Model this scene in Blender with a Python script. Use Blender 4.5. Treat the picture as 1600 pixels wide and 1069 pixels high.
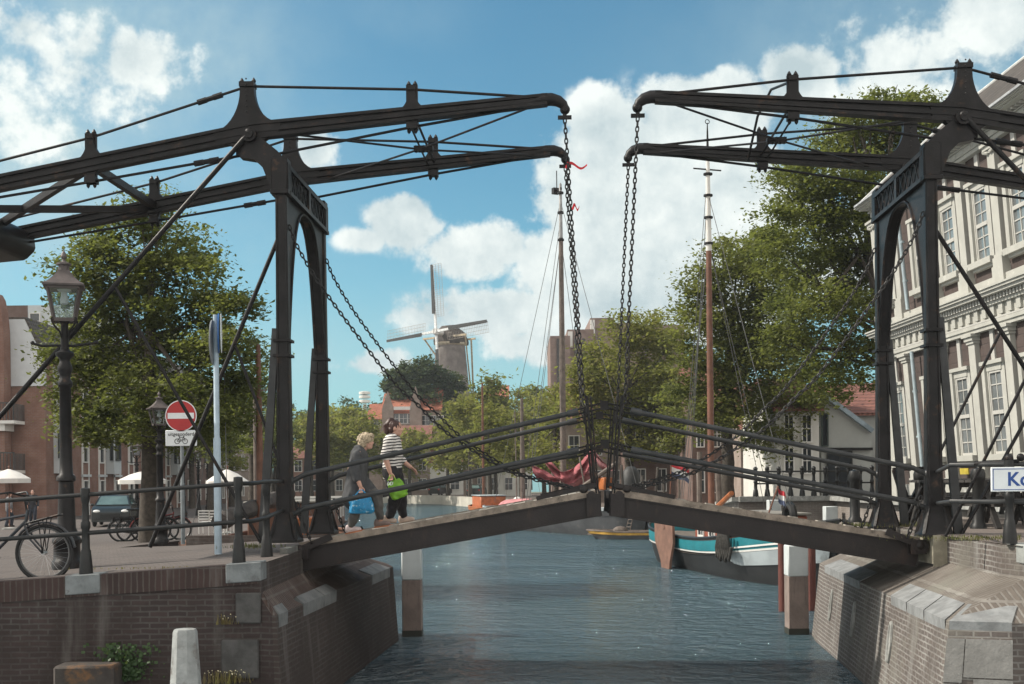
import bpy, bmesh, math, random
import numpy as np
from mathutils import Vector, Matrix, noise as mnoise

for o in list(bpy.data.objects):
    bpy.data.objects.remove(o, do_unlink=True)
S = bpy.context.scene
COL = S.collection
rad = math.radians

# ------------------------------------------------------------------ camera, sky, sun, exposure
EYE = 3.05; F = 1900.; ROLL = .011; VY = 749.; CX = 800.
cam = bpy.data.cameras.new('camera'); camo = bpy.data.objects.new('camera', cam); COL.objects.link(camo)
cam.lens = 36. * F / 1600.; cam.sensor_width = 36.; cam.clip_start = .05; cam.clip_end = 6000
cam.shift_y = (VY - 534.5) / 1600.
camo.matrix_world = Matrix.Translation((0, 0, EYE)) @ Matrix.Rotation(rad(90), 4, 'X') @ Matrix.Rotation(-ROLL, 4, 'Z')
S.camera = camo
S.render.engine = 'CYCLES'
S.view_settings.view_transform = 'Standard'; S.view_settings.look = 'None'
S.view_settings.exposure = 0.55; S.view_settings.gamma = 1.0
S.cycles.max_bounces = 6; S.cycles.transparent_max_bounces = 12

SUN_AZ = rad(-84)          # from +Y, clockwise positive: sun stands to the left, slightly beyond
SUN_EL = rad(41)
sd = Vector((math.sin(SUN_AZ) * math.cos(SUN_EL), math.cos(SUN_AZ) * math.cos(SUN_EL), math.sin(SUN_EL)))
sun = bpy.data.lights.new('sun', 'SUN'); suno = bpy.data.objects.new('sun', sun); COL.objects.link(suno)
sun.energy = 3.9; sun.angle = rad(.53); sun.color = (1, .93, .82)
suno.rotation_euler = sd.to_track_quat('Z', 'Y').to_euler(); suno.location = (-60, 10, 60)

class NT:
    def __init__(s, tree): s.t = tree; s.n = tree.nodes; s.l = tree.links
    def new(s, typ, **kw):
        nd = s.n.new(typ)
        for k, v in kw.items():
            if k.startswith('i_'):
                k = k[2:]
                nd.inputs[int(k) if k.isdigit() else k.replace('_', ' ')].default_value = v
            else: setattr(nd, k, v)
        return nd
    def link(s, a, b): s.l.new(a, b)
    def put(s, v, sock):
        if isinstance(v, (int, float, tuple, list)): sock.default_value = v
        else: s.l.new(v, sock)
    def math(s, op, a, b=0., c=0., clamp=False):
        nd = s.n.new('ShaderNodeMath'); nd.operation = op; nd.use_clamp = clamp
        s.put(a, nd.inputs[0]); s.put(b, nd.inputs[1]); s.put(c, nd.inputs[2]); return nd.outputs[0]
    def mix(s, f, a, b, mode='MIX'):
        nd = s.n.new('ShaderNodeMix'); nd.data_type = 'RGBA'; nd.blend_type = mode
        s.put(f, nd.inputs[0])
        for v, i in ((a, 6), (b, 7)):
            if isinstance(v, tuple) and len(v) == 3: v = v + (1,)
            s.put(v, nd.inputs[i])
        return nd.outputs[2]
    def noise(s, vec, scale, detail=4., rough=.55, dist=0.):
        nd = s.n.new('ShaderNodeTexNoise'); nd.inputs['Scale'].default_value = scale
        nd.inputs['Detail'].default_value = detail; nd.inputs['Roughness'].default_value = rough
        nd.inputs['Distortion'].default_value = dist
        if vec is not None: s.l.new(vec, nd.inputs['Vector'])
        return nd.outputs['Fac']
    def smooth(s, v, a, b):
        nd = s.n.new('ShaderNodeMapRange'); nd.interpolation_type = 'SMOOTHSTEP'
        s.put(v, nd.inputs[0]); nd.inputs[1].default_value = a; nd.inputs[2].default_value = b
        return nd.outputs[0]

# world: Nishita sky with cumulus laid out by direction
world = bpy.data.worlds.new('World'); S.world = world; world.use_nodes = True
w = NT(world.node_tree); w.n.clear()
sky = w.new('ShaderNodeTexSky', sky_type='NISHITA'); sky.sun_disc = False
sky.sun_elevation = SUN_EL; sky.sun_rotation = SUN_AZ; sky.altitude = 0; sky.air_density = 1.0; sky.dust_density = .6; sky.ozone_density = 1.2
tc = w.new('ShaderNodeTexCoord'); D = tc.outputs['Generated']
sep = w.new('ShaderNodeSeparateXYZ'); w.link(D, sep.inputs[0])
az = w.math('ARCTAN2', sep.outputs[0], sep.outputs[1]); el = w.math('ARCSINE', sep.outputs[2])
# turbulence moves the outline of every cloud
nA = w.noise(D, 9, 6, .62); nB = w.noise(D, 26, 6, .62); nL = w.noise(D, 3.1, 4, .5)
SKYC = ((1000, 300, 150, 120, 1.0), (1105, 185, 110, 62, 1.0), (1080, 340, 200, 110, 1.0), (1262, 122, 62, 46, .9), (940, 190, 50, 50, .9),
        (965, 420, 150, 85, 1.0), (745, 385, 90, 52, .78), (648, 345, 70, 46, .8), (575, 372, 62, 22, .55), (800, 495, 190, 50, .74),
        (600, 565, 75, 27, .75), (130, 110, 210, 120, .60), (60, 210, 150, 70, .46), (225, 90, 100, 66, .70), (250, 60, 70, 45, .55), (60, 40, 110, 60, .58), (300, 95, 50, 60, .5), (140, 150, 120, 60, .42),
        (1450, 110, 190, 110, .62), (1560, 40, 130, 80, .7), (1180, 400, 120, 150, .8), (492, 228, 50, 40, .75), (300, 295, 65, 40, .42), (1330, 420, 120, 120, .7), (1330, 60, 90, 50, .5),
        (40, 560, 60, 30, .5), (880, 540, 140, 40, .8), (1000, 450, 160, 90, .95))
acc = None
for (px, py, rx, ry, st) in SKYC:
    u, v = px - CX, VY - py
    a0 = math.atan2(u, F); e0 = math.atan2(v, math.hypot(u, F))
    dx = w.math('DIVIDE', w.math('SUBTRACT', az, a0), rx / F); dy = w.math('DIVIDE', w.math('SUBTRACT', el, e0), ry / F)
    d2 = w.math('ADD', w.math('MULTIPLY', dx, dx), w.math('MULTIPLY', dy, dy))
    g = w.math('MULTIPLY', w.math('EXPONENT', w.math('MULTIPLY', d2, -.75)), st)
    acc = g if acc is None else w.math('MAXIMUM', acc, g)
# clouds added elsewhere in the sky, outside the view, for ambient and fill light
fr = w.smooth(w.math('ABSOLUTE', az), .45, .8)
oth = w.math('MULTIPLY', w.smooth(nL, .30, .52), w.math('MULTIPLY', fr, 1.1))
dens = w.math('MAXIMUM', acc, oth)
nC = w.noise(D, 60, 5, .6)
turb = w.math('ADD', w.math('MULTIPLY', w.math('SUBTRACT', nA, .5), 1.25), w.math('ADD', w.math('MULTIPLY', w.math('SUBTRACT', nB, .5), .62), w.math('MULTIPLY', w.math('SUBTRACT', nC, .5), .22)))
dd = w.math('ADD', dens, turb)
mask = w.math('MULTIPLY', w.smooth(dd, .37, .58), w.smooth(dens, .14, .40))
# shading: thicker where the offset sample (towards the light) is dense
mp = w.new('ShaderNodeVectorMath', operation='ADD'); w.link(D, mp.inputs[0]); mp.inputs[1].default_value = (-.02, 0, .022)
nS = w.noise(mp.outputs[0], 9, 6, .62); nT = w.noise(mp.outputs[0], 26, 6, .62)
shade = w.math('ADD', w.math('ADD', w.math('MULTIPLY', w.math('SUBTRACT', nA, nS), 3.2), w.math('MULTIPLY', w.math('SUBTRACT', nB, nT), .5)), w.math('ADD', w.math('MULTIPLY', w.math('SUBTRACT', nL, .5), 2.6), w.math('ADD', .62, w.math('MULTIPLY', w.math('SUBTRACT', .75, dd), .35))), clamp=True)
cloud = w.mix(shade, (.36, .44, .465), (.66, .70, .68))
opp = w.smooth(w.math('ABSOLUTE', az), .7, 1.6)      # unseen clouds behind the camera, brightened to add neutral fill light
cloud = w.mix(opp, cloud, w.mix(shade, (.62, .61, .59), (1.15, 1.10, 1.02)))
skc = w.new('ShaderNodeVectorMath', operation='MULTIPLY'); w.link(sky.outputs[0], skc.inputs[0]); skc.inputs[1].default_value = (.045, .082, .083)
hz = w.smooth(el, .26, .0)
skyt = w.mix(w.math('MULTIPLY', hz, .45), skc.outputs[0], (.24, .46, .56))
veil = None
for (px, py, rx, ry, st) in ((40, 170, 280, 190, .85), (200, 70, 200, 120, .8), (1480, 130, 260, 170, .55), (700, 560, 420, 70, .35), (620, 20, 100, 40, .15)):
    u, v = px - CX, VY - py; a0 = math.atan2(u, F); e0 = math.atan2(v, math.hypot(u, F))
    dx = w.math('DIVIDE', w.math('SUBTRACT', az, a0), rx / F); dy = w.math('DIVIDE', w.math('SUBTRACT', el, e0), ry / F)
    g = w.math('MULTIPLY', w.math('EXPONENT', w.math('MULTIPLY', w.math('ADD', w.math('MULTIPLY', dx, dx), w.math('MULTIPLY', dy, dy)), -.7)), st); veil = g if veil is None else w.math('MAXIMUM', veil, g)
veil = w.math('MULTIPLY', veil, w.math('ADD', .45, w.math('MULTIPLY', w.smooth(nA, .32, .66), .75)), clamp=True)
skyt = w.mix(veil, skyt, (.36, .47, .49))
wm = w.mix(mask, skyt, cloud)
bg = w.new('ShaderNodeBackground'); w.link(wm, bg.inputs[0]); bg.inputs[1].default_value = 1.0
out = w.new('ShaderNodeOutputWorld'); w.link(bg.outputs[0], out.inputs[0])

# ------------------------------------------------------------------ survey: a pixel of the photograph and a depth -> a place
def ray(px, py):
    u = px - CX; v = VY - py
    return ((u * math.cos(ROLL) + v * math.sin(ROLL)) / F, (-u * math.sin(ROLL) + v * math.cos(ROLL)) / F)
def P(px, py, d):
    a = ray(px, py); return Vector((a[0] * d, d, a[1] * d + EYE))
def onz(px, py, z):
    a = ray(px, py); return P(px, py, (z - EYE) / a[1])

# ------------------------------------------------------------------ materials
MATS = {}
def mat(name, col, rough=.7, metal=0., var=.25, vscale=3., bump=0., bscale=30., spots=None, sscale=4., sth=(.55, .68), spec=.4, sstretch=None):
    if name in MATS: return MATS[name]
    m = bpy.data.materials.new(name); m.use_nodes = True; t = NT(m.node_tree); b = t.n['Principled BSDF']
    co = t.new('ShaderNodeTexCoord').outputs['Object']
    n1 = t.noise(co, vscale, 5, .6)
    lo = tuple(c * (1 - var) for c in col); hi = tuple(min(1, c * (1 + var)) for c in col)
    c = t.mix(t.smooth(n1, .3, .7), lo, hi)
    if spots:
        sv = co
        if sstretch:
            mpn = t.new('ShaderNodeMapping'); t.link(co, mpn.inputs[0]); mpn.inputs['Scale'].default_value = sstretch; sv = mpn.outputs[0]
        n2 = t.noise(sv, sscale, 6, .65); c = t.mix(t.smooth(n2, *sth), c, spots)
    t.link(c, b.inputs['Base Color'])
    b.inputs['Roughness'].default_value = rough; b.inputs['Metallic'].default_value = metal
    b.inputs['Specular IOR Level'].default_value = spec
    if bump:
        bn = t.new('ShaderNodeBump'); bn.inputs['Strength'].default_value = bump; bn.inputs['Distance'].default_value = .02
        t.link(t.noise(co, bscale, 4, .6), bn.inputs['Height']); t.link(bn.outputs[0], b.inputs['Normal'])
    MATS[name] = m; return m

def brick(name, c1, c2, mortar, bw=.22, rh=.068, ms=.010, stain=None, stain2=None, flat=False, bump=.5, sth=(.5, .72), streak=True, off=.5):
    if name in MATS: return MATS[name]
    m = bpy.data.materials.new(name); m.use_nodes = True; t = NT(m.node_tree); b = t.n['Principled BSDF']
    co = t.new('ShaderNodeTexCoord').outputs['Object']; sp = t.new('ShaderNodeSeparateXYZ'); t.link(co, sp.inputs[0])
    cmb = t.new('ShaderNodeCombineXYZ')
    if flat:
        t.link(sp.outputs[0], cmb.inputs[0]); t.link(sp.outputs[1], cmb.inputs[1])
    else:
        ge = t.new('ShaderNodeNewGeometry'); sn = t.new('ShaderNodeSeparateXYZ'); t.link(ge.outputs['Normal'], sn.inputs[0])
        f = t.math('GREATER_THAN', t.math('ABSOLUTE', sn.outputs[0]), t.math('ABSOLUTE', sn.outputs[1]))
        hx = t.math('ADD', t.math('MULTIPLY', sp.outputs[1], f), t.math('MULTIPLY', sp.outputs[0], t.math('SUBTRACT', 1., f)))
        t.link(hx, cmb.inputs[0]); t.link(sp.outputs[2], cmb.inputs[1])
    dn = t.new('ShaderNodeVectorMath', operation='ADD'); t.link(cmb.outputs[0], dn.inputs[0])
    nz = t.new('ShaderNodeTexNoise'); nz.inputs['Scale'].default_value = 6; t.link(co, nz.inputs['Vector'])
    ns = t.new('ShaderNodeVectorMath', operation='SCALE'); t.link(nz.outputs['Color'], ns.inputs[0]); ns.inputs['Scale'].default_value = .022
    t.link(ns.outputs[0], dn.inputs[1])
    br = t.new('ShaderNodeTexBrick'); t.link(dn.outputs[0], br.inputs['Vector']); br.offset = off
    for k, v in (('Scale', 1.), ('Mortar Size', ms), ('Mortar Smooth', .25), ('Bias', 0.), ('Brick Width', bw), ('Row Height', rh)): br.inputs[k].default_value = v
    br.inputs['Color1'].default_value = c1 + (1,); br.inputs['Color2'].default_value = c2 + (1,); br.inputs['Mortar'].default_value = mortar + (1,)
    n1 = t.noise(co, 1.1, 6, .65)
    c = t.mix(t.smooth(n1, .3, .75), br.outputs['Color'], tuple(x * .62 for x in c1))
    if stain: c = t.mix(t.math('MULTIPLY', t.smooth(t.noise(co, .9, 6, .7), *sth), .75), c, stain)
    if stain2:
        mpn = t.new('ShaderNodeMapping'); t.link(co, mpn.inputs[0]); mpn.inputs['Scale'].default_value = (.45, 2.6, 1) if flat else ((3, 3, .35) if streak else (2, 2, 2))
        c = t.mix(t.math('MULTIPLY', t.smooth(t.noise(mpn.outputs[0], 1.2, 6, .6), .52, .75), .7), c, stain2)
    c = t.mix(t.math('MULTIPLY', t.noise(co, 22, 3, .6), .3), c, tuple(x * .5 for x in c1))
    t.link(c, b.inputs['Base Color']); b.inputs['Roughness'].default_value = .88; b.inputs['Specular IOR Level'].default_value = .25
    bn = t.new('ShaderNodeBump'); bn.inputs['Strength'].default_value = bump; bn.inputs['Distance'].default_value = .012
    hgt = t.math('ADD', t.math('SUBTRACT', 1., br.outputs['Fac']), t.math('MULTIPLY', t.noise(co, 30, 4, .6), .5))
    t.link(hgt, bn.inputs['Height']); t.link(bn.outputs[0], b.inputs['Normal'])
    MATS[name] = m; return m

def leafmat(name, a, bcol, cc, tr=.35):
    if name in MATS: return MATS[name]
    m = bpy.data.materials.new(name); m.use_nodes = True; t = NT(m.node_tree); t.n.clear()
    ge = t.new('ShaderNodeNewGeometry'); r = ge.outputs['Random Per Island']
    co = t.new('ShaderNodeTexCoord').outputs['Object']
    c = t.mix(r, a, bcol); c = t.mix(t.smooth(t.noise(co, .55, 3, .5), .42, .66), c, cc)
    df = t.new('ShaderNodeBsdfPrincipled'); t.link(c, df.inputs['Base Color']); df.inputs['Roughness'].default_value = .55; df.inputs['Specular IOR Level'].default_value = .3
    tl = t.new('ShaderNodeBsdfTranslucent')
    tcx = t.mix(.5, c, (.24, .28, .045)); t.link(tcx, tl.inputs[0])
    mx = t.new('ShaderNodeMixShader', i_0=tr); t.link(df.outputs[0], mx.inputs[1]); t.link(tl.outputs[0], mx.inputs[2])
    o = t.new('ShaderNodeOutputMaterial'); t.link(mx.outputs[0], o.inputs[0]); MATS[name] = m; return m

def glassmat(name='lantern glass', fac=.14, col=(.8, .88, .9)):
    if name in MATS: return MATS[name]
    m = bpy.data.materials.new(name); m.use_nodes = True; t = NT(m.node_tree); t.n.clear()
    tr = t.new('ShaderNodeBsdfTransparent'); tr.inputs[0].default_value = col + (1,)
    gl = t.new('ShaderNodeBsdfGlossy'); gl.inputs['Roughness'].default_value = .06; gl.inputs[0].default_value = (.8, .8, .8, 1)
    mx = t.new('ShaderNodeMixShader', i_0=fac); t.link(tr.outputs[0], mx.inputs[1]); t.link(gl.outputs[0], mx.inputs[2])
    o = t.new('ShaderNodeOutputMaterial'); t.link(mx.outputs[0], o.inputs[0]); MATS[name] = m; return m

IRON = mat('black painted iron', (.0120, .0108, .0112), .42, 0, .4, 3.5, .22, 45, spots=(.06, .034, .022), sscale=4.5, sth=(.58, .72), spec=.22)
IRONG = mat('grey black rail paint', (.032, .033, .034), .45, 0, .25, 5, .08, 60, spots=(.07, .06, .052), sscale=9, sth=(.66, .8), spec=.35)
CHAIN = mat('chain iron', (.022, .021, .021), .55, .3, .4, 9)
RUSTB = mat('brown girder paint', (.0150, .0110, .0105), .6, 0, .3, 2.2, .2, 30, spots=(.032, .02, .016), sscale=5, sth=(.56, .72), sstretch=(1, 1, .4))
DECKW = mat('weathered deck timber', (.26, .235, .20), .85, 0, .3, 6, .4, 40, spots=(.13, .12, .10), sscale=9)
BLACK = mat('black gloss paint', (.014, .014, .014), .42, 0, .3, 8, spec=.35)
RUBBER = mat('tyre rubber', (.02, .02, .021), .7, 0, .2)
CHROME = mat('bare steel', (.45, .45, .45), .32, .9, .15)
WHITE = mat('white paint', (.64, .63, .60), .6, 0, .06, 2, spots=(.6, .58, .53), sscale=5, sth=(.6, .8))
GLASSD = mat('dark window glass', (.03, .035, .04), .08, 0, .3, .7, spec=.8)
PALEST = mat('pale blue grey stone', (.195, .20, .20), .85, 0, .22, 5, .3, 30, spots=(.17, .18, .18), sscale=6)
WETST = mat('weathered grey stone', (.25, .25, .235), .85, 0, .3, 4, .35, 25, spots=(.42, .42, .40), sscale=3, sth=(.56, .7))
BARK = mat('tree bark', (.055, .045, .036), .9, 0, .35, 8, .5, 25)
WOOD = mat('varnished mast wood', (.15, .066, .042), .5, 0, .25, 4, sstretch=(6, 6, .5), spots=(.11, .05, .03), sscale=5)
GWOOD = mat('grey mast wood', (.12, .095, .08), .7, 0, .3, 4)
GALV = mat('galvanised pole', (.36, .45, .52), .5, 0, .1, 6, spec=.5)

# ------------------------------------------------------------------ mesh builder
class MB:
    def __init__(s): s.v = []; s.f = []
    def add(s, vs, fs):
        b = len(s.v); s.v += [tuple(p) for p in vs]; s.f += [tuple(i + b for i in f) for f in fs]; return s
    def box(s, c, size, R=None):
        x, y, z = (k / 2 for k in size); c = Vector(c)
        vs = [Vector((sx * x, sy * y, sz * z)) for sz in (-1, 1) for sx, sy in ((-1, -1), (1, -1), (1, 1), (-1, 1))]
        if R is not None: vs = [R @ p for p in vs]
        return s.add([c + p for p in vs], [(3, 2, 1, 0), (4, 5, 6, 7), (0, 1, 5, 4), (1, 2, 6, 5), (2, 3, 7, 6), (3, 0, 4, 7)])
    def bb(s, x0, x1, y0, y1, z0, z1): return s.box(((x0 + x1) / 2, (y0 + y1) / 2, (z0 + z1) / 2), (abs(x1 - x0), abs(y1 - y0), abs(z1 - z0)))
    def bar(s, p0, p1, w, h, up=(0, 0, 1), w1=None, h1=None):
        p0, p1 = Vector(p0), Vector(p1); d = (p1 - p0).normalized(); up = Vector(up)
        a = d.cross(up)
        if a.length < 1e-4: a = d.cross(Vector((0, 1, 0)))
        a.normalize(); b = a.cross(d)
        w1 = w if w1 is None else w1; h1 = h if h1 is None else h1
        vs = [p0 + a * sx * w / 2 + b * sy * h / 2 for sx, sy in ((-1, -1), (1, -1), (1, 1), (-1, 1))] + [p1 + a * sx * w1 / 2 + b * sy * h1 / 2 for sx, sy in ((-1, -1), (1, -1), (1, 1), (-1, 1))]
        return s.add(vs, [(3, 2, 1, 0), (4, 5, 6, 7), (0, 1, 5, 4), (1, 2, 6, 5), (2, 3, 7, 6), (3, 0, 4, 7)])
    def tube(s, pts, r, n=8, caps=True):
        pts = [Vector(p) for p in pts]; rr = r if isinstance(r, (list, tuple)) else [r] * len(pts)
        vs = []; fs = []; a = None
        for i, p in enumerate(pts):
            d = (pts[min(i + 1, len(pts) - 1)] - pts[max(i - 1, 0)])
            d = d.normalized() if d.length > 1e-9 else Vector((0, 0, 1))
            if a is None: a = d.orthogonal().normalized()
            else:
                a = a - d * a.dot(d); a = a.normalized() if a.length > 1e-6 else d.orthogonal().normalized()
            b = d.cross(a)
            for k in range(n):
                t = 2 * math.pi * k / n; vs.append(p + (a * math.cos(t) + b * math.sin(t)) * rr[i])
        for i in range(len(pts) - 1):
            for k in range(n):
                k2 = (k + 1) % n; fs.append((i * n + k, i * n + k2, (i + 1) * n + k2, (i + 1) * n + k))
        if caps: fs.append(tuple(range(n - 1, -1, -1))); fs.append(tuple((len(pts) - 1) * n + k for k in range(n)))
        return s.add(vs, fs)
    def lathe(s, prof, c=(0, 0, 0), n=16, rot=0.):
        c = Vector(c); vs = []; fs = []
        for r, z in prof:
            for k in range(n):
                t = 2 * math.pi * k / n + rot; vs.append(c + Vector((r * math.cos(t), r * math.sin(t), z)))
        for i in range(len(prof) - 1):
            for k in range(n):
                k2 = (k + 1) % n; fs.append((i * n + k, i * n + k2, (i + 1) * n + k2, (i + 1) * n + k))
        if prof[0][0] > 1e-4: fs.append(tuple(range(n - 1, -1, -1)))
        if prof[-1][0] > 1e-4: fs.append(tuple((len(prof) - 1) * n + k for k in range(n)))
        return s.add(vs, fs)
    def prism(s, pts, off):
        """closed planar polygon, extruded by the vector off"""
        pts = [Vector(p) for p in pts]; off = Vector(off); n = len(pts)
        vs = pts + [p + off for p in pts]
        fs = [tuple(range(n - 1, -1, -1)), tuple(range(n, 2 * n))] + [(i, (i + 1) % n, n + (i + 1) % n, n + i) for i in range(n)]
        return s.add(vs, fs)
    def quad(s, a, b, c, d): return s.add([a, b, c, d], [(0, 1, 2, 3)])
    def ball(s, c, r, n=10, m=7):
        r = r if isinstance(r, (tuple, list)) else (r, r, r); c = Vector(c); vs = []; fs = []
        for j in range(m + 1):
            ph = math.pi * j / m
            for i in range(n):
                th = 2 * math.pi * i / n; vs.append(c + Vector((r[0] * math.sin(ph) * math.cos(th), r[1] * math.sin(ph) * math.sin(th), r[2] * math.cos(ph))))
        for j in range(m):
            for i in range(n):
                i2 = (i + 1) % n; fs.append((j * n + i, (j + 1) * n + i, (j + 1) * n + i2, j * n + i2))
        return s.add(vs, fs)
    def torus(s, c, R, r, axis=(0, 1, 0), n=28, m=8):
        ax = Vector(axis).normalized(); a = ax.orthogonal().normalized(); b = ax.cross(a); c = Vector(c); vs = []; fs = []
        for i in range(n):
            t = 2 * math.pi * i / n; d = a * math.cos(t) + b * math.sin(t)
            for j in range(m):
                q = 2 * math.pi * j / m; vs.append(c + d * (R + r * math.cos(q)) + ax * r * math.sin(q))
        for i in range(n):
            for j in range(m): fs.append((i * m + j, ((i + 1) % n) * m + j, ((i + 1) % n) * m + (j + 1) % m, i * m + (j + 1) % m))
        return s.add(vs, fs)
    def loft(s, rings, closed=True, caps=True):
        n = len(rings[0]); vs = [p for r in rings for p in r]; fs = []
        for i in range(len(rings) - 1):
            for k in range(n if closed else n - 1):
                k2 = (k + 1) % n; fs.append((i * n + k, i * n + k2, (i + 1) * n + k2, (i + 1) * n + k))
        if caps and closed: fs.append(tuple(range(n - 1, -1, -1))); fs.append(tuple((len(rings) - 1) * n + k for k in range(n)))
        return s.add(vs, fs)
    def build(s, name, m, parent=None, world=False, smooth=True, angle=38, bevel=0., fix=True):
        me = bpy.data.meshes.new(name); vs = s.v
        if world and parent is not None:
            M_ = parent.matrix_basis.copy(); q_ = parent.parent
            while q_ is not None: M_ = q_.matrix_basis @ M_; q_ = q_.parent
            inv = M_.inverted(); vs = [tuple(inv @ Vector(p)) for p in vs]
        me.from_pydata(vs, [], s.f)
        if fix or bevel:
            bm = bmesh.new(); bm.from_mesh(me)
            if fix: bmesh.ops.recalc_face_normals(bm, faces=bm.faces)
            if bevel:
                es = [e for e in bm.edges if len(e.link_faces) == 2 and e.calc_face_angle(0) > .6]
                bmesh.ops.bevel(bm, geom=es, offset=bevel, segments=1, affect='EDGES', profile=.5, clamp_overlap=True)
            bm.to_mesh(me); bm.free()
        if smooth: me.shade_smooth(); me.set_sharp_from_angle(angle=rad(angle))
        me.materials.append(m)
        o = bpy.data.objects.new(name, me); COL.objects.link(o)
        if parent is not None: o.parent = parent
        return o

def tag(o, label=None, cat=None, group=None, kind=None):
    if label: o['label'] = label
    if cat: o['category'] = cat
    if group: o['group'] = group
    if kind: o['kind'] = kind
    return o
def thing(name, loc, label, cat, group=None, rz=0.):
    o = bpy.data.objects.new(name, None); o.empty_display_size = .2; COL.objects.link(o)
    o.matrix_basis = Matrix.Translation(loc) @ Matrix.Rotation(rz, 4, 'Z')
    return tag(o, label, cat, group)
def solo(mb, name, m, loc, label, cat, group=None, **kw):
    """a thing that is one mesh, authored in world coordinates, its origin at loc"""
    loc = Vector(loc); mb.v = [tuple(Vector(p) - loc) for p in mb.v]
    o = mb.build(name, m, **kw); o.location = loc; return tag(o, label, cat, group)
def dup(root, loc=None, rz=None, label=None, scale=None):
    r = root.copy(); COL.objects.link(r)
    if loc is not None: r.location = loc
    if rz is not None: r.rotation_euler = (0, 0, rz)
    if scale is not None: r.scale = (scale,) * 3 if not isinstance(scale, tuple) else scale
    if label: r['label'] = label
    for ch in list(root.children):
        c = ch.copy(); COL.objects.link(c); c.parent = r
        for g in list(ch.children):
            d = g.copy(); COL.objects.link(d); d.parent = c
    return r
def dg_mesh(o):
    dg = bpy.context.evaluated_depsgraph_get(); dg.update()
    return bpy.data.meshes.new_from_object(o.evaluated_get(dg))
def text_mb(s, size, loc, R, depth=.002, spacing=1., bold=0.):
    cu = bpy.data.curves.new('lettering', 'FONT'); cu.body = s; cu.size = size; cu.align_x = 'CENTER'; cu.align_y = 'CENTER'; cu.extrude = depth; cu.space_character = spacing; cu.offset = bold
    o = bpy.data.objects.new('lettering', cu); COL.objects.link(o)
    me = dg_mesh(o); mb = MB(); loc = Vector(loc)
    mb.add([loc + R @ v.co for v in me.vertices], [tuple(p.vertices) for p in me.polygons])
    bpy.data.objects.remove(o); bpy.data.curves.remove(cu); bpy.data.meshes.remove(me); return mb
def remesh(mb, name, m, parent, voxel=.01, smooth=2, fold=0., fs=(9, 9, 5)):
    me = bpy.data.meshes.new(name); me.from_pydata(mb.v, [], mb.f)
    o = bpy.data.objects.new(name, me); COL.objects.link(o)
    r = o.modifiers.new('r', 'REMESH'); r.mode = 'VOXEL'; r.voxel_size = voxel
    if smooth:
        q = o.modifiers.new('s', 'SMOOTH'); q.factor = .5; q.iterations = smooth
    nm = dg_mesh(o)
    if fold:
        nr = [v.normal.copy() for v in nm.vertices]
        for v, n_ in zip(nm.vertices, nr):
            q = Vector((v.co.x * fs[0], v.co.y * fs[1], v.co.z * fs[2] + v.co.x * 3)); k = (1 - abs(mnoise.noise(q))) ** 2 - .55 + .5 * mnoise.noise(q * 2.3); v.co += n_ * k * fold
    o.modifiers.clear(); o.data = nm; nm.name = name; nm.materials.clear(); nm.materials.append(m); nm.shade_smooth()
    if parent is not None: o.parent = parent
    return o
rng = random.Random(7)
# ------------------------------------------------------------------ ground, water, quays
def watermat():
    m = bpy.data.materials.new('canal water'); m.use_nodes = True; t = NT(m.node_tree); t.n.clear()
    co = t.new('ShaderNodeTexCoord').outputs['Object']
    mp = t.new('ShaderNodeMapping'); t.link(co, mp.inputs[0]); mp.inputs['Scale'].default_value = (1., 1.25, 1.); mp.inputs['Rotation'].default_value = (0, 0, .25)
    a = t.noise(mp.outputs[0], 1.9, 3, .55, .6); c = t.noise(mp.outputs[0], 6.5, 5, .65, .5); e = t.noise(mp.outputs[0], .42, 3, .5, .3)
    calm = t.math('ADD', .55, t.math('MULTIPLY', t.smooth(t.noise(mp.outputs[0], .16, 3, .5), .35, .65), .6))       # ruffled and calmer patches
    h = t.math('ADD', t.math('MULTIPLY', t.math('MULTIPLY', a, 1.25), calm), t.math('ADD', t.math('MULTIPLY', t.math('MULTIPLY', c, .36), calm), t.math('MULTIPLY', e, .9)))
    bn = t.new('ShaderNodeBump'); bn.inputs['Strength'].default_value = 1.0; bn.inputs['Distance'].default_value = .55; t.link(h, bn.inputs['Height'])
    df = t.new('ShaderNodeBsdfDiffuse'); df.inputs[0].default_value = (.028, .056, .068, 1)
    gl = t.new('ShaderNodeBsdfGlossy'); gl.inputs['Roughness'].default_value = .03; gl.inputs[0].default_value = (.90, .96, 1, 1); t.link(bn.outputs[0], gl.inputs['Normal'])
    fr = t.new('ShaderNodeFresnel'); fr.inputs['IOR'].default_value = 1.36; t.link(bn.outputs[0], fr.inputs['Normal'])
    mx = t.new('ShaderNodeMixShader'); t.link(t.math('ADD', t.math('MULTIPLY', fr.outputs[0], 1.15), .14, clamp=True), mx.inputs[0]); t.link(df.outputs[0], mx.inputs[1]); t.link(gl.outputs[0], mx.inputs[2])
    o = t.new('ShaderNodeOutputMaterial'); t.link(mx.outputs[0], o.inputs[0]); return m
WATER = watermat()
mb = MB(); mb.quad((-70, -12, 0), (60, -12, 0), (60, 200, 0), (-70, 200, 0))
o = mb.build('canal_water', WATER, smooth=False); tag(o, 'dark rippled canal water', None, None, 'structure'); o['label'] = 'rippled canal water under the bridge'
GROUND = mat('far ground', (.12, .12, .08), .9, 0, .3, .2)
mb = MB(); mb.quad((-400, -40, -1.2), (400, -40, -1.2), (400, 400, -1.2), (-400, 400, -1.2))
o = mb.build('ground', GROUND, smooth=False); tag(o, 'wide flat ground out to the horizon', None, None, 'structure')

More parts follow.
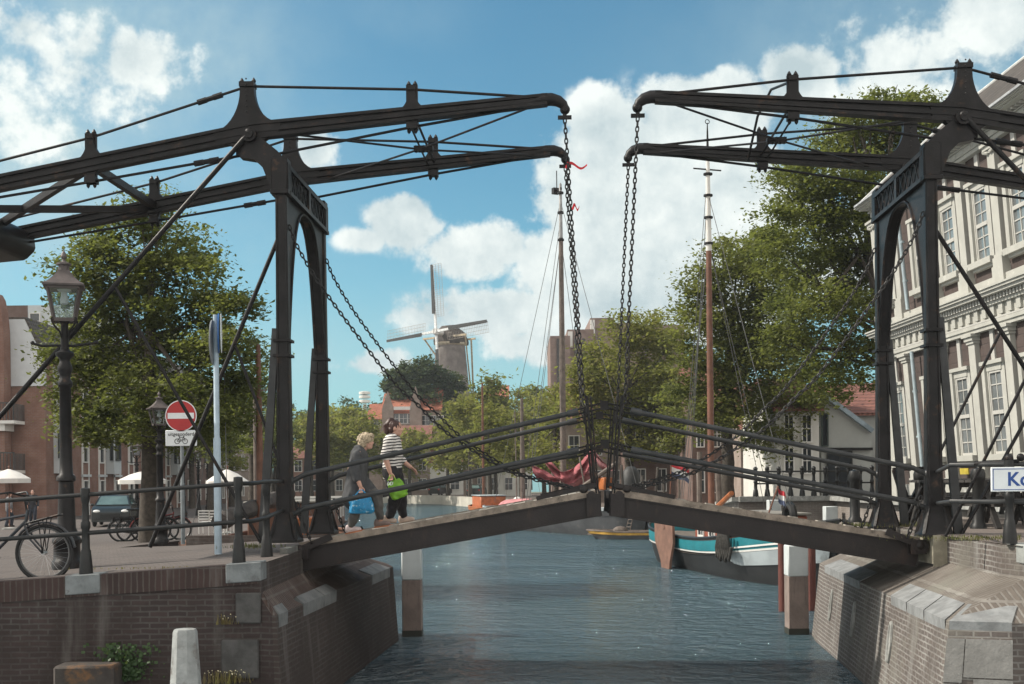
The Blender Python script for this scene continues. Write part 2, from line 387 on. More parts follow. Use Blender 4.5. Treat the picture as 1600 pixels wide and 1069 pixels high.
PAVE = brick('clay street pavers', (.175, .148, .135), (.105, .09, .085), (.05, .045, .042), .22, .11, .014, stain=(.095, .084, .078), stain2=(.062, .055, .052), flat=True, bump=.4)
PAVE2 = brick('quay pavers', (.21, .175, .155), (.17, .14, .125), (.10, .09, .08), .21, .105, .008, stain=(.15, .13, .115), flat=True, bump=.4)
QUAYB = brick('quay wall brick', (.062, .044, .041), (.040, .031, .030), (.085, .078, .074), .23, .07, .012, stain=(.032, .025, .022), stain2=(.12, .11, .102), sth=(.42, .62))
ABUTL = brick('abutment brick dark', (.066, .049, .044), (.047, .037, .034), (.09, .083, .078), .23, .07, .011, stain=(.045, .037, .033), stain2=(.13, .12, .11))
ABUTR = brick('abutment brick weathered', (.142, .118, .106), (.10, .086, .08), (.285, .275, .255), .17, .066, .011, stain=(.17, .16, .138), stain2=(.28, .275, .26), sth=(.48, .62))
CAPBR = brick('sloping brick cap', (.175, .15, .128), (.125, .105, .092), (.29, .275, .25), .085, .23, .016, stain=(.19, .185, .155), stain2=(.105, .088, .076), bump=.8, off=.35)
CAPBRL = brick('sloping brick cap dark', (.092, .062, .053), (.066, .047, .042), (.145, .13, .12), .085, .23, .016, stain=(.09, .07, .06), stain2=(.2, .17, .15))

def lz(x, y):            # height of the left quay: it ramps up to the bridge
    near = max(1.55, 2.05 + .062 * (x + 3.0)) if x < -3.0 else 2.05
    t = min(1, max(0, (y - 20) / 34.)); t = t * t * (3 - 2 * t)
    return near * (1 - t) + 1.05 * t
ledge = [(-3.10, 15.10), (-3.09, 17.0), (-3.07, 18.5), (-3.05, 20.5), (-3.02, 22.6), (-4.4, 23.6), (-6.8, 24.6), (-8.9, 27.5), (-9.2, 32), (-9.6, 42), (-11.5, 56), (-14.5, 78), (-19, 105), (-26, 150), (-30, 176), (-34, 190)]
cols = [0, .02, .06, .12, .2, .32, .5, .75, 1.]
mb = MB(); rings = []
for (ex, ey) in ledge:
    far = -60 if ey < 60 else -150
    rings.append([Vector((ex + (far - ex) * c, ey, lz(ex + (far - ex) * c, ey))) for c in cols])
mb.loft(rings, closed=False)
o = mb.build('quay_pavement', PAVE, smooth=True); tag(o, 'brick paved left quay sloping up to the bridge', None, None, 'structure')
# quay wall along the left bank beyond the bridge
mb = MB(); pts = ledge[4:]
for (a, b) in zip(pts[:-1], pts[1:]):
    za, zb = lz(*a) - .004, lz(*b) - .004
    d = Vector((b[0] - a[0], b[1] - a[1], 0)).normalized(); nrm = Vector((d.y, -d.x, 0)) * -.5
    A = Vector((a[0], a[1], -1)); Bv = Vector((b[0], b[1], -1))
    mb.add([A, Bv, Bv + Vector((0, 0, zb + 1)), A + Vector((0, 0, za + 1))], [(0, 1, 2, 3)])
    mb.add([A + nrm, Bv + nrm, Bv + nrm + Vector((0, 0, zb + .9)), A + nrm + Vector((0, 0, za + .9))], [(3, 2, 1, 0)])
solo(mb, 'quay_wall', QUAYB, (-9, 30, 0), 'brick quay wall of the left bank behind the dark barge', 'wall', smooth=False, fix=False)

# right bank
redge = [(5.95, 14.25), (6.0, 17.2), (6.3, 19.5), (6.5, 22.8), (12.2, 23.4), (12.2, 46.0), (8.6, 46.2), (9.6, 60), (6.5, 78), (1.0, 110), (-4.5, 136), (-8.5, 152), (-24, 176)]
def rz_(y): return 2.2 if y < 50 else max(1.0, 2.2 - (y - 46.2) * .045)
top = [(x, y, rz_(y)) for x, y in redge]
mb = MB()
near = [p for p in top[:6]] + [(60, 46.0, 2.2), (60, 14.25, 2.2)]
mb.add(near, [tuple(range(len(near)))])
rest = top[6:]; fan = [(x, y, z) for x, y, z in rest]
rows = [[Vector(p), Vector((p[0] * .5 + 30, p[1] + 1, p[2])), Vector((150, p[1] + 4, p[2]))] for p in fan]
mb.loft(rows, closed=False)
o = mb.build('quay_pavement', PAVE2, smooth=False); tag(o, 'brick paved right quay in front of the corn exchange', None, None, 'structure')
mb = MB()
for (a, b) in zip(top[3:-1], top[4:]):
    mb.add([(a[0], a[1], -1), (b[0], b[1], -1), (b[0], b[1], b[2] - .004), (a[0], a[1], a[2] - .004)], [(0, 1, 2, 3)])
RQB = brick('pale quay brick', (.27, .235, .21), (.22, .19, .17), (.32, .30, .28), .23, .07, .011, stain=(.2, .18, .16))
solo(mb, 'quay_wall', RQB, (9, 46, 0), 'pale brick quay wall of the right bank behind the white bollards', 'wall', smooth=False, fix=False)
mb = MB()
for (a, b) in zip(top[4:8], top[5:9]): mb.bar((a[0], a[1], a[2] + .0), (b[0], b[1], b[2] + .0), .5, .16)
mb.bar((8.6, 46.1, 2.2), (12.3, 46.1, 2.2), .42, .2)
solo(mb, 'wall_coping', WETST, (10, 46, 2.2), 'grey stone coping along the far pale quay wall', 'coping', smooth=False)

# ------------------------------------------------------------------ abutments
def abutment(name, mwall, mcap, low, edge, foot, wtop, label, blocks, stonemat, plinth, closez=2.17):
    """low: water-line plan (z -1), edge: plan at z 1.4, foot: plan of the foot of the upper wall, wtop: top z per point"""
    n = len(edge); t = thing(name, (edge[0][0], edge[0][1], 0), label, 'bridge abutment')
    m1 = MB()
    for i in range(n - 1):
        a, b = low[i], low[i + 1]; c, d = edge[i + 1], edge[i]
        m1.quad((*a, -1), (*b, -1), (*c, 1.4), (*d, 1.4))
    m1.build('wall', mwall, t, world=True, smooth=False)
    m2 = MB()
    for i in range(n - 1):
        m2.quad((*edge[i], 1.4), (*edge[i + 1], 1.4), (*foot[i + 1][:2], foot[i + 1][2]), (*foot[i][:2], foot[i][2]))
    m2.build('sloping_cap', mcap, t, world=True, smooth=False)
    m3 = MB()
    for i in range(n - 1):
        a, b = foot[i], foot[i + 1]
        m3.quad(a, b, (b[0], b[1], wtop[i + 1]), (a[0], a[1], wtop[i]))
    m3.build('parapet_wall', mwall, t, world=True, smooth=False)
    for seg, f0, f1 in blocks:
        e0, e1 = Vector((*edge[seg], 1.4)), Vector((*edge[seg + 1], 1.4)); g0, g1 = Vector(foot[seg]), Vector(foot[seg + 1])
        p0, p1 = e0.lerp(e1, f0), e0.lerp(e1, f1); q0, q1 = p0.lerp(g0.lerp(g1, f0), .34), p1.lerp(g0.lerp(g1, f1), .34)
        nrm = (p1 - p0).cross(q0 - p0).normalized()
        if nrm.z < 0: nrm = -nrm
        outv = Vector((nrm.x, nrm.y, 0)).normalized() * .012
        mm = MB(); u = nrm * .012; dn = Vector((0, 0, -.16))
        vs = [p0 + outv + u, p1 + outv + u, q1 + u, q0 + u, p0 + outv + dn, p1 + outv + dn, q1 - u * 3, q0 - u * 3]
        mm.add(vs, [(0, 1, 2, 3), (4, 5, 1, 0), (5, 6, 2, 1), (7, 4, 0, 3), (6, 7, 3, 2)])
        mm.build('coping_stone', stonemat, t, world=True, smooth=False)
    return t
# right one
eR = [(5.80, 23.0), (5.72, 22.35), (4.88, 13.62), (5.49, 13.40), (14.0, 13.40)]
lR = [(5.62, 23.4), (5.47, 22.6), (4.52, 13.35), (5.34, 13.05), (14.0, 13.05)]
fR = [(6.6, 23.0, 1.75), (6.45, 21.9, 1.76), (5.92, 14.75, 1.83), (6.02, 14.25, 1.84), (14.0, 14.25, 1.84)]
abR = abutment('bridge_abutment', ABUTR, CAPBR, lR, eR, fR, [2.195] * 5, 'sunlit weathered brick abutment carrying the right end of the bridge',
               [(1, .015, .17), (1, .17, .40), (1, .66, .765), (1, .77, .87), (1, .875, .985), (2, 0, 1)], PALEST, None)
CORN = mat('dressed corner stone', (.175, .17, .16), .85, 0, .35, 1.6, .45, 20, spots=(.34, .34, .325), sscale=2.2, sth=(.56, .66))
nn = Vector((-.34, -.94, .1)).normalized() * .02
def cq(f, z): return Vector((*lR[2], -1)).lerp(Vector((*lR[3], -1)), f).lerp(Vector((*eR[2], 1.4)).lerp(Vector((*eR[3], 1.4)), f), (z + 1) / 2.4) + nn
for f0, f1, z0, z1 in ((-.01, .27, .74, 1.22), (.285, 1.01, .80, 1.22), (-.01, .42, .20, .725), (.435, 1.01, .24, .785), (-.01, .3, -.5, .185), (.315, 1.01, -.5, .225)):
    m_ = MB(); p_ = [cq(f0, z0), cq(f1, z0), cq(f1, z1), cq(f0, z1)]; m_.add(p_ + [p - nn * 3 for p in p_], [(0, 1, 2, 3), (4, 5, 1, 0), (5, 6, 2, 1), (6, 7, 3, 2), (7, 4, 0, 3)]); m_.build('corner_stone', CORN, abR, world=True, smooth=False)
for f_ in (.14, .38, .68):
    def wp(f, z): 
        a = Vector((*lR[1], -1)).lerp(Vector((*lR[2], -1)), f); b = Vector((*eR[1], 1.4)).lerp(Vector((*eR[2], 1.4)), f); return a.lerp(b, (z + 1) / 2.4)
    c0 = wp(f_, .80); ua = (wp(f_ + .01, .80) - c0).normalized(); va = (wp(f_, .9) - c0).normalized(); na = ua.cross(va).normalized()
    if na.x > 0: na = -na
    el_ = [c0 + ua * .07 * math.cos(q) + va * .27 * math.sin(q) * (1 if abs(math.sin(q)) < .9 else .97) for q in [2 * math.pi * k / 22 for k in range(22)]]
    off = MB(); off.prism([p + na * .004 for p in el_], na * .006); off.build('drain_slot', BLACK, abR, world=True, smooth=False)
    rg = MB(); rg.tube([p + na * .006 for p in el_] + [el_[0] + na * .006], .026, 6, False); rg.build('drain_surround', WETST, abR, world=True)
# stone on the right parapet
m_ = MB(); m_.bb(5.97, 6.01, 17.05, 17.9, 1.78, 2.19); m_.bb(5.90, 6.5, 17.04, 17.07, 1.76, 2.2)
m_.build('plinth_stone', mat('yellow grey stone', (.33, .30, .23), .85, 0, .25, 4, .3, 30, spots=(.22, .21, .15)), abR, world=True, smooth=False)
m_ = MB(); m_.bb(5.98, 7.6, 14.18, 14.75, 1.99, 2.215); m_.build('coping_stone', mat('grey bluestone', (.24, .25, .24), .8, 0, .25, 4, .3, 30), abR, world=True, smooth=False, bevel=.012)

# left one
eL = [(-2.99, 15.035), (-2.93, 15.0), (-2.30, 23.3), (-2.5, 24.2), (-6.5, 24.9)]
lL = [(-2.92, 15.0), (-2.76, 14.95), (-2.12, 23.1), (-2.30, 24.4), (-6.5, 25.1)]
fL = [(-3.14, 15.1, 1.6), (-3.13, 15.2, 1.68), (-3.02, 22.5, 1.74), (-3.2, 22.9, 1.74), (-6.5, 24.2, 1.74)]
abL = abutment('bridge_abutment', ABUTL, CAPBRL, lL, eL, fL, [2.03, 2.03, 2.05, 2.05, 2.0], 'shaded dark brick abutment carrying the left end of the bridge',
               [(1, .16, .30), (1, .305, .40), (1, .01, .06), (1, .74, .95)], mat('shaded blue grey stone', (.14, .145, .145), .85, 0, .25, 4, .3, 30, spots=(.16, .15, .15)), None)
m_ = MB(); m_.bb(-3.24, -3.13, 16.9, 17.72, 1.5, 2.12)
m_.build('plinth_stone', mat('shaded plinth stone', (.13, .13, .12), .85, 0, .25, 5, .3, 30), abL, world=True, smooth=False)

# the frontal quay wall on the left, with soldier course and coping stones
qw = thing('quay_wall', (-6, 15.1, 0), 'dark brick quay wall below the bicycle and railing', 'wall')
def topz(x): return lz(x, 15.1)
m_ = MB(); xs = [-40, -20, -12, -9, -7.5, -6, -4.5, -3.45, -3.16]
for a, b in zip(xs[:-1], xs[1:]): m_.quad((a, 15.06, -1), (b, 15.06, -1), (b, 15.10, topz(b) - .25), (a, 15.10, topz(a) - .25))
m_.add([(-3.165, 15.062, -1), (-2.92, 14.995, -1), (-2.985, 15.03, 1.4), (-3.135, 15.085, 1.62), (-3.165, 15.1, 1.72)], [(0, 1, 2, 3, 4)])
m_.bb(-3.19, -3.128, 15.09, 15.3, 1.3, 1.99)
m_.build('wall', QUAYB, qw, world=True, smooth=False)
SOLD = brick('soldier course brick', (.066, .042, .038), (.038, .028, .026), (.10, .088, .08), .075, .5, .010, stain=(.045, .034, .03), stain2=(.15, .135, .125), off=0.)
m_ = MB()
for a, b in zip(xs[:-1], xs[1:]):
    m_.quad((a, 15.075, topz(a) - .25), (b, 15.075, topz(b) - .25), (b, 15.075, topz(b) + .006), (a, 15.075, topz(a) + .006))
    m_.quad((a, 15.075, topz(a) + .006), (b, 15.075, topz(b) + .006), (b, 15.33, topz(b) + .012), (a, 15.33, topz(a) + .012))
m_.build('soldier_course', SOLD, qw, world=True, smooth=False)
for (x0, x1) in ((-5.55, -5.12), (-3.56, -3.12), (-9.2, -8.75)):
    m_ = MB(); z0, z1 = topz(x0) + .022, topz(x1) + .022
    m_.add([(x0, 15.055, z0 - .24), (x1, 15.055, z1 - .24), (x1, 15.4, z1 - .24), (x0, 15.4, z0 - .24), (x0, 15.055, z0), (x1, 15.055, z1), (x1, 15.4, z1), (x0, 15.4, z0)], [(3, 2, 1, 0), (4, 5, 6, 7), (0, 1, 5, 4), (1, 2, 6, 5), (2, 3, 7, 6), (3, 0, 4, 7)])
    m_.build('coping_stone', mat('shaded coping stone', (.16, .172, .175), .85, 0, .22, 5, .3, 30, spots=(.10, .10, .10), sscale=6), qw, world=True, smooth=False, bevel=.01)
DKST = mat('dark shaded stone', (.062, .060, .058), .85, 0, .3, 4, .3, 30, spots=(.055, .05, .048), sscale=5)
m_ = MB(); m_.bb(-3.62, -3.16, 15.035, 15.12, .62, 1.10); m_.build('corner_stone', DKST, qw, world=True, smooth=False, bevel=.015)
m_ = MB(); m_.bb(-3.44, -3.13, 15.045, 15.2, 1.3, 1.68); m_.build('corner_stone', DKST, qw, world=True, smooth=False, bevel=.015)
# rusty stone trough on the wall foot and the mooring post in front of it
m_ = MB(); m_.bb(-5.55, -4.82, 14.62, 15.06, -.5, .86)
solo(m_, 'stone_ledge', mat('rust stained stone', (.045, .038, .034), .9, 0, .35, 3, .4, 20, spots=(.15, .075, .03), sscale=4, sth=(.5, .7)), (-5.2, 14.8, -.5), 'rust stained stone ledge projecting from the foot of the left quay wall', 'ledge', bevel=.03)
c = P(290, 1060, 13.6); z1 = P(290, 983, 13.6).z
m_ = MB(); m_.lathe([(.215, -.6), (.205, .25), (.135, z1 - .03), (.12, z1)], (c.x, c.y, 0), 8, .39)
solo(m_, 'mooring_post', mat('old whitewashed concrete', (.25, .26, .255), .9, 0, .2, 4, .5, 22, spots=(.14, .13, .12), sscale=5, sth=(.5, .66)), (c.x, c.y, -.6), 'tapered whitewashed mooring post standing before the left quay wall', 'mooring post', angle=25)

# guide piles in the water: grey brown shaft with a white top
def pile(px, py, d, ztop, wpx, label, zwhite):
    b = onz(px, py, 0) if d is None else P(px, py, d); w = wpx / F * b.y / 2
    t = thing('guide_pile', (b.x, b.y, -1), label, 'pile', 'white topped guide piles')
    m = MB(); m.bb(-w, w, -w, w, 0, zwhite + 1); m.build('shaft', mat('pile timber', (.20, .155, .135), .85, 0, .2, 2, .3, 20, spots=(.12, .095, .085), sstretch=(5, 5, .4)), t, bevel=.012)
    m = MB(); m.bb(-w - .004, w + .004, -w - .004, w + .004, zwhite + 1, ztop + 1); m.build('painted_top', mat('pile white', (.46, .49, .49), .7, 0, .1, 2), t, bevel=.02)
    m = MB(); m.bb(-w - .005, w + .005, -w - .005, w + .005, .7, 1.12); m.build('wet_band', mat('wet pile timber', (.03, .03, .022), .5, 0, .2), t)
    return t
pile(645, 993, None, 1.72, 30, 'white topped guide pile left of the canal, beyond the left abutment', 1.1)
pile(1245, 990, None, 1.72, 31, 'white topped guide pile right of the canal, before the barge', 1.12)
for px, py, w_, lab in ((1209, 788, 19, 'low white topped post between the barge flag and the quay wall'), (1297, 798, 19, 'white topped post showing above the right bridge leaf')):
    c = P(px, py, 44.8); pile(px, 749 + 29, 44.8, c.z + .16, w_, lab, c.z - .5)
for px, d_ in ((1222, 27.5), (1268, 27.6)):
    c = P(px, 870, d_); mbx = MB(); mbx.tube([(c.x, c.y, -1), (c.x, c.y, 1.62)], .095, 10)
    solo(mbx, 'mooring_pole', mat('red brown mooring pole', (.11, .035, .027), .6, 0, .2), (c.x, c.y, -1), 'red brown mooring pole %s the right guide pile' % ('left of' if px < 1240 else 'right of'), 'pole', 'red mooring poles')
EDGEW = mat('grey edge timber', (.225, .185, .15), .85, 0, .3, 5, .4, 30, spots=(.10, .085, .07), sscale=6)
# ------------------------------------------------------------------ the drawbridge
AL = math.atan(88 / 1900.); HW = 1.385
BX, BY = 1.355 + HW * math.sin(AL), 17.683 + HW * math.cos(AL)
br = thing('drawbridge', (BX, BY, 2.16), 'black iron double drawbridge with balance beams and chains over the canal', 'drawbridge', rz=-AL)
Z0 = 2.16
def bp(x, y, z): return Vector((x, y, z - Z0))
def chain(p0, p1, pitch=.074, sag=0., wire=.0105, par=0):
    p0, p1 = Vector(p0), Vector(p1); L = (p1 - p0).length; n = max(1, int(L / pitch)); mb = MB()
    pts = []
    for i in range(n + 1):
        t = i / n; p = p0.lerp(p1, t); p.z -= sag * 4 * t * (1 - t); pts.append(p)
    l2 = L / n * .5; hw = .0225
    for i in range(n):
        c = (pts[i] + pts[i + 1]) / 2; d = (pts[i + 1] - pts[i]).normalized(); a = d.cross(Vector((.3, 1, .1))).normalized(); b = d.cross(a)
        if (i + par) % 2: a, b = (a * .5 + b * .86), (b * .5 - a * .86)
        ring = []
        for k in range(10):
            t = 2 * math.pi * k / 10; ring.append(c + d * (l2 + wire * .7) * math.cos(t) * 1.08 + a * hw * math.sin(t))
        vs = []; fs = []; N = 10; M = 5
        for k in range(N):
            tg = (ring[(k + 1) % N] - ring[k - 1]).normalized(); s1 = tg.cross(b).normalized()
            for j in range(M):
                q = 2 * math.pi * j / M; vs.append(ring[k] + (s1 * math.cos(q) + b * math.sin(q)) * wire)
        for k in range(N):
            for j in range(M): fs.append((k * M + j, ((k + 1) % N) * M + j, ((k + 1) % N) * M + (j + 1) % M, k * M + (j + 1) % M))
        mb.add(vs, fs)
    return mb
def chain_path(pts, pitch=.074):
    pts = [Vector(p) for p in pts]; sm = []
    for i in range(len(pts) - 1):
        p0 = pts[max(i - 1, 0)]; p1 = pts[i]; p2 = pts[i + 1]; p3 = pts[min(i + 2, len(pts) - 1)]
        for k in range(8):
            t = k / 8; sm.append(.5 * (2 * p1 + (p2 - p0) * t + (2 * p0 - 5 * p1 + 4 * p2 - p3) * t * t + (3 * p1 - p0 - 3 * p2 + p3) * t ** 3))
    sm.append(pts[-1]); acc = [sm[0]]; m = MB(); i = 0
    cur = sm[0]; left = pitch; k = 1; par = 0
    stops = [sm[0]]
    while k < len(sm):
        d = (sm[k] - cur).length
        if d >= left: cur = cur + (sm[k] - cur) / d * left; stops.append(cur); left = pitch
        else: left -= d; cur = sm[k]; k += 1
    for a, b in zip(stops[:-1], stops[1:]):
        q = chain(a, b, pitch * 1.2, par=par); par += 1; m.add(q.v, q.f)
    return m
def flare(x0, zt, zb, wt, wf, wb, wfb):
    """outline (x,z) of a post that flares into the beam above and below"""
    def ft(x): return zbeam(x) + hbeam(x) * .95
    def fb(x): return zbeam(x) - hbeam(x) * .95
    out = []
    for e in (-1, 1):
        T = [(x0 + e * wt, zt)]; Bt = [(x0 + e * wb, zb)]
        for k in range(10):
            a = k / 9 * math.pi / 2; x = x0 + e * (wt + (wf - wt) * (1 - math.cos(a))); T.append((x, ft(x) - .01 + (zt - .09 - ft(x0)) * (1 - math.sin(a))))
            x = x0 + e * (wb + (wfb - wb) * (1 - math.cos(a))); Bt.append((x, fb(x) + .01 - (fb(x0) - zb - .05) * (1 - math.sin(a))))
        out += [T, Bt]
    Lt, Lb, Rt, Rb = out; return Lt, Rt, Lb, Rb
def post_part(s, y, x0, zc, hb, zt, zb, wt, wf, wb, wfb, slope, parent, name='truss_post', thick=.10):
    zct, zcb = zc + hb, zc - hb
    Lt, Rt, Lb, Rb = flare(x0, zt, zb, wt, wf, wb, wfb)
    poly = Lt[::-1] + Rt + Rb[::-1] + Lb
    m = MB(); m.prism([bp(s * px, y - thick / 2, pz) for px, pz in poly], (0, thick, 0))
    m.bar(bp(s * x0, y, zb), bp(s * x0, y, zt + .015), .05 if wt < .08 else .09, thick + .07, up=(1, 0, 0))
    ew = wt * 1.05
    m.bb(s * x0 - ew, s * x0 + ew, y - thick / 2 - .03, y + thick / 2 + .03, zt - .07 - Z0, zt - Z0)
    for e in (-1, 1):
        m.lathe([(.026, 0), (.036, .03), (.02, .06), (0, .085)], bp(s * x0 + e * ew * .8, y, zt), 8)
        if zb > zcb - .6 and wt < .08: m.lathe([(0, -.07), (.024, -.045), (.03, -.015), (.02, 0)], bp(s * x0 + e * wb * .9, y, zb), 8)
    if wt < .08: m.bb(s * x0 - wb * 1.5, s * x0 + wb * 1.5, y - thick / 2 - .03, y + thick / 2 + .03, zb - Z0, zb + .09 - Z0)
    else:
        for k in range(7): m.ball(bp(s * x0 - .0, y - thick / 2 - .035, zct + .12 + k * .08), .013, 6, 4)
    return m.build(name, IRON, parent, angle=35)
ZP = 8.215
def zbeam(ax):      # beam centre line, ax = |x|
    if ax >= 5.12: return ZP - .178 * (ax - 5.12)
    return ZP + .0815 * (5.12 - ax)
def hbeam(ax): return (.106 - .006 * (ax - 5.12) / 3 if ax >= 5.12 else .106 - .046 * (5.12 - ax) / 4.4)
for s in (-1, 1):
    rods = {}
    for y in (-HW, HW):
        # balance beam
        m = MB(); axs = [11.0, 9.9, 8.8, 7.6, 6.4, 5.5, 5.12, 4.6, 3.6, 2.75, 1.7, .95, .78]
        rect = []
        for a in axs:
            h = hbeam(a); z = zbeam(a); rect.append([bp(s * a, y - .045, z - h), bp(s * a, y + .045, z - h), bp(s * a, y + .045, z + h), bp(s * a, y - .045, z + h)])
        m.loft(rect)
        for off, th, hh in ((.95, .17, .022), (-.95, .17, .022), (-.05, .15, .03)):
            rb = []
            for a in axs:
                z = zbeam(a) + hbeam(a) * off; rb.append([bp(s * a, y - th / 2, z - hh), bp(s * a, y + th / 2, z - hh), bp(s * a, y + th / 2, z + hh), bp(s * a, y - th / 2, z + hh)])
            m.loft(rb)
        hook = [(1.02, 8.545), (.85, 8.575), (.72, 8.578), (.62, 8.55), (.55, 8.495), (.525, 8.44)]
        m.tube([bp(s * x, y, z) for x, z in hook], [.075, .095, .092, .083, .07, .06], 12)
        m.ball(bp(s * .525, y, 8.425), .075, 10, 7)
        m.tube([bp(s * .525, y - .09, 8.41), bp(s * .525, y + .09, 8.41)], .03, 8)
        beam = m.build('balance_beam', IRON, br)
        post_part(s, y, 5.19, ZP, .15, 8.93, 7.86, .105, .50, .17, .46, 0., beam, 'pivot_post', .13)
        post_part(s, y, 2.76, zbeam(2.76), .115, 8.82, 8.19, .055, .24, .055, .22, -.0, beam)
        post_part(s, y, 7.55, zbeam(7.55), .135, 8.23, 7.50, .055, .26, .055, .24, -.0, beam)
        # pivot bearing: bracket from the column, pin boss
        m = MB(); m.tube([bp(s * 5.14, y - .17, 8.13), bp(s * 5.14, y + .17, 8.13)], .105, 14); m.tube([bp(s * 5.14, y - .2, 8.13), bp(s * 5.14, y + .2, 8.13)], .06, 12)
        m.build('pivot_bearing', IRON, br)
        m = MB(); m.prism([bp(s * 4.58, y - .10, 7.32), bp(s * 4.58, y - .10, 7.72), bp(s * 4.74, y - .10, 7.9), bp(s * 4.9, y - .10, 8.03), bp(s * 5.02, y - .1, 8.12), bp(s * 5.26, y - .10, 8.12), bp(s * 5.28, y - .10, 7.93), bp(s * 5.3, y - .1, 7.82), bp(s * 5.08, y - .10, 7.78), bp(s * 4.96, y - .1, 7.66), bp(s * 4.88, y - .10, 7.45), bp(s * 4.83, y - .10, 7.32)], (0, .2, 0))
        m.build('pivot_bracket', IRON, br)
        m = MB(); m.bar(bp(s * 4.71, y, 7.3), bp(s * 4.71, y, 7.80), .235, .25, up=(0, 1, 0)); m.bar(bp(s * 4.71, y, 7.26), bp(s * 4.71, y, 7.33), .27, .30, up=(0, 1, 0)); m.build('column_cap', IRON, br, bevel=.012)
        # truss rods
        for nm, pts in (('truss_rod', [(.78, 8.60), (2.76, 8.775), (5.19, 8.885), (7.55, 8.185), (10.9, 7.43)]), ('truss_rod', [(.95, 8.50), (2.76, 8.225), (4.75, 7.88)]), ('truss_rod', [(5.27, 7.87), (7.55, 7.53), (10.9, 7.05)])):
            m = MB(); m.tube([bp(s * x, y, z) for x, z in pts], .021, 8)
            if pts[0][0] != .95:
                q0, q1 = (pts[-3], pts[-2]) if len(pts) > 3 else (pts[0], pts[1])
                for t in (.19, .24, .29): 
                    c0 = Vector((s * (q0[0] + (q1[0] - q0[0]) * t), y, q0[1] + (q1[1] - q0[1]) * t - Z0)); dv = Vector((s * (q1[0] - q0[0]), 0, q1[1] - q0[1])).normalized()
                    m.tube([c0 - dv * .07, c0 + dv * .07], .045 if t != .24 else .038, 8)
            m.build(nm, IRON, br)
        # columns
        m = MB(); prof = [(7.3, .17, .18), (6.2, .178, .185), (5.2, .188, .195), (3.2, .215, .235), (2.45, .235, .27)]
        rr = [[bp(s * 4.70 + a * w_ / 2, y + b * d_ / 2, z) for a, b in ((-1, -.72), (-.72, -1), (.72, -1), (1, -.72), (1, .72), (.72, 1), (-.72, 1), (-1, .72))] for z, w_, d_ in prof]
        m.loft(rr)
        for e in (-1, 1): m.bar(bp(s * 4.70 + e * .075, y, 2.3), bp(s * 4.70 + e * .06, y, 7.25), .025, .27, up=(0, 1, 0), h1=.205)
        col = m.build('portal_column', IRON, br)
        m = MB(); m.loft([[bp(s * 4.70 + a * w_ / 2, y + b * w_ / 2, z) for a, b in ((-1, -1), (1, -1), (1, 1), (-1, 1))] for z, w_ in ((2.50, .27), (2.34, .30), (2.24, .36), (2.20, .43), (2.16, .44))])
        for a in range(4):
            an = a * math.pi / 2 + math.pi / 4; m.bar(bp(s * 4.70 + .12 * math.cos(an), y + .12 * math.sin(an), 2.6), bp(s * 4.70 + .26 * math.cos(an), y + .26 * math.sin(an), 2.2), .05, .06)
        m.build('column_foot', IRON, col, angle=25)
        for z in (4.9, 5.12):
            m = MB(); m.bar(bp(s * 4.70, y, z - .02), bp(s * 4.70, y, z + .02), .285, .255, up=(1, 0, 0)); m.build('column_band', IRON, col)
        # outer leg of the column, stays
        m = MB(); m.bar(bp(s * 4.80, y - .06, 5.3), bp(s * 5.03, y - .06, 2.17), .10, .06, up=(0, 1, 0), w1=.13); m.build('column_strut', IRONG, br)
        if y < 0: q1 = (10.85, 1.95)
        else: q1 = (7.75, 1.95) if s < 0 else (8.85, 1.95)
        z0 = 8.16 if y < 0 else 7.95
        yy = y - .14 if y < 0 else y + .14
        m = MB(); A_ = bp(s * 5.14, yy, z0); B_ = bp(s * q1[0], yy, q1[1]); m.tube([A_, B_], .038, 10); m.ball(A_, .07, 10, 7)
        stay = m.build('brace_stay', IRON, br)
        tq = .355 if y < 0 else .42
        C_ = A_.lerp(B_, tq); m = MB(); m.tube([C_, bp(s * 5.03, yy, 2.16)], .026, 8); m.build('tie_rod', IRON, stay)
        # lifting chain and its rods
        m = chain(bp(s * .53, y, 8.30), bp(s * .30, y, 4.2)); m.add(*(lambda q: (q.v, q.f))(chain(bp(s * .30, y, 4.2), bp(s * .17, y, 3.75))))
        lc = m.build('lifting_chain', CHAIN, br, fix=False)
        m = MB(); m.tube([bp(s * .53, y, 8.42), bp(s * .53, y, 8.30)], .03, 8); m.bar(bp(s * .53 - .1, y, 8.31), bp(s * .53 + .1, y, 8.31), .05, .05); m.build('shackle', IRON, lc)
        m = MB(); m.tube([bp(s * .255, y, 4.25), bp(s * .13, y, 2.83)], .018, 8); m.tube([bp(s * .20, y, 4.25), bp(s * .10, y, 2.83)], .013, 8); m.build('pull_rod', IRON, lc)
        # stay chain from the column down to the deck
        m = chain_path([bp(s * x, y, z) for x, z in ((4.60, 6.82), (4.45, 6.45), (4.03, 5.77), (3.13, 4.56), (2.75, 4.18), (2.26, 3.71), (1.48, 3.21), (1.08, 3.06), (.62, 2.94), (.4, 2.90))])
        m.build('stay_chain', CHAIN, br, fix=False)
        m = chain(bp(s * 4.50, y - .1, 2.75), bp(s * 4.30, y - .1, 2.16), sag=.03); m.build('foot_chain', CHAIN, br, fix=False)
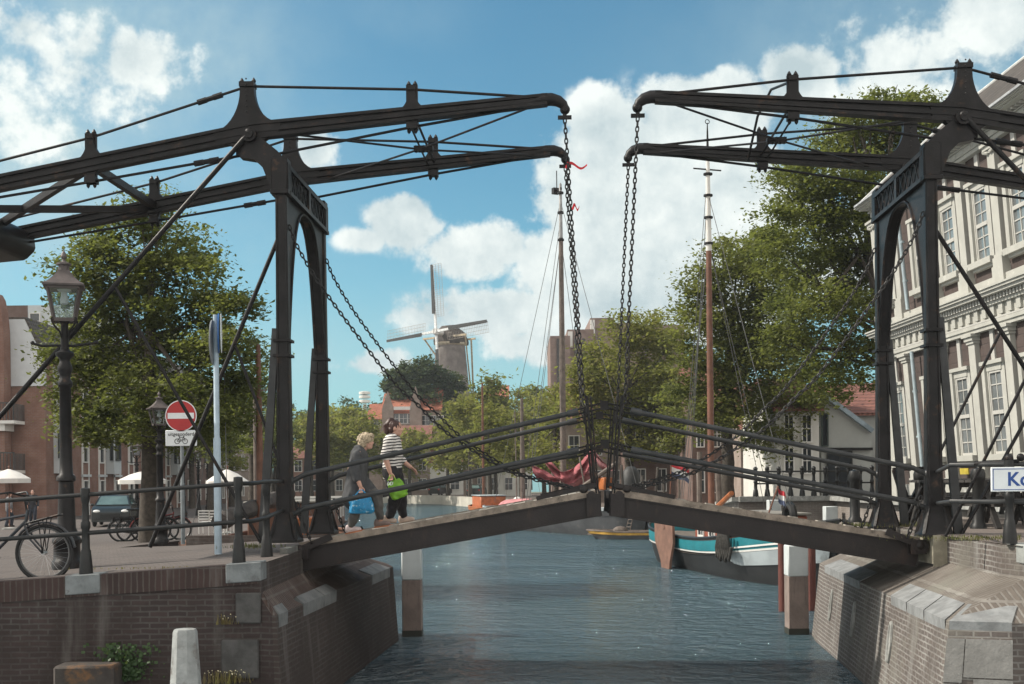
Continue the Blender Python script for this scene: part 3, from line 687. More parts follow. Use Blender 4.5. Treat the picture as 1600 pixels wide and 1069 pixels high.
    # cross girder with lattice, arched spandrel between the columns
    for xo in (-.11, .11):
        m = MB(); X = s * 4.71 + xo
        m.bar(bp(X, -HW, 7.68), bp(X, HW, 7.68), .05, .07); m.bar(bp(X, -HW, 7.30), bp(X, HW, 7.30), .06, .06)
        for k in range(9):
            y0 = -HW + .2 + (2 * HW - .4) * k / 9; y1 = y0 + (2 * HW - .4) / 9
            m.bar(bp(X, y0, 7.32), bp(X, y1, 7.66), .012, .016, up=(1, 0, 0)); m.bar(bp(X, y1, 7.32), bp(X, y0, 7.66), .012, .016, up=(1, 0, 0))
        m.bar(bp(X, 0, 7.3), bp(X, 0, 7.68), .05, .12, up=(0, 1, 0))
        m.build('lattice_girder', IRON, br)
    m = MB(); X = s * 4.71; m.bb(X - .05, X + .05, -HW + .1, HW - .1, 7.31 - Z0, 7.67 - Z0); m.build('light_block_plate', IRON, br, smooth=False)  # plate added inside the lattice so that no light shows through
    m = MB(); arc = []
    hw = HW - .10
    for k in range(25):
        t = math.sin(-math.pi / 2 + math.pi * k / 24); arc.append((hw * t, 5.2 + 2.04 * (1 - abs(t) ** 3.2)))
    for k in range(24):
        (y0, a0), (y1, a1) = arc[k], arc[k + 1]
        m.add([bp(X - .07, y0, a0), bp(X - .07, y1, a1), bp(X - .07, y1, 7.3), bp(X - .07, y0, 7.3), bp(X + .07, y0, a0), bp(X + .07, y1, a1), bp(X + .07, y1, 7.3), bp(X + .07, y0, 7.3)], [(0, 3, 2, 1), (4, 5, 6, 7), (0, 1, 5, 4)])
    m.tube([bp(X - .075, y_, z_) for y_, z_ in arc], .025, 6); m.tube([bp(X + .075, y_, z_) for y_, z_ in arc], .025, 6)
    m.build('arched_spandrel', IRON, br)
    # bracing between the two beams
    m = MB()
    for a0, a1 in ((.95, 4.6),):
        m.tube([bp(s * a0, -HW, 8.5), bp(s * 2.76, -.05, 8.28), bp(s * a1, HW, 8.17)], .017, 6); m.tube([bp(s * a0, HW, 8.5), bp(s * 2.76, .05, 8.28), bp(s * a1, -HW, 8.17)], .017, 6)
    m.box(bp(s * 2.76, 0, 8.28), (.3, .12, .08))
    for k in range(5): m.torus(bp(s * 2.76 - .12 + .06 * k, 0, 8.28), .05, .014, (1, 0, 0), 10, 5)
    m.tube([bp(s * 2.74, -HW, 8.42), bp(s * 2.74, HW, 8.42)], .02, 6); m.tube([bp(s * 2.84, -HW, 8.36), bp(s * 2.84, HW, 8.36)], .016, 6)
    m.build('beam_bracing', IRON, br)
    m = MB(); zq = zbeam(7.55)
    m.bar(bp(s * 7.55, -HW, zq), bp(s * 7.55, HW, zq), .1, .11); m.bar(bp(s * 7.6, -HW, zq - .05), bp(s * 10.8, HW, zbeam(10.8)), .09, .11); m.bar(bp(s * 7.6, HW, zq - .05), bp(s * 10.8, -HW, zbeam(10.8)), .09, .11)
    m.build('counter_bracing', IRON, br)
    m = MB(); zc = zbeam(10.4)
    m.loft([[bp(s * a, -1.62, zc + b) for a, b in ((9.72, -.16), (9.9, -.33), (11.5, -.45), (11.5, .2), (10.0, .24), (9.75, .12))], [bp(s * a, 1.62, zc + b) for a, b in ((9.72, -.16), (9.9, -.33), (11.5, -.45), (11.5, .2), (10.0, .24), (9.75, .12))]])
    m.build('counterweight', IRON, br, bevel=.04)
    if s > 0:
        m = MB(); m.tube([bp(2.5, HW * .9, 8.3), bp(2.52, .3, 8.75), bp(2.62, -.4, 8.95), bp(2.72, -HW, 8.74)], .02, 6); m.build('hoop_rod', IRON, br)
    # bridge leaf: girders, planking, rails
    xa, za = 4.50, 2.14; xb, zb = .11, 2.875
    dx, dz = xb - xa, zb - za; Ld = math.hypot(dx, dz); ex = Vector((s * dx / Ld, 0, dz / Ld)); nz = Vector((-ex.z * (1 if ex.x > 0 else -1), 0, abs(ex.x)))
    o0 = bp(s * xa, 0, za)
    def dk(t, y, h): return o0 + ex * t + Vector((0, y, 0)) + nz * h
    m = MB(); n = 30
    for k in range(n):
        a, b = Ld * k / n + .006, Ld * (k + 1) / n - .006; j = rng.uniform(-.004, .004); w_ = HW - .02
        vs = [dk(t, y_, h) for h in (-.055 + j, j) for t, y_ in ((a, -w_), (b, -w_), (b, w_), (a, w_))]
        m.add(vs, [(3, 2, 1, 0), (4, 5, 6, 7), (0, 1, 5, 4), (1, 2, 6, 5), (2, 3, 7, 6), (3, 0, 4, 7)])
    for k in range(11):
        a = Ld * (k + .35) / 11
        for y_ in (-HW + .03,):
            vs = [dk(t, yy_, h) for h in (0, .028) for t, yy_ in ((a, -HW - .01), (a + .12, -HW - .01), (a + .12, -HW + .16), (a, -HW + .16))]
            m.add(vs, [(4, 5, 6, 7), (0, 1, 5, 4), (1, 2, 6, 5), (2, 3, 7, 6), (3, 0, 4, 7)])
    leaf = m.build('bridge_leaf', DECKW, br, smooth=False)
    for y_ in (-HW - .012, HW - .033):
        m = MB(); m.add([dk(t, y_ + q, h) for h in (-.075, .012) for t, q in ((0, 0), (Ld, 0), (Ld, .045), (0, .045))], [(3, 2, 1, 0), (4, 5, 6, 7), (0, 1, 5, 4), (1, 2, 6, 5), (2, 3, 7, 6), (3, 0, 4, 7)]); m.build('edge_board', EDGEW, leaf, smooth=False)
    m = MB(); vs = [dk(t, y_, h) for h in (-.064, -.056) for t, y_ in ((0, -HW), (Ld, -HW), (Ld, HW), (0, HW))]
    m.add(vs, [(3, 2, 1, 0), (4, 5, 6, 7)])
    for y_ in (-HW + .045, -.5, .5, HW - .045):
        hh = .34; vs = [dk(t, y_ + e * .03, h) for t, h in ((-.02, -.40), (Ld, -.36), (Ld, -.07), (-.02, -.07)) for e in (-1, 1)]
        m.add(vs, [(0, 2, 4, 6), (7, 5, 3, 1), (0, 1, 3, 2), (2, 3, 5, 4), (4, 5, 7, 6), (6, 7, 1, 0)])
        if abs(y_) > 1:
            for h0 in (-.395, -.085):
                a_, b_ = dk(-.02, y_, h0), dk(Ld, y_, h0 + (.035 if h0 < -.2 else 0)); m.bar(a_, b_, .10, .025)
    for k in range(6):
        t = .3 + k * (Ld - .5) / 5; m.bar(dk(t, -HW + .1, -.2), dk(t, HW - .1, -.2), .06, .16)
    m.build('girder_frame', RUSTB, leaf, smooth=False)
    m = MB(); m.box(dk(Ld - .06, 0, -.16), (.16, 2 * HW - .05, .3)); m.tube([dk(Ld - .1, -HW - .06, -.05), dk(Ld - .1, HW + .06, -.05)], .06, 10)
    for y_ in (-HW, HW): m.ball(dk(Ld - .2, y_, .05), (.07, .05, .06), 8, 6); m.box(dk(Ld - .10, y_, -.2), (.2, .1, .33)); m.bar(dk(Ld - .9, y_, .04), dk(Ld, y_, .08), .04, .06)
    m.build('meeting_beam', RUSTB, leaf)
    m = MB(); m.tube([dk(-.02, -HW - .1, -.12), dk(-.02, HW + .1, -.12)], .10, 12)
    for y_ in (-HW, HW): m.box(dk(.02, y_ - .02, -.13), (.22, .14, .2)); m.ball(dk(.0, y_ - .06, -.10), (.085, .06, .085), 10, 7); m.bar(dk(-.02, y_ - .06, -.1), dk(.5, y_ - .06, .02), .03, .10)
    m.build('hinge', RUSTB, leaf)
    for y in (-HW, HW):
        for (za_, zb_) in ((3.13, 4.02), (2.635, 3.455)):
            m = MB(); p = [bp(s * 4.60, y, za_ - .07), bp(s * 4.5, y, za_ - .025), bp(s * 4.42, y, za_ + .02)] + [bp(s * (4.42 + (.40 - 4.42) * t), y, za_ + .02 + (zb_ - za_ - .02) * t) for t in (.25, .5, .75, 1)]
            m.tube(p, .038, 10); m.tube([p[-1] - (p[-1] - p[-2]).normalized() * .14, p[-1] + (p[-1] - p[-2]).normalized() * .02], .052, 10); m.ball(p[0] + Vector((s * .03, 0, 0)), .075, 8, 6)
            hr = m.build('hand_rail', IRONG, leaf)
            m = MB()
            for dzz in (-.04, .035):
                m.tube([bp(s * .40, y, zb_ + dzz), bp(s * .03, y, zb_ + .09 + dzz)], .014, 6)
            m.box(bp(s * .03, y, zb_ + .09), (.06, .05, .13)); m.box(bp(s * .25, y, zb_ + .03), (.05, .05, .13)); m.build('rail_link', IRON, leaf)

# red ribbons tied to the lifting chains
for (x, z, L_, lab) in ((-.50, 8.32, .34, 'red ribbon fluttering from the far left beam tip'), (-.40, 7.62, .10, 'small red ribbon end tied low on the left lifting chains')):
    w_ = br.matrix_basis @ bp(x, HW - .03, z); m = MB(); rg = []
    for k in range(15):
        f = k / 14; rg.append([w_ + Vector((f * L_, .02 * math.sin(f * 9), .045 * math.sin(f * 6.5 + .4) - .02 * f)) + Vector((0, 0, q * (.028 - .012 * f))) for q in (-1, 1)])
    m.loft(rg, closed=False); m.tube([w_ + Vector((-.02, 0, -.05)), w_ + Vector((.02, 0, .05))], .02, 6)
    solo(m, 'ribbon', mat('bright red ribbon', (.60, .035, .045), .7), w_, lab, 'ribbon', fix=False)
# ------------------------------------------------------------------ railings
def post_mb(c, h, s=1.):
    m = MB(); m.lathe([(.105 * s, 0), (.098 * s, .10 * h), (.075 * s, .27 * h), (.062 * s, .29 * h), (.058 * s, .52 * h), (.072 * s, .54 * h), (.072 * s, .60 * h), (.055 * s, .62 * h), (.05 * s, .82 * h), (.065 * s, .86 * h), (.075 * s, .93 * h), (.07 * s, h), (0, h + .01)], c, 12); return m
t = thing('railing', (-5.3, 15.2, topz(-5.3)), 'black two bar railing with cast posts on the left quay wall', 'railing')
pp = []
for px in (-260, -30, 133, 372):
    x = (px - 800 + 0) / F * 15.22 - .0; c = Vector((x, 15.22, topz(x) + .02)); pp.append(c)
    post_mb(c, 1.07, .82).build('post', BLACK, t, world=True, angle=50)
for hz in (.99, .51):
    m = MB(); e = pp[-1] + Vector((0, 0, hz)); cw = br.matrix_basis @ bp(-4.72, -HW - .1, 3.06 if hz > .8 else 2.63)
    m.tube([p + Vector((0, 0, hz)) for p in pp] + [e + Vector((.12, .25, -.0)), e + Vector((.15, .9, .02)), cw], .028, 10); m.build('rail', BLACK, t, world=True)
c = Vector((-3.36, 16.6, 2.03)); post_mb(c, 1.0, .82).build('post', BLACK, t, world=True, angle=50)
t = thing('railing', (7, 15, 2.2), 'black two bar railing with cast posts on the right quay corner', 'railing')
c1 = P(1578, 853, 14.55); c1.z = 2.215; c2 = Vector((9.6, 14.6, 2.2))
for c in (c1, c2): post_mb(c, 1.0, .82).build('post', BLACK, t, world=True, angle=50)
for hz, z_ in ((.95, 3.09), (.50, 2.64)):
    m = MB(); cw = br.matrix_basis @ bp(4.75, -HW, z_)
    m.tube([cw, c1 + Vector((-.5, .55, hz)), c1 + Vector((-.1, .08, hz)), c1 + Vector((.15, 0, hz)), c2 + Vector((0, 0, hz))], .028, 10); m.build('rail', IRONG, t, world=True)
m = MB(); m.tube([c1 + Vector((.3, .2, 2.0)), c1 + Vector((-.45, .9, .05))], .022, 8); m.tube([c1 + Vector((-.3, .3, .96)), c1 + Vector((.12, 0, .98))], .03, 8)
m.ball(c1 + Vector((-.0, 0, 1.02)), .055, 8, 6); m.ball(c1 + Vector((.14, 0, 1.03)), .05, 8, 6); m.build('stay', IRON, t, world=True)
# far railing on the right quay wall
t = thing('railing', (10.5, 45.9, 2.3), 'black railing of many short posts on the far pale quay wall', 'railing')
q0 = P(1180, 700, 46); q1 = P(1362, 700, 46)
for k in range(11):
    f = k / 10; c = Vector((q0.x + (q1.x - q0.x) * f, 46.0, 2.28)); m = post_mb(c, 1.0, 1.1); m.ball(c + Vector((0, 0, 1.06)), .09, 8, 6); m.build('post', BLACK, t, world=True, angle=50)
for hz in (.95, .5):
    m = MB(); m.tube([(q0.x, 46, 2.28 + hz), (q1.x, 46, 2.28 + hz)], .03, 8); m.build('rail', BLACK, t, world=True)
# black bollards
bm = MB(); bm.lathe([(.16, 0), (.15, .06), (.115, .1), (.11, .72), (.135, .76), (.14, .86), (.11, .93), (0, .96)], (0, 0, 0), 14)
BOL = ((1529, 826, 'thick black bollard beside the right portal, before the terrace tables'), (1438, 818, 'thick black bollard between the columns of the right portal'), (1336, 816, 'thick black bollard left of the right portal rear column'))
b0 = None
for px, py, lab in BOL:
    c = onz(px, py, 2.2)
    if b0 is None: o = bm.build('bollard', BLACK, None, angle=50); b0 = o
    else: o = b0.copy(); COL.objects.link(o)
    o.location = c; o.scale = (.8, .8, 1); tag(o, lab, 'bollard', 'black bollards on the right quay')
m = MB(); c = onz(1423, 818, 2.2); m.bar(c + Vector((-.25, 0, .95)), c + Vector((.02, 0, .02)), .14, .06, up=(0, 1, 0)); m.bar(c + Vector((-.02, 0, .35)), c + Vector((.3, .1, .9)), .05, .05); m.bar(c + Vector((-.3, 0, .95)), c + Vector((.5, 0, .97)), .08, .06)
solo(m, 'lifting_winch', IRON, c, 'black iron winch stand with a slanted arm between the right portal columns', 'winch')

# name board on the right quay railing
t = thing('name_board', (c1.x, c1.y - .13, c1.z), 'white name board with blue border and blue lettering at the right edge', 'sign')
wl = P(1548, 748, 14.42); wr = P(1636, 748, 14.42); zt, zb = P(1580, 730, 14.42).z, P(1580, 768, 14.42).z
SIGNW = mat('sign white', (.74, .77, .78), .45, 0, .05, 3); SIGNB = mat('sign blue', (.02, .07, .26), .45, 0, .1)
m = MB(); m.bb(wl.x, wr.x, 14.40, 14.425, zb, zt); m.build('board', SIGNW, t, world=True, bevel=.004)
m = MB(); i_ = .018; g = .008
for x0, x1, z0, z1 in ((wl.x + i_, wr.x - i_, zt - i_ - g, zt - i_), (wl.x + i_, wr.x - i_, zb + i_, zb + i_ + g), (wl.x + i_, wl.x + i_ + g, zb + i_ + g, zt - i_ - g), (wr.x - i_ - g, wr.x - i_, zb + i_ + g, zt - i_ - g)): m.bb(x0, x1, 14.397, 14.403, z0, z1)
m.build('border', SIGNB, t, world=True, smooth=False)
RX = Matrix.Rotation(rad(90), 3, 'X')
k = P(1592, 748, 14.397); text_mb('Ko', .225, (k.x, 14.398, (zt + zb) / 2 - .005), RX, spacing=1.05, bold=.005).build('lettering', SIGNB, t, world=True, smooth=False)

# ------------------------------------------------------------------ lamps
def lamp(loc, label, s=1., rz=.3):
    t = thing('street_lamp', loc, label, 'street lamp', 'old style street lamps', rz)
    m = MB(); m.lathe([(.21, 0), (.21, .12), (.185, .14), (.18, .36), (.20, .38), (.20, .43), (.15, .5), (.14, .56)], n=8); m.lathe([(.15, .54), (.125, .6), (.115, .95), (.10, 1.25), (.13, 1.27), (.13, 1.33), (.095, 1.36), (.085, 1.6), (.078, 2.6), (.10, 2.62), (.10, 2.68), (.075, 2.72), (.075, 2.78), (.10, 2.84), (.10, 2.9), (.075, 2.96), (.07, 3.0), (.125, 3.06), (.125, 3.10), (.06, 3.14), (.05, 3.5), (.09, 3.56)], n=16)
    m.build('post', IRON, t, angle=50)
    m = MB(); m.tube([(-.42, 0, 3.22), (-.3, 0, 3.19), (-.12, 0, 3.2), (.12, 0, 3.2), (.42, 0, 3.25)], .018, 8); m.ball((-.43, 0, 3.23), .03); m.ball((.43, 0, 3.26), .03)
    for k in range(4):
        a = k * math.pi / 2 + .78; ca, sa = math.cos(a), math.sin(a)
        m.tube([(ca * r, sa * r, z) for r, z in ((.05, 3.30), (.09, 3.40), (.17, 3.46), (.225, 3.52), (.235, 3.57), (.20, 3.60), (.175, 3.56), (.19, 3.53))], .013, 6)
    m.build('ladder_bar', IRON, t)
    lan = MB(); z0, z1, w0, w1 = 3.56, 4.02, .135, .215
    cs = ((-1, -1), (1, -1), (1, 1), (-1, 1))
    for i in range(4):
        a, b = cs[i], cs[(i + 1) % 4]
        lan.bar((a[0] * w0, a[1] * w0, z0), (a[0] * w1, a[1] * w1, z1), .035, .035)
        lan.bar((a[0] * w0, a[1] * w0, z0), (b[0] * w0, b[1] * w0, z0), .04, .05); lan.bar((a[0] * w1, a[1] * w1, z1), (b[0] * w1, b[1] * w1, z1), .045, .05)
    la = lan.build('lantern', mat('lantern bronze', (.06, .048, .045), .5, 0, .2, 8), t, angle=25)
    m = MB()
    for i in range(4):
        a, b = cs[i], cs[(i + 1) % 4]; q = .97
        m.quad((a[0] * w0 * q, a[1] * w0 * q, z0), (b[0] * w0 * q, b[1] * w0 * q, z0), (b[0] * w1 * q, b[1] * w1 * q, z1), (a[0] * w1 * q, a[1] * w1 * q, z1))
    m.build('pane', glassmat(), la, smooth=False, fix=False)
    m = MB(); sq = math.sqrt(2)
    m.lathe([(.275 * sq, 4.03), (.28 * sq, 4.055), (.22 * sq, 4.09), (.165 * sq, 4.145), (.12 * sq, 4.20), (.085 * sq, 4.25), (.08 * sq, 4.27)], n=4, rot=math.pi / 4)
    m.lathe([(.075, 4.26), (.075, 4.34), (.105, 4.35), (.105, 4.375), (.03, 4.40), (.02, 4.43), (.045, 4.47), (.035, 4.51), (0, 4.57)], n=12)
    m.build('lamp_roof', mat('lantern roof', (.085, .07, .068), .55, 0, .2, 8), la, angle=25)
    m = MB(); m.lathe([(.10, 4.0), (.07, 3.97), (.04, 3.96), (.045, 3.90), (.06, 3.85), (.05, 3.80), (0, 3.78)], n=12); m.build('bulb', mat('milky bulb', (.45, .43, .40), .3, 0, .05), la)
    return t
c = onz(105, 890, 1.83); L1 = lamp(c, 'tall black street lamp standing on the left quay behind the bicycle wheel')
c = P(251, 838, 31); c.z = lz(c.x, c.y); o = dup(L1, c, .5, 'black street lamp behind the round no entry sign'); o.scale = (1, 1, (P(255, 615, 31).z - c.z) / 4.5)
for px, d_, lab in ((214, 60, 'small street lamp seen left of the big tree trunk, above the white parasol'), (287, 66, 'small street lamp right of the sign pole among the quay trees'), (310, 74, 'distant street lamp between the quay trees, beside the slanting brace'), (325, 80, 'most distant street lamp on the left quay, left of the blue pole')):
    c = P(px, 770, d_); c.z = lz(c.x, c.y); o = dup(L1, c, .4, lab); o.scale = (1, 1, .95)

# ------------------------------------------------------------------ traffic signs
c = P(286, 843, 26); c.z = lz(c.x, c.y)
t = thing('traffic_sign', c, 'round red no entry sign with a white plate below on a grey post', 'traffic sign')
m = MB(); m.lathe([(.045, 0), (.045, 1.3), (.036, 1.32), (.036, 3.0)], n=12); m.build('post', mat('grey sign post', (.16, .18, .19), .5), t)
zc = P(286, 650, 26).z - c.z; r_ = 24.5 / F * 26
m = MB(); m.prism([(r_ * math.cos(a), -.05, zc + r_ * math.sin(a)) for a in [2 * math.pi * k / 40 for k in range(40)]], (0, -.012, 0)); m.build('disc_rim', SIGNW, t)
m = MB(); m.prism([(r_ * .94 * math.cos(a), -.063, zc + r_ * .94 * math.sin(a)) for a in [2 * math.pi * k / 40 for k in range(40)]], (0, -.003, 0)); m.build('red_disc', mat('sign red', (.42, .028, .03), .4, 0, .08, 3), t)
m = MB(); m.bb(-r_ * .84, r_ * .84, -.070, -.067, zc - r_ * .185, zc + r_ * .185); m.build('white_bar', SIGNW, t, smooth=False)
z1, z0 = P(286, 672.5, 26).z - c.z, P(286, 697, 26).z - c.z; hw = 24.5 / F * 26
m = MB(); m.bb(-hw, hw, -.062, -.05, z0, z1); m.build('sign_plate', SIGNW, t, bevel=.01)
text_mb('uitgezonderd', .105, (0, -.064, z1 - .085), RX, bold=.0008).build('lettering', BLACK, t, smooth=False)
m = MB(); zz = z0 + .10
for e in (-1, 1): m.torus((e * .085, -.066, zz), .052, .0065, (0, 1, 0), 20, 5)
K = lambda x, z: (x, -.066, zz + z)
for a, b in (((-.085, 0), (-.03, .085)), ((-.03, .085), (.055, .085)), ((-.085, 0), (-.005, 0)), ((-.005, 0), (.055, .085)), ((-.005, 0), (-.04, .105)), ((.085, 0), (.05, .115)), ((-.06, .11), (-.02, .11)), ((.05, .115), (.075, .105))): m.tube([K(*a), K(*b)], .006, 5)
m.build('bicycle_symbol', BLACK, t)

c = onz(341, 866, 1.98)
t = thing('sign_pole', c, 'pale blue grey pole with two signs seen edge on at its top', 'sign pole')
zt = P(344, 492, c.y).z - c.z; zs = P(343, 686, c.y).z - c.z
m = MB(); m.lathe([(.055, 0), (.055, zs), (.042, zs + .03), (.040, zt)], n=14); m.build('post', GALV, t)
for dx, h0, h1, rz in ((-.055, 570, 500, rad(94)), (.055, 552, 490, rad(101))):
    za, zb = P(344, h0, c.y).z - c.z, P(344, h1, c.y).z - c.z; R_ = Matrix.Rotation(rz, 3, 'Z'); rr = (zb - za) / 2
    m = MB(); m.prism([Vector((dx, 0, (za + zb) / 2)) + R_ @ Vector((rr * .9 * math.cos(a), 0, rr * math.sin(a))) for a in [2 * math.pi * k / 32 for k in range(32)]], R_ @ Vector((0, .02 if dx > 0 else -.02, 0)))
    sg = m.build('sign_disc', mat('sign blue face', (.03, .11, .30), .4, 0, .1) if dx > 0 else mat('grey sign back', (.2, .215, .225), .5), t)
    m = MB(); m.prism([Vector((dx + (.004 if dx > 0 else -.004), 0, (za + zb) / 2)) + R_ @ Vector((rr * .9 * math.cos(a), -.02 if dx > 0 else .0, rr * math.sin(a))) for a in [2 * math.pi * k / 32 for k in range(32)]], R_ @ Vector((0, -.004, 0))) if dx > 0 else m.bb(dx - .0, dx + .06, -.02, .02, za + .1, zb - .1)
    m.build('sign_face' if dx > 0 else 'clamp', SIGNW if dx > 0 else GALV, sg)

# ------------------------------------------------------------------ bicycles
def bicycle(loc, rz, label, framemat, group):
    """wheels in the x-z plane, rear wheel at x=0, front wheel at x=1.12"""
    t = thing('bicycle', loc, label, 'bicycle', group, rz); R_ = .345
    for x in (0, 1.12):
        m = MB(); m.torus((x, 0, R_), R_ - .02, .021, (0, 1, 0), 40, 8); wh = m.build('tyre', RUBBER, t)
        m = MB(); m.torus((x, 0, R_), R_ - .05, .012, (0, 1, 0), 36, 6)
        m.build('rim', mat('dull rim', (.12, .12, .12), .4, .5), wh)
        m = MB()
        for k in range(28):
            a = 2 * math.pi * k / 28; m.tube([(x, .02 * (-1) ** k, R_), (x + (R_ - .05) * math.cos(a), 0, R_ + (R_ - .05) * math.sin(a))], .0014, 3, False)
        m.tube([(x, -.05, R_), (x, .05, R_)], .022, 8); m.build('spokes', CHROME, wh)
        m = MB(); pts = [(x + (R_ + .02) * math.cos(a), 0, R_ + (R_ + .02) * math.sin(a)) for a in [rad(q) for q in (range(-10, 200, 14) if x == 0 else range(10, 160, 14))]]
        for yq in (-.02, .0, .02): m.tube([(p[0], yq, p[2]) for p in pts], .012, 5)
        m.build('mudguard', framemat, t)
    m = MB(); bb_ = (.47, 0, .29); st = (.33, 0, .78); hd = (.93, 0, .86)
    for a, b, r in ((bb_, st, .018), ((.36, 0, .70), (.91, 0, .80), .017), (bb_, (.9, 0, .72), .02), (hd, (.9, 0, .68), .02), (st, (.325, 0, .92), .014)): m.tube([a, b], r, 8)
    for y in (-.06, .06):
        m.tube([(0, y, R_), (.34, y * .3, .74)], .011, 6); m.tube([(0, y, R_), (.46, y * .5, .29)], .011, 6); m.tube([(.9, y * .8, .70), (.97, y, .52), (1.12, y, R_)], .013, 6)
    m.build('frame', framemat, t)
    m = MB(); m.tube([(.92, 0, .84), (.89, 0, 1.02)], .013, 8); m.tube([(.68, -.29, 1.05), (.82, -.26, 1.07), (.90, -.1, 1.03), (.90, .1, 1.03), (.82, .26, 1.07), (.68, .29, 1.05)], .012, 8); m.build('handlebar', IRON, t)
    m = MB(); m.loft([[Vector((x, w * math.cos(a), .95 + h + .03 * math.sin(a))) for a in [2 * math.pi * k / 10 for k in range(10)]] for x, w, h in ((.18, .06, .02), (.22, .10, .01), (.32, .09, 0), (.42, .035, 0), (.48, .02, -.01))]); m.build('saddle', BLACK, t)
    m = MB()
    for y in (-.06, .06): m.tube([(-.26, y, .73), (.30, y, .75)], .008, 6); m.tube([(-.17, y, .73), (0, y, R_)], .007, 6); m.tube([(.02, y, .73), (0, y, R_)], .007, 6)
    for k in range(6): m.tube([(-.26 + .1 * k, -.06, .73), (-.26 + .1 * k, .06, .73)], .006, 5)
    m.tube([(-.20, -.02, .72), (-.21, -.02, .62)], .03, 8)
    m.build('luggage_rack', IRON, t)
    m = MB(); m.loft([[Vector((x, .05 + e, z)) for x, z in ((-.03, R_ - .06), (.5, .21), (.58, .29), (.5, .37), (-.03, R_ + .06))] for e in (-.015, .015)]); m.build('chain_case', BLACK, t)
    m = MB(); m.tube([(.47, -.09, .29), (.55, -.09, .14)], .012, 6); m.tube([(.47, .09, .29), (.39, .09, .44)], .012, 6); m.box((.55, -.14, .14), (.09, .09, .025)); m.box((.39, .14, .44), (.09, .09, .025)); m.tube([(.47, -.09, .29), (.47, .09, .29)], .02, 8); m.build('pedals', BLACK, t)
    m = MB()
    for y in (-.07, .07): m.tube([(.93, y, .70), (1.32, y, .80)], .010, 6); m.tube([(1.12, y, .345), (1.18, y, .76)], .007, 6); m.tube([(1.12, y, .345), (1.08, y, .735)], .007, 6)
    for k in range(5): m.tube([(.95 + .09 * k, -.07, .705 + .023 * k), (.95 + .09 * k, .07, .705 + .023 * k)], .007, 5)
    m.build('front_rack', IRON, t)
    return t
bf = mat('black bicycle enamel', (.02, .022, .028), .28, 0, .2, spec=.6)
c = onz(65, 906, 1.815); bk = bicycle(c + Vector((-1.232, .08, -.04)), .02, 'black upright bicycle against the left quay railing, cut by the frame edge', bf, 'bicycles on the left quay')
bk.scale = (1.1, 1.1, 1.1)
bred = mat('red bicycle enamel', (.17, .02, .02), .35, 0, .2)
for px, py, rz, lab, fm in ((200, 822, .3, 'dark bicycle parked in front of the car on the left quay', bf), (222, 828, .5, 'red framed bicycle leaning by the big tree trunk', bred), (188, 815, .15, 'dark bicycle nearest the car front on the left quay', bf)):
    c = P(px, py, 36); c.z = lz(c.x, c.y); o = dup(bk, c, rz, lab); o.scale = (1, 1, 1)
    if fm is not bf:
        for ch in o.children:
            if ch.name.startswith(('frame', 'mudguard')):
                ch.data = ch.data.copy(); ch.data.materials.clear(); ch.data.materials.append(fm)
c = onz(1165, 778, 1.75); o = dup(bk, c, .2, 'dark bicycle parked before the brick row houses on the right quay')
o = dup(bk, c + Vector((1.6, .8, 0)), .35, 'dark bicycle with its wheel turned, right of the other by the row houses')

# ------------------------------------------------------------------ people
def caps(mb, p0, r0, p1, r1, n=12):
    p0, p1 = Vector(p0), Vector(p1); d = p1 - p0; L = d.length or 1e-4; d /= L; pts = []; rs = []
    for k in range(5):
        a = k / 4 * math.pi / 2; pts.append(p0 - d * r0 * math.cos(a)); rs.append(max(.0006, r0 * math.sin(a)))
    for k in range(5):
        a = math.pi / 2 - k / 4 * math.pi / 2; pts.append(p1 + d * r1 * math.cos(a)); rs.append(max(.0006, r1 * math.sin(a)))
    mb.tube(pts, rs, n); return mb
def limb(mb, pts, rs):
    for i in range(len(pts) - 1): caps(mb, pts[i], rs[i], pts[i + 1], rs[i + 1])
    return mb
SKIN = mat('skin', (.50, .29, .22), .55, 0, .08, 8)
def hand(mb, wrist, fdir, side, curl=.6, s=1.):
    """palm and five fingers; fdir = direction of the fingers, side = direction of the thumb"""
    w = Vector(wrist); f = Vector(fdir).normalized(); sd_ = Vector(side); sd_ = (sd_ - f * sd_.dot(f)).normalized(); nn = f.cross(sd_)
    for k in (-1.2, -.4, .4, 1.2): caps(mb, w + f * .015, .017 * s, w + f * .085 * s + sd_ * k * .019 * s, .0135 * s, 8)
    for k, L in ((1.5, .072), (.5, .08), (-.5, .075), (-1.5, .058)):
        a = w + f * .088 * s + sd_ * k * .019 * s; cdir = (f * math.cos(curl) + nn * math.sin(curl)); c2 = (f * math.cos(curl * 2.2) + nn * math.sin(curl * 2.2))
        m_ = a + cdir * L * .5 * s; caps(mb, a, .0095 * s, m_, .0088 * s, 8); caps(mb, m_, .0088 * s, m_ + c2 * L * .5 * s, .0072 * s, 8)
    a = w + f * .03 * s + sd_ * .03 * s; b = a + (f * .7 + sd_ * .6 + nn * .3) * .042 * s; caps(mb, a, .0125 * s, b, .0105 * s, 8); caps(mb, b, .0105 * s, b + (f * .85 + sd_ * .15 + nn * .4) * .03 * s, .009 * s, 8)
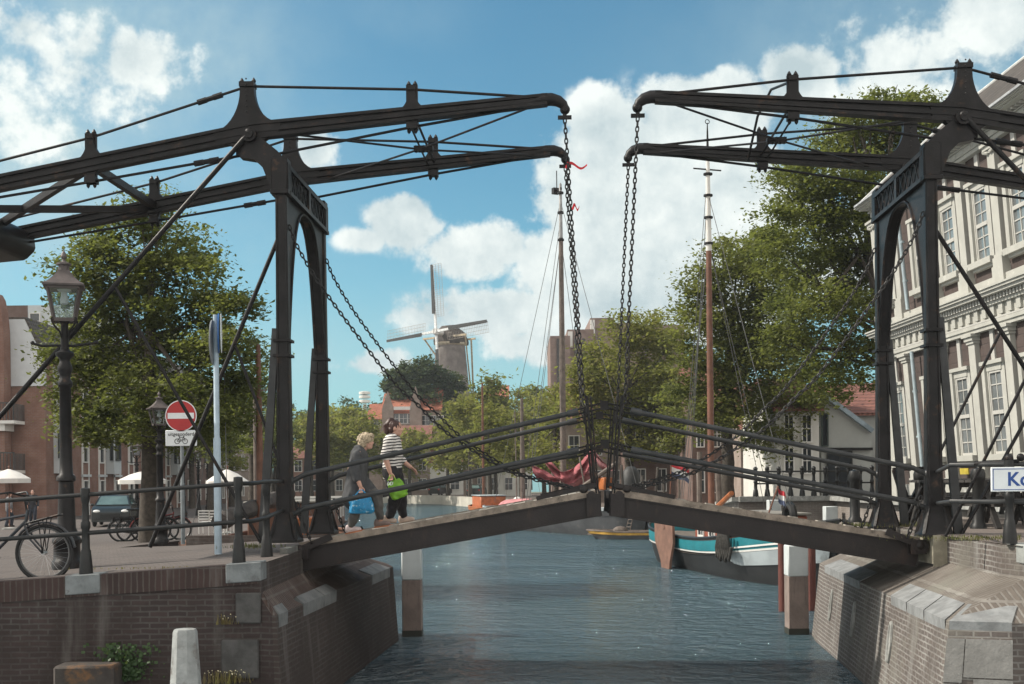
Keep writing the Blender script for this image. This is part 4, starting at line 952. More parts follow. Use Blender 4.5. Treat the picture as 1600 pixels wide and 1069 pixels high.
def head(mb, c, fw, s=1.):
    """c = centre of the head, fw = facing direction (horizontal)"""
    c = Vector(c); f = Vector(fw).normalized(); u = Vector((0, 0, 1)); l = u.cross(f)
    def q(x, y, z): return c + f * x * s + l * y * s + u * z * s
    def el(p, r): 
        b = MB(); b.ball((0, 0, 0), r, 14, 10); R_ = Matrix((f, l, u)).transposed(); mb.add([p + R_ @ Vector(v) * s for v in b.v], b.f)
    el(q(-.012, 0, .02), (.098, .077, .105)); el(q(.022, 0, -.045), (.066, .058, .075)); el(q(.055, 0, -.09), (.028, .03, .024))
    caps(mb, q(.075, 0, .018), .011 * s, q(.098, 0, -.022), .014 * s, 8); el(q(.090, 0, -.030), (.014, .018, .012))
    el(q(.078, 0, -.062), (.013, .024, .006)); el(q(.077, 0, -.073), (.012, .021, .006)); el(q(.076, 0, .034), (.014, .045, .009))
    for e in (-1, 1): el(q(-.005, e * .077, -.005), (.022, .010, .032)); el(q(.05, e * .035, -.03), (.03, .025, .028))
def face_marks(c, fw, s, parent):
    c = Vector(c); f = Vector(fw).normalized(); u = Vector((0, 0, 1)); l = u.cross(f); m = MB()
    for e in (-1, 1):
        m.ball(c + (f * .074 + l * e * .033 + u * .012) * s, .009 * s, 8, 6); m.tube([c + (f * .083 + l * e * .02 + u * .034) * s, c + (f * .075 + l * e * .05 + u * .036) * s], .004 * s, 5)
    m.build('eyes', mat('dark eyes', (.03, .02, .018), .3), parent)
def shoe(mb, heel, toe, z, s=1.):
    h, t_ = Vector(heel), Vector(toe); d = (t_ - h).normalized(); up = Vector((0, 0, 1)); up = (up - d * up.dot(d)).normalized()
    caps(mb, h + up * .045, .042, h.lerp(t_, .45) + up * .05, .043); caps(mb, h.lerp(t_, .45) + up * .046, .043, t_ - d * .03 + up * .032, .033); caps(mb, h + up * .03, .036, t_ - d * .03 + up * .024, .036); caps(mb, h + up * .09 + d * .015, .042, h + up * .05, .044)
def sole(mb, heel, toe):
    h, t_ = Vector(heel), Vector(toe); d = (t_ - h).normalized(); sd_ = d.cross(Vector((0, 0, 1))).normalized(); up = sd_.cross(d)
    ring = []
    for a in range(18):
        q = 2 * math.pi * a / 18; L = (t_ - h).length / 2 + .045; ring.append((h + t_) / 2 + d * L * math.cos(q) + sd_ * (.042 + .004 * math.cos(q)) * math.sin(q))
    mb.prism([p + up * -.002 for p in ring], up * .024)

# woman in the striped top (walks along +x of the bridge)
def dz_(x): return 2.14 + (4.50 - abs(x)) * .1674        # deck surface
pw = br.matrix_basis
def person_at(x, y, label): 
    w_ = pw @ bp(x, y, dz_(x)); return thing('person', w_, label, 'person', None, -AL)
# --- A
A = person_at(-3.33, .12, 'woman in a striped top and black trousers walking over the bridge with a green bag')
sl = .1674
hc = (.07, 0, 1.545); fwd = (1, -.12, 0)
b = MB(); head(b, hc, fwd, 1.05); caps(b, (.0, 0, 1.36), .062, (.035, 0, 1.47), .056)
limb(b, [(0, -.17, 1.34), (0, .17, 1.34)], [.075, .075]); limb(b, [(0, 0, 1.30), (-.01, 0, 1.05), (0, 0, .88)], [.14, .135, .145])
RA = [(-.02, -.20, 1.32), (-.07, -.25, 1.07), (.0, -.245, .845)]; LA = [(.0, .20, 1.32), (.06, .26, 1.08), (.26, .25, .93)]
limb(b, RA, [.062, .05, .032]); limb(b, LA, [.062, .05, .032])
hand(b, (.0, -.245, .845), (.15, 0, -1), (1, -.1, .1), .7, 1.05); hand(b, (.26, .25, .93), (.75, 0, -.6), (.3, -.8, .4), .35, 1.05)
RL = [(.0, -.10, .86), (.085, -.10, .47), (-.06, -.10, .11)]; LL = [(.0, .10, .86), (.10, .10, .49), (.16, .10, .13)]
limb(b, RL, [.10, .065, .042]); limb(b, LL, [.10, .065, .042])
body = remesh(b, 'body', SKIN, A, .0085, 2); face_marks(hc, fwd, 1.05, A)
STRIPE = bpy.data.materials.new('striped jersey'); STRIPE.use_nodes = True; tt = NT(STRIPE.node_tree); bs = tt.n['Principled BSDF']
co = tt.new('ShaderNodeTexCoord').outputs['Object']; sp = tt.new('ShaderNodeSeparateXYZ'); tt.link(co, sp.inputs[0])
zz = tt.math('ADD', sp.outputs[2], tt.math('MULTIPLY', tt.noise(co, 5, 2), .035)); zz = tt.math('ADD', zz, tt.math('MULTIPLY', sp.outputs[0], -.12))
wv = tt.math('SINE', tt.math('MULTIPLY', zz, 2 * math.pi / .047)); cc_ = tt.mix(tt.smooth(wv, .05, .35), (.62, .60, .57), (.035, .03, .035)); tt.link(cc_, bs.inputs['Base Color']); bs.inputs['Roughness'].default_value = .9
b = MB(); limb(b, [(0, -.165, 1.335), (0, .165, 1.335)], [.088, .088]); limb(b, [(.005, -.05, 1.33), (.02, -.06, 1.18), (.005, -.065, 1.0), (.0, -.07, .80)], [.14, .152, .148, .148]); limb(b, [(.005, .05, 1.33), (.02, .06, 1.18), (.0, .065, 1.0), (-.01, .07, .80)], [.14, .152, .148, .148])
limb(b, [RA[0], (-.07, -.25, 1.10)], [.09, .08]); limb(b, [LA[0], LA[1], (.13, .257, 1.03)], [.09, .078, .066]); caps(b, (.0, 0, 1.39), .07, (.005, 0, 1.40), .068)
remesh(b, 'striped_top', STRIPE, A, .012, 3, .010, (7, 7, 4))
b = MB(); limb(b, [(0, -.08, .86), (0, .08, .86)], [.155, .155]); limb(b, [(.0, -.10, .84), (.08, -.105, .50), (.0, -.10, .27), (-.04, -.10, .155)], [.145, .115, .085, .065]); limb(b, [(.0, .10, .84), (.10, .105, .52), (.13, .10, .28), (.155, .10, .17)], [.145, .115, .085, .065])
remesh(b, 'trousers', mat('black trousers', (.018, .017, .02), .9, 0, .3, 8), A, .013, 3, .016, (8, 8, 7))
SHB = mat('beige trainers', (.42, .33, .28), .7, 0, .15, 10)
b = MB(); shoe(b, (-.12, -.10, .055 - .02), (.08, -.10, .055), 0); shoe(b, (.12, .10, .035), (.335, .10, .075), 0); remesh(b, 'trainers', SHB, A, .009, 2)
b = MB(); hcx = Vector(hc); b.ball(hcx + Vector((-.024, 0, .035)), (.107, .09, .10), 14, 10); b.ball(hcx + Vector((-.07, .0, -.02)), (.062, .08, .075), 12, 8); b.ball(hcx + Vector((-.085, 0, .115)), (.055, .05, .055), 12, 8)
limb(b, [hcx + Vector((-.10, 0, .115)), hcx + Vector((-.155, 0, .05)), hcx + Vector((-.16, 0, -.05)), hcx + Vector((-.14, 0, -.10))], [.045, .048, .038, .018]); remesh(b, 'hair', mat('brown hair', (.05, .022, .018), .5, 0, .3, 20), A, .008, 1, .010, (18, 18, 9))
# --- B
Bp = person_at(-3.80, -.42, 'woman with short grey blonde hair in a dark grey coat carrying a blue bag')
hc = (.16, 0, 1.40); fwd = (1, -.05, -.0)
b = MB(); head(b, hc, fwd, 1.0); caps(b, (.06, 0, 1.23), .058, (.12, 0, 1.32), .054)
limb(b, [(.03, -.15, 1.2), (.03, .15, 1.2)], [.075, .075]); limb(b, [(.03, 0, 1.18), (-.02, 0, .95), (-.04, 0, .80)], [.13, .13, .14])
RA = [(.03, -.18, 1.18), (.0, -.24, .93), (.09, -.25, .72)]; LA = [(.03, .18, 1.18), (.0, .24, .94), (.12, .24, .76)]
limb(b, RA, [.058, .048, .031]); limb(b, LA, [.058, .048, .031]); hand(b, RA[2], (.12, 0, -1), (1, 0, .1), .85); hand(b, LA[2], (.3, 0, -1), (1, 0, .1), .6)
RL = [(-.03, -.09, .78), (.02, -.10, .41), (-.085, -.10, .09)]; LL = [(-.02, .09, .78), (.27, .10, .565), (.34, .10, .18)]
limb(b, RL, [.09, .06, .04]); limb(b, LL, [.09, .06, .04])
remesh(b, 'body', SKIN, Bp, .0085, 2); face_marks(hc, fwd, 1., Bp)
COAT = mat('dark grey coat', (.060, .062, .066), .9, 0, .22, 9, .3, 60)
b = MB(); limb(b, [(.03, -.145, 1.19), (.03, .145, 1.19)], [.085, .085])
for y in (-.05, .05): limb(b, [(.04, y, 1.19), (.02, y * 1.1, 1.0), (-.02, y * 1.4, .75), (-.06, y * 1.5, .52)], [.135, .145, .155, .165])
caps(b, (.08, .10, .72), .14, (.16, .11, .62), .13)
limb(b, [RA[0], RA[1], (.04, -.247, .83)], [.085, .075, .062]); limb(b, [LA[0], LA[1], (.06, .24, .85)], [.085, .075, .062]); limb(b, [(.035, -.05, 1.28), (.06, .0, 1.27)], [.075, .07])
remesh(b, 'coat', COAT, Bp, .012, 3, .016, (8, 8, 4))
b = MB(); limb(b, [(-.03, -.09, .72), (.02, -.10, .42), (-.04, -.10, .24), (-.08, -.10, .13)], [.11, .092, .08, .066]); limb(b, [(-.02, .09, .72), (.27, .10, .565), (.31, .10, .36), (.33, .10, .235)], [.12, .105, .082, .066])
remesh(b, 'trousers', mat('grey trousers', (.085, .082, .078), .9, 0, .25, 8), Bp, .012, 3, .014, (8, 8, 7))
b = MB(); shoe(b, (-.13, -.10, -.01), (.075, -.10, .03), 0); remesh(b, 'trainers', mat('pale trainers', (.55, .45, .44), .7, 0, .15, 10), Bp, .009, 2).data
b2 = MB(); shoe(b2, (.28, .10, .075), (.50, .10, .10), 0); remesh(b2, 'trainers', mat('brown trainers', (.17, .125, .11), .7, 0, .2, 10), Bp, .009, 2)
b = MB(); sole(b, (-.13, -.10, -.02), (.075, -.10, .02)); sole(b, (.28, .10, .062), (.50, .10, .088)); b.build('soles', mat('orange brown sole', (.36, .14, .07), .7), Bp)
b = MB(); hcx = Vector(hc); b.ball(hcx + Vector((-.018, 0, .04)), (.118, .105, .10), 14, 10); b.ball(hcx + Vector((-.06, 0, -.03)), (.085, .098, .085), 12, 8); b.ball(hcx + Vector((.045, 0, .085)), (.07, .085, .045), 12, 8)
for k in range(46):
    th = rng.uniform(0, 6.28); ph = rng.uniform(0, 1.7); d = Vector((math.sin(ph) * math.cos(th), math.sin(ph) * math.sin(th), math.cos(ph)))
    if d.x > .55 and d.z < .55: continue
    q = hcx + Vector((-.025, 0, .025)) + Vector((d.x * .112, d.y * .10, d.z * .105)); caps(b, q, .02, q + Vector((d.x * .012 - .012, d.y * .012, -.028)), .010, 6)
remesh(b, 'hair', mat('ash blonde hair', (.36, .29, .20), .6, 0, .4, 40), Bp, .007, 1, .016, (22, 22, 14))
# bags
def bag(name, top, w, h, dpt, m_, label, cat, marks=None, tilt=0.):
    """carrier bag hanging from a hand at top (bridge coordinates)"""
    w_ = pw @ bp(*top); t = thing(name, w_, label, cat, None, -AL); mb = MB(); rings = []
    for k, (f, ws, ds) in enumerate(((.22, .62, .5), (.34, .80, .8), (.55, .95, 1.), (.8, 1.03, 1.05), (.95, .98, .95), (1., .80, .7))):
        ring = []
        for a in range(24):
            q = 2 * math.pi * a / 24; nz_ = mnoise.noise(Vector((math.cos(q) * 2.2, math.sin(q) * 2.2, f * 5 + len(label)))) * .14
            x = w / 2 * ws * (1 + nz_) * abs(math.cos(q)) ** .6 * (1 if math.cos(q) > 0 else -1); y = dpt / 2 * ds * (1 + nz_ * 2) * abs(math.sin(q)) ** .7 * (1 if math.sin(q) > 0 else -1)
            z = -h * f + nz_ * .06; ring.append(Vector((x * math.cos(tilt) - z * math.sin(tilt) * .0 - h * f * math.sin(tilt), y, z * math.cos(tilt) - x * math.sin(tilt))))
        rings.append(ring)
    fine = []
    for k in range(len(rings) - 1):
        for j in range(3):
            f = j / 3; fine.append([a.lerp(b, f) for a, b in zip(rings[k], rings[k + 1])])
    fine.append(rings[-1]); fine2 = []
    for r_ in fine:
        row = []
        for a in range(24):
            for q in (0, .5):
                p = r_[a].lerp(r_[(a + 1) % 24], q); nv = mnoise.noise(p * 16 + Vector((len(label), 0, 0))) * .022 + (1 - abs(mnoise.noise(p * 11 + Vector((3, len(label), 0))))) ** 3 * .022 - .012; d = Vector((p.x, p.y * 2, 0)); d = d.normalized() if d.length > 1e-4 else Vector((0, -1, 0)); row.append(p + d * nv)
        fine2.append(row)
    mb.loft(fine2); mb.build('bag_body', m_, t, angle=50)
    hm = MB()
    for y in (-.03, .03):
        hm.tube([(-w * .25, y, -h * .24), (-.02, y * .4, .0), (.02, y * .4, 0), (w * .25, y, -h * .24)], .009, 6)
    hm.build('handle', m_, t)
    return t, rings
def plastic(name, c, c2, sc=9, th=(.55, .6)): return mat(name, c, .4, 0, .2, 12, .3, 25, spots=c2, sscale=sc, sth=th)
x0 = -3.80
t, rg = bag('carrier_bag', (x0 + .105, -.42 - .25, dz_(x0) + .655), .38, .36, .17, plastic('blue bag plastic', (.012, .19, .38), (.30, .46, .55), 14, (.58, .63)), 'crumpled blue plastic carrier bag hanging from the hand of the woman in grey', 'bag')
x0 = -3.33
t, rg = bag('carrier_bag', (x0 + .03, .12 - .245, dz_(x0) + .80), .27, .38, .10, plastic('green bag plastic', (.14, .33, .015), (.20, .42, .03), 6), 'bright green carrier bag with white letters hanging from the hand of the woman in stripes', 'bag', tilt=-.35)
m = MB()
for dx_, a in ((-.045, 0), (.0, 0)): m.bar((dx_ - .02, -.062, -.16 + a), (dx_ + .02, -.062, -.145 + a), .010, .006, up=(0, 1, 0)); m.bar((dx_ - .02, -.062, -.15), (dx_ - .005, -.062, -.10), .012, .006, up=(0, 1, 0)); m.bar((dx_ + .015, -.062, -.15), (dx_ + .02, -.062, -.105), .010, .006, up=(0, 1, 0))
m.build('printed_letters', SIGNW, t)
# distant people on the left quay
def small_person(px, d, rz, label, c_top, c_leg, h=1.72):
    c = P(px, 780, d); c.z = lz(c.x, c.y); t = thing('person', c, label, 'person', 'people far along the left quay', rz); k = h / 1.72
    b = MB(); head(b, (.02, 0, 1.60 * k), (1, 0, 0), 1.05 * k); caps(b, (0, 0, 1.4 * k), .06, (.01, 0, 1.5 * k), .055)
    limb(b, [(0, -.16 * k, 1.38 * k), (0, .16 * k, 1.38 * k)], [.08, .08]); limb(b, [(0, 0, 1.33 * k), (0, 0, .9 * k)], [.14, .14])
    for e in (-1, 1):
        limb(b, [(0, e * .2, 1.37 * k), (-.04 * e, e * .26, 1.1 * k), (.08 + .06 * e, e * .25, .86 * k)], [.06, .05, .032]); hand(b, (.08 + .06 * e, e * .25, .86 * k), (.2, 0, -1), (1, 0, 0), .5)
        limb(b, [(0, e * .09, .88 * k), (.06 + .1 * e, e * .1, .48 * k), (-.02 + .14 * e, e * .1, .05)], [.1, .07, .045])
    remesh(b, 'body', SKIN, t, .012, 2)
    b = MB(); limb(b, [(0, -.16 * k, 1.38 * k), (0, .16 * k, 1.38 * k)], [.095, .095]); limb(b, [(0, 0, 1.33 * k), (0, 0, .85 * k)], [.165, .165])
    for e in (-1, 1): limb(b, [(0, e * .2, 1.37 * k), (-.04 * e, e * .26, 1.1 * k), (.06 + .06 * e, e * .25, .92 * k)], [.08, .068, .055])
    remesh(b, 'jacket', c_top, t, .018, 2)
    b = MB()
    for e in (-1, 1): limb(b, [(0, e * .09, .88 * k), (.06 + .1 * e, e * .1, .48 * k), (-.02 + .14 * e, e * .1, .1)], [.13, .095, .075])
    remesh(b, 'trousers', c_leg, t, .018, 2)
    b = MB()
    for e in (-1, 1): shoe(b, (-.06 + .14 * e, e * .1, .0), (.13 + .14 * e, e * .1, .0), 0)
    remesh(b, 'shoes', BLACK, t, .014, 1)
    b = MB(); b.ball((-.01, 0, 1.635 * k), (.11, .095, .10), 12, 8); b.build('hair', mat('dark hair', (.03, .022, .018), .6), t); return t
small_person(51, 62, -1.2, 'person in dark clothes walking past the brick apartment block', mat('dark jacket', (.03, .03, .035), .9), mat('dark jeans', (.03, .035, .05), .9))
small_person(14, 58, .6, 'person in a grey jacket standing under the left parasol', mat('grey jacket', (.16, .16, .17), .9), mat('dark jeans', (.03, .035, .05), .9), 1.66)
# ------------------------------------------------------------------ trees
LEAFA = leafmat('dark lime leaves', (.088, .106, .032), (.150, .158, .048), (.066, .082, .026), .52)
LEAFB = leafmat('mid green leaves', (.118, .130, .042), (.185, .184, .058), (.092, .106, .036), .56)
LEAFC = leafmat('yellow green leaves', (.175, .172, .048), (.235, .212, .060), (.140, .146, .042), .6)
LEAFD = leafmat('dark conifer foliage', (.034, .060, .028), (.052, .080, .036), (.028, .048, .026), .2)
def foliage(blobs, dens, ls, r, clump=.42, per=26, flat=.7):
    vs = []; 
    for (c, R_) in blobs:
        n = max(4, int(dens * R_ ** 2))
        for _ in range(n):
            d = Vector((r.gauss(0, 1), r.gauss(0, 1), r.gauss(0, 1))).normalized(); rr = R_ * (r.random() ** .33 if r.random() < .5 else r.uniform(.72, 1.16))
            q = c + Vector((d.x * rr, d.y * rr, d.z * rr * .82)); cr = clump * r.uniform(.6, 1.3)
            for _k in range(per):
                a = r.uniform(0, 6.283); h = r.gauss(0, 1) * cr * .26; q2 = q + Vector((r.gauss(0, 1) * cr * .55, r.gauss(0, 1) * cr * .55, h))
                s = ls * r.choice((.45, .7, .9, 1.1, 1.5)); nrm = Vector((r.gauss(0, .6), r.gauss(0, .6), 1)).normalized(); t1 = nrm.orthogonal().normalized(); t1 = (t1 * math.cos(a) + nrm.cross(t1) * math.sin(a)); t2 = nrm.cross(t1)
                vs += [q2 - t1 * s, q2 + t2 * s * .55 - nrm * s * .1, q2 + t1 * s, q2 - t2 * s * .55 - nrm * s * .1]
    return vs
def leafmesh(name, vs, m, parent):
    n = len(vs); me = bpy.data.meshes.new(name); me.vertices.add(n); me.vertices.foreach_set('co', np.array([tuple(v) for v in vs], dtype=np.float32).ravel())
    k = n // 4; me.loops.add(n); me.loops.foreach_set('vertex_index', np.arange(n, dtype=np.int32)); me.polygons.add(k); me.polygons.foreach_set('loop_start', np.arange(0, n, 4, dtype=np.int32)); me.polygons.foreach_set('loop_total', np.full(k, 4, dtype=np.int32))
    me.update(); me.validate(); me.materials.append(m); o = bpy.data.objects.new(name, me); COL.objects.link(o); o.parent = parent; return o
def tree(name, label, base, blobs, m, seed, r0=.25, dens=42, ls=.10, group=None, fork=.35, clump=.42, per=26, lean=(0, 0), limbs=9):
    r = random.Random(seed); base = Vector(base); t = thing(name, base, label, 'tree', group)
    bl = [(Vector(c) - base, R_) for c, R_ in blobs]
    leafmesh('crown', foliage(bl, dens, ls, r, clump, per), m, t)
    top = max(c.z for c, _ in bl); mb = MB(); low = min(c.z - R_ * .5 for c, R_ in bl); fz = max(1.6, low + (top - low) * fork * .5)
    ctr = sum((c for c, _ in bl), Vector()) / len(bl)
    tp = [Vector((lean[0] * f + r.gauss(0, .03), lean[1] * f + r.gauss(0, .03), fz * f)) for f in (0, .25, .5, .75, 1)]; tp[0] = Vector((0, 0, -.1))
    up = Vector((ctr.x * .6, ctr.y * .6, top * .93)); tp2 = tp + [tp[-1].lerp(up, f) + Vector((r.gauss(0, .12), r.gauss(0, .12), 0)) for f in (.35, .7, 1)]
    mb.tube(tp2, [r0 * 1.35, r0 * 1.02, r0 * .95, r0 * .9, r0 * .84, r0 * .5, r0 * .26, .02], 10)
    for (c, R_) in sorted(bl, key=lambda q: -q[1])[:limbs + 6]:
        f = r.uniform(.0, .55); s_ = tp[-1].lerp(up, f) if c.z > fz else tp[-1] * r.uniform(.85, 1.); mid = s_.lerp(c, .5) + Vector((r.gauss(0, .15), r.gauss(0, .15), -R_ * .12 + r.gauss(0, .1)))
        rl = r0 * .36 * (1 - f * .6); mb.tube([s_, s_.lerp(mid, .5) + Vector((r.gauss(0, .06), 0, .02)), mid, c], [rl, rl * .8, rl * .6, rl * .2], 7)
        for _ in range(4):
            d = Vector((r.gauss(0, 1), r.gauss(0, 1), r.gauss(0, .8))).normalized(); mb.tube([mid.lerp(c, r.uniform(.1, 1)), c + d * R_ * .5, c + d * R_ * .95], [rl * .28, rl * .18, .012], 5)
    mb.build('trunk', BARK, t, fix=False); return t
def pix_blobs(L, d, r, jit=.8):
    out = []
    for px, py, pr in L:
        R_ = pr / F * d; c = P(px, py, d + r.uniform(-1, 1) * jit); out.append((c, R_))
    return out
rt = random.Random(11)
TL = [(222, 352, 42), (165, 378, 42), (275, 380, 42), (130, 425, 40), (200, 420, 60), (300, 420, 40), (325, 428, 26), (250, 470, 62), (150, 490, 55), (320, 490, 42), (372, 463, 24), (395, 478, 16), (350, 470, 18), (190, 560, 66), (280, 560, 62), (340, 545, 44), (385, 535, 26), (400, 560, 18), (120, 570, 44), (145, 630, 48), (225, 630, 60), (300, 630, 52), (350, 610, 38), (100, 515, 24), (120, 665, 30), (150, 692, 24), (330, 668, 40), (382, 605, 30), (372, 650, 28), (180, 670, 36), (250, 320, 22), (95, 610, 20), (260, 675, 34)]
c = P(236, 838, 34); c.z = lz(c.x, c.y)
tree('lime_tree', 'big dark leaved lime tree on the left quay behind the no entry sign', c, pix_blobs(TL, 34, rt, 1.6), LEAFA, 3, .27, 30, .064, 'trees along the left quay', per=150, clump=.50)
TR = [(1392, 168, 40), (1345, 180, 36), (1430, 175, 34), (1310, 225, 46), (1370, 230, 52), (1430, 225, 50), (1230, 290, 38), (1285, 280, 48), (1340, 290, 56), (1400, 290, 50), (1215, 330, 30), (1265, 345, 50), (1325, 360, 54), (1205, 385, 30), (1240, 410, 44), (1300, 430, 52), (1340, 420, 46), (1270, 490, 50), (1330, 490, 46), (1290, 550, 44), (1340, 545, 40), (1225, 465, 30), (1230, 540, 36), (1310, 598, 30), (1255, 600, 30), (1340, 590, 26), (1460, 190, 26)]
c = P(1385, 790, 52); c.z = 2.2
tree('plane_tree', 'tallest tree, rising behind the right portal and the corn exchange', c, pix_blobs(TR, 52, rt, 2.2), LEAFA, 5, .42, 15, .088, 'trees along the right quay', clump=.72, limbs=14, per=135)
TM = [(1095, 430, 30), (1130, 405, 34), (1165, 395, 34), (1200, 385, 40), (1110, 480, 40), (1160, 460, 50), (1215, 440, 50), (1090, 540, 44), (1145, 530, 54), (1200, 510, 54), (1080, 500, 26), (1110, 600, 46), (1170, 590, 54), (1225, 570, 44), (1150, 645, 40), (1210, 640, 42), (1095, 650, 34), (1245, 640, 26), (1210, 690, 26), (1075, 600, 26), (1250, 662, 26), (1230, 705, 20), (1268, 622, 26), (1180, 680, 26)]
c = P(1137, 785, 62); c.z = 1.6
tree('lime_tree', 'broad green tree behind the wooden mast of the teal barge', c, pix_blobs(TM, 62, rt, 2), LEAFB, 8, .34, 13, .10, 'trees along the right quay', clump=.78, per=120)
TY = [(940, 560, 28), (975, 515, 32), (1010, 520, 38), (1045, 540, 34), (940, 590, 44), (1000, 580, 50), (1050, 590, 40), (915, 630, 36), (970, 640, 46), (1030, 640, 46), (905, 600, 24), (945, 680, 28), (1000, 690, 30), (1045, 685, 26), (1060, 655, 24)]
c = P(983, 775, 92); c.z = 1.2
tree('lime_tree', 'yellow green tree behind the meeting point of the bridge leaves', c, pix_blobs(TY, 92, rt, 2.5), LEAFC, 9, .36, 8, .14, 'trees along the right quay', clump=1.0, per=95)
def canal_tree(px, d, topy, boty, wpx, label, m, seed, zb=1.1, group='trees along the far quays', name='lime_tree'):
    r = random.Random(seed); base = P(px, 780, d); base.z = zb if px > 420 else lz(base.x, base.y); L = []; h = boty - topy
    for k in range(11):
        f = r.random(); ww = wpx * .5 * (1 - .55 * abs(f - .45) ** 1.2 * 1.6); L.append((px + r.uniform(-1, 1) * ww * .72, topy + h * (.14 + .74 * f), wpx * r.uniform(.17, .25)))
    L.append((px, topy + h * .16, wpx * .16))
    sc = d / 92.
    return tree(name, label, base, pix_blobs(L, d, r, .05 * d * wpx / 120), m, seed, .22, 9 / sc ** 1.4, .145 * sc, group, clump=.85 * sc ** .8, per=66)
CT = [(905, 122, 600, 735, 90, 'yellow green tree right of the gaff rigged mast', LEAFC), (765, 118, 622, 738, 80, 'olive green tree behind the orange brown mast', LEAFC), (520, 168, 628, 745, 84, 'pale green tree far down the canal behind the left rear column', LEAFC), (1100, 100, 560, 720, 84, 'green tree filling the gap left of the brown brick house', LEAFB),(868, 105, 590, 735, 95, 'yellow green tree left of the gaff rigged mast', LEAFC), (815, 128, 605, 740, 95, 'olive green tree behind the lowest brown mast', LEAFC), (775, 150, 572, 735, 90, 'green tree just right of the windmill tower', LEAFB), (735, 140, 608, 730, 92, 'yellow green tree below the windmill tower', LEAFC), (700, 150, 655, 738, 76, 'yellow green tree in front of the orange roofed house', LEAFC), (640, 160, 672, 745, 62, 'small yellow green tree behind the woman in stripes', LEAFC),
      (575, 158, 645, 740, 70, 'light tree behind the head of the blonde woman', LEAFC), (545, 150, 632, 740, 84, 'bright tree just right of the left rear column', LEAFC), (487, 146, 640, 742, 70, 'bright tree seen between the left portal columns', LEAFC), (430, 120, 628, 742, 70, 'green tree just left of the left front column', LEAFB),
      (395, 60, 560, 715, 80, 'dark tree behind the blue sign pole', LEAFA), (330, 74, 590, 720, 84, 'dark quay tree between the no entry sign and the blue pole', LEAFA), (300, 95, 640, 735, 60, 'shaded tree far down the left quay under the big lime', LEAFB), (362, 100, 640, 738, 60, 'sunlit tree far down the left quay right of the blue pole', LEAFC), (850, 118, 660, 745, 60, 'low yellowish tree behind the pink sails', LEAFC), (1065, 86, 600, 720, 80, 'green tree left of the wooden mast before the brick houses', LEAFB)]
for i, (px, d, ty, by, wpx, lab, m) in enumerate(CT): canal_tree(px, d, ty, by, wpx, lab, m, 100 + i)
# dark round tree before the mill and the wooded skyline
L = [(640, 588, 24), (665, 580, 22), (620, 595, 18), (690, 595, 22), (650, 605, 26), (708, 600, 16), (612, 606, 14), (630, 625, 26), (665, 628, 28), (695, 622, 24), (645, 650, 26), (680, 650, 26)]
c = P(655, 760, 185); c.z = 1
tree('dark_tree', 'dark round topped tree in front of the windmill', c, pix_blobs(L, 185, rt, 2), LEAFD, 41, .5, 9, .30, clump=1.1, per=50)
for px, ty, wpx, lab, sd_ in ((545, 615, 70, 'hazy dark green tree on the skyline left of the striped antenna', 61), (480, 636, 60, 'hazy skyline tree between the left portal columns', 62), (590, 618, 40, 'hazy skyline tree right of the striped antenna', 63), (425, 606, 60, 'hazy dark skyline tree left of the left front column', 64), (830, 590, 70, 'dark skyline tree left of the brick flats', 65)):
    canal_tree(px, 230, ty, 735, wpx, lab, LEAFD if sd_ != 65 else LEAFB, sd_, group='skyline trees')

# ------------------------------------------------------------------ buildings: helpers
def window(m_frame, parent, O, ex_, ez, w_, h_, bars=(1, 2), depth=.09, rec=.06, nrm=None, fr=.07, name='window'):
    """O = lower left corner on the wall; ex_ horizontal unit, nrm outward unit"""
    ez = Vector(ez); nrm = nrm or Vector(ex_).cross(ez).normalized(); ex_ = Vector(ex_); O = Vector(O); m = MB()
    def B_(a0, a1, b0, b1, n0, n1):
        vs = [O + ex_ * a + ez * b + nrm * n_ for n_ in (n0, n1) for a, b in ((a0, b0), (a1, b0), (a1, b1), (a0, b1))]; m.add(vs, [(3, 2, 1, 0), (4, 5, 6, 7), (0, 1, 5, 4), (1, 2, 6, 5), (2, 3, 7, 6), (3, 0, 4, 7)])
    B_(0, fr, 0, h_, -.02, depth); B_(w_ - fr, w_, 0, h_, -.02, depth); B_(fr, w_ - fr, 0, fr, -.02, depth); B_(fr, w_ - fr, h_ - fr, h_, -.02, depth)
    nx_, nz_ = bars
    for k in range(1, nx_): x = w_ * k / nx_; B_(x - .02, x + .02, fr, h_ - fr, .0, depth * .5)
    for k in range(1, nz_): z = h_ * k / nz_; B_(fr, w_ - fr, z - .02, z + .02, .0, depth * .55)
    o = m.build(name, m_frame, parent, world=True, smooth=False)
    g = MB(); g.quad(*(O + ex_ * a + ez * b + nrm * .012 for a, b in ((fr, fr), (w_ - fr, fr), (w_ - fr, h_ - fr), (fr, h_ - fr))))
    g.build('pane', GLASSD, o, world=True, smooth=False); return o
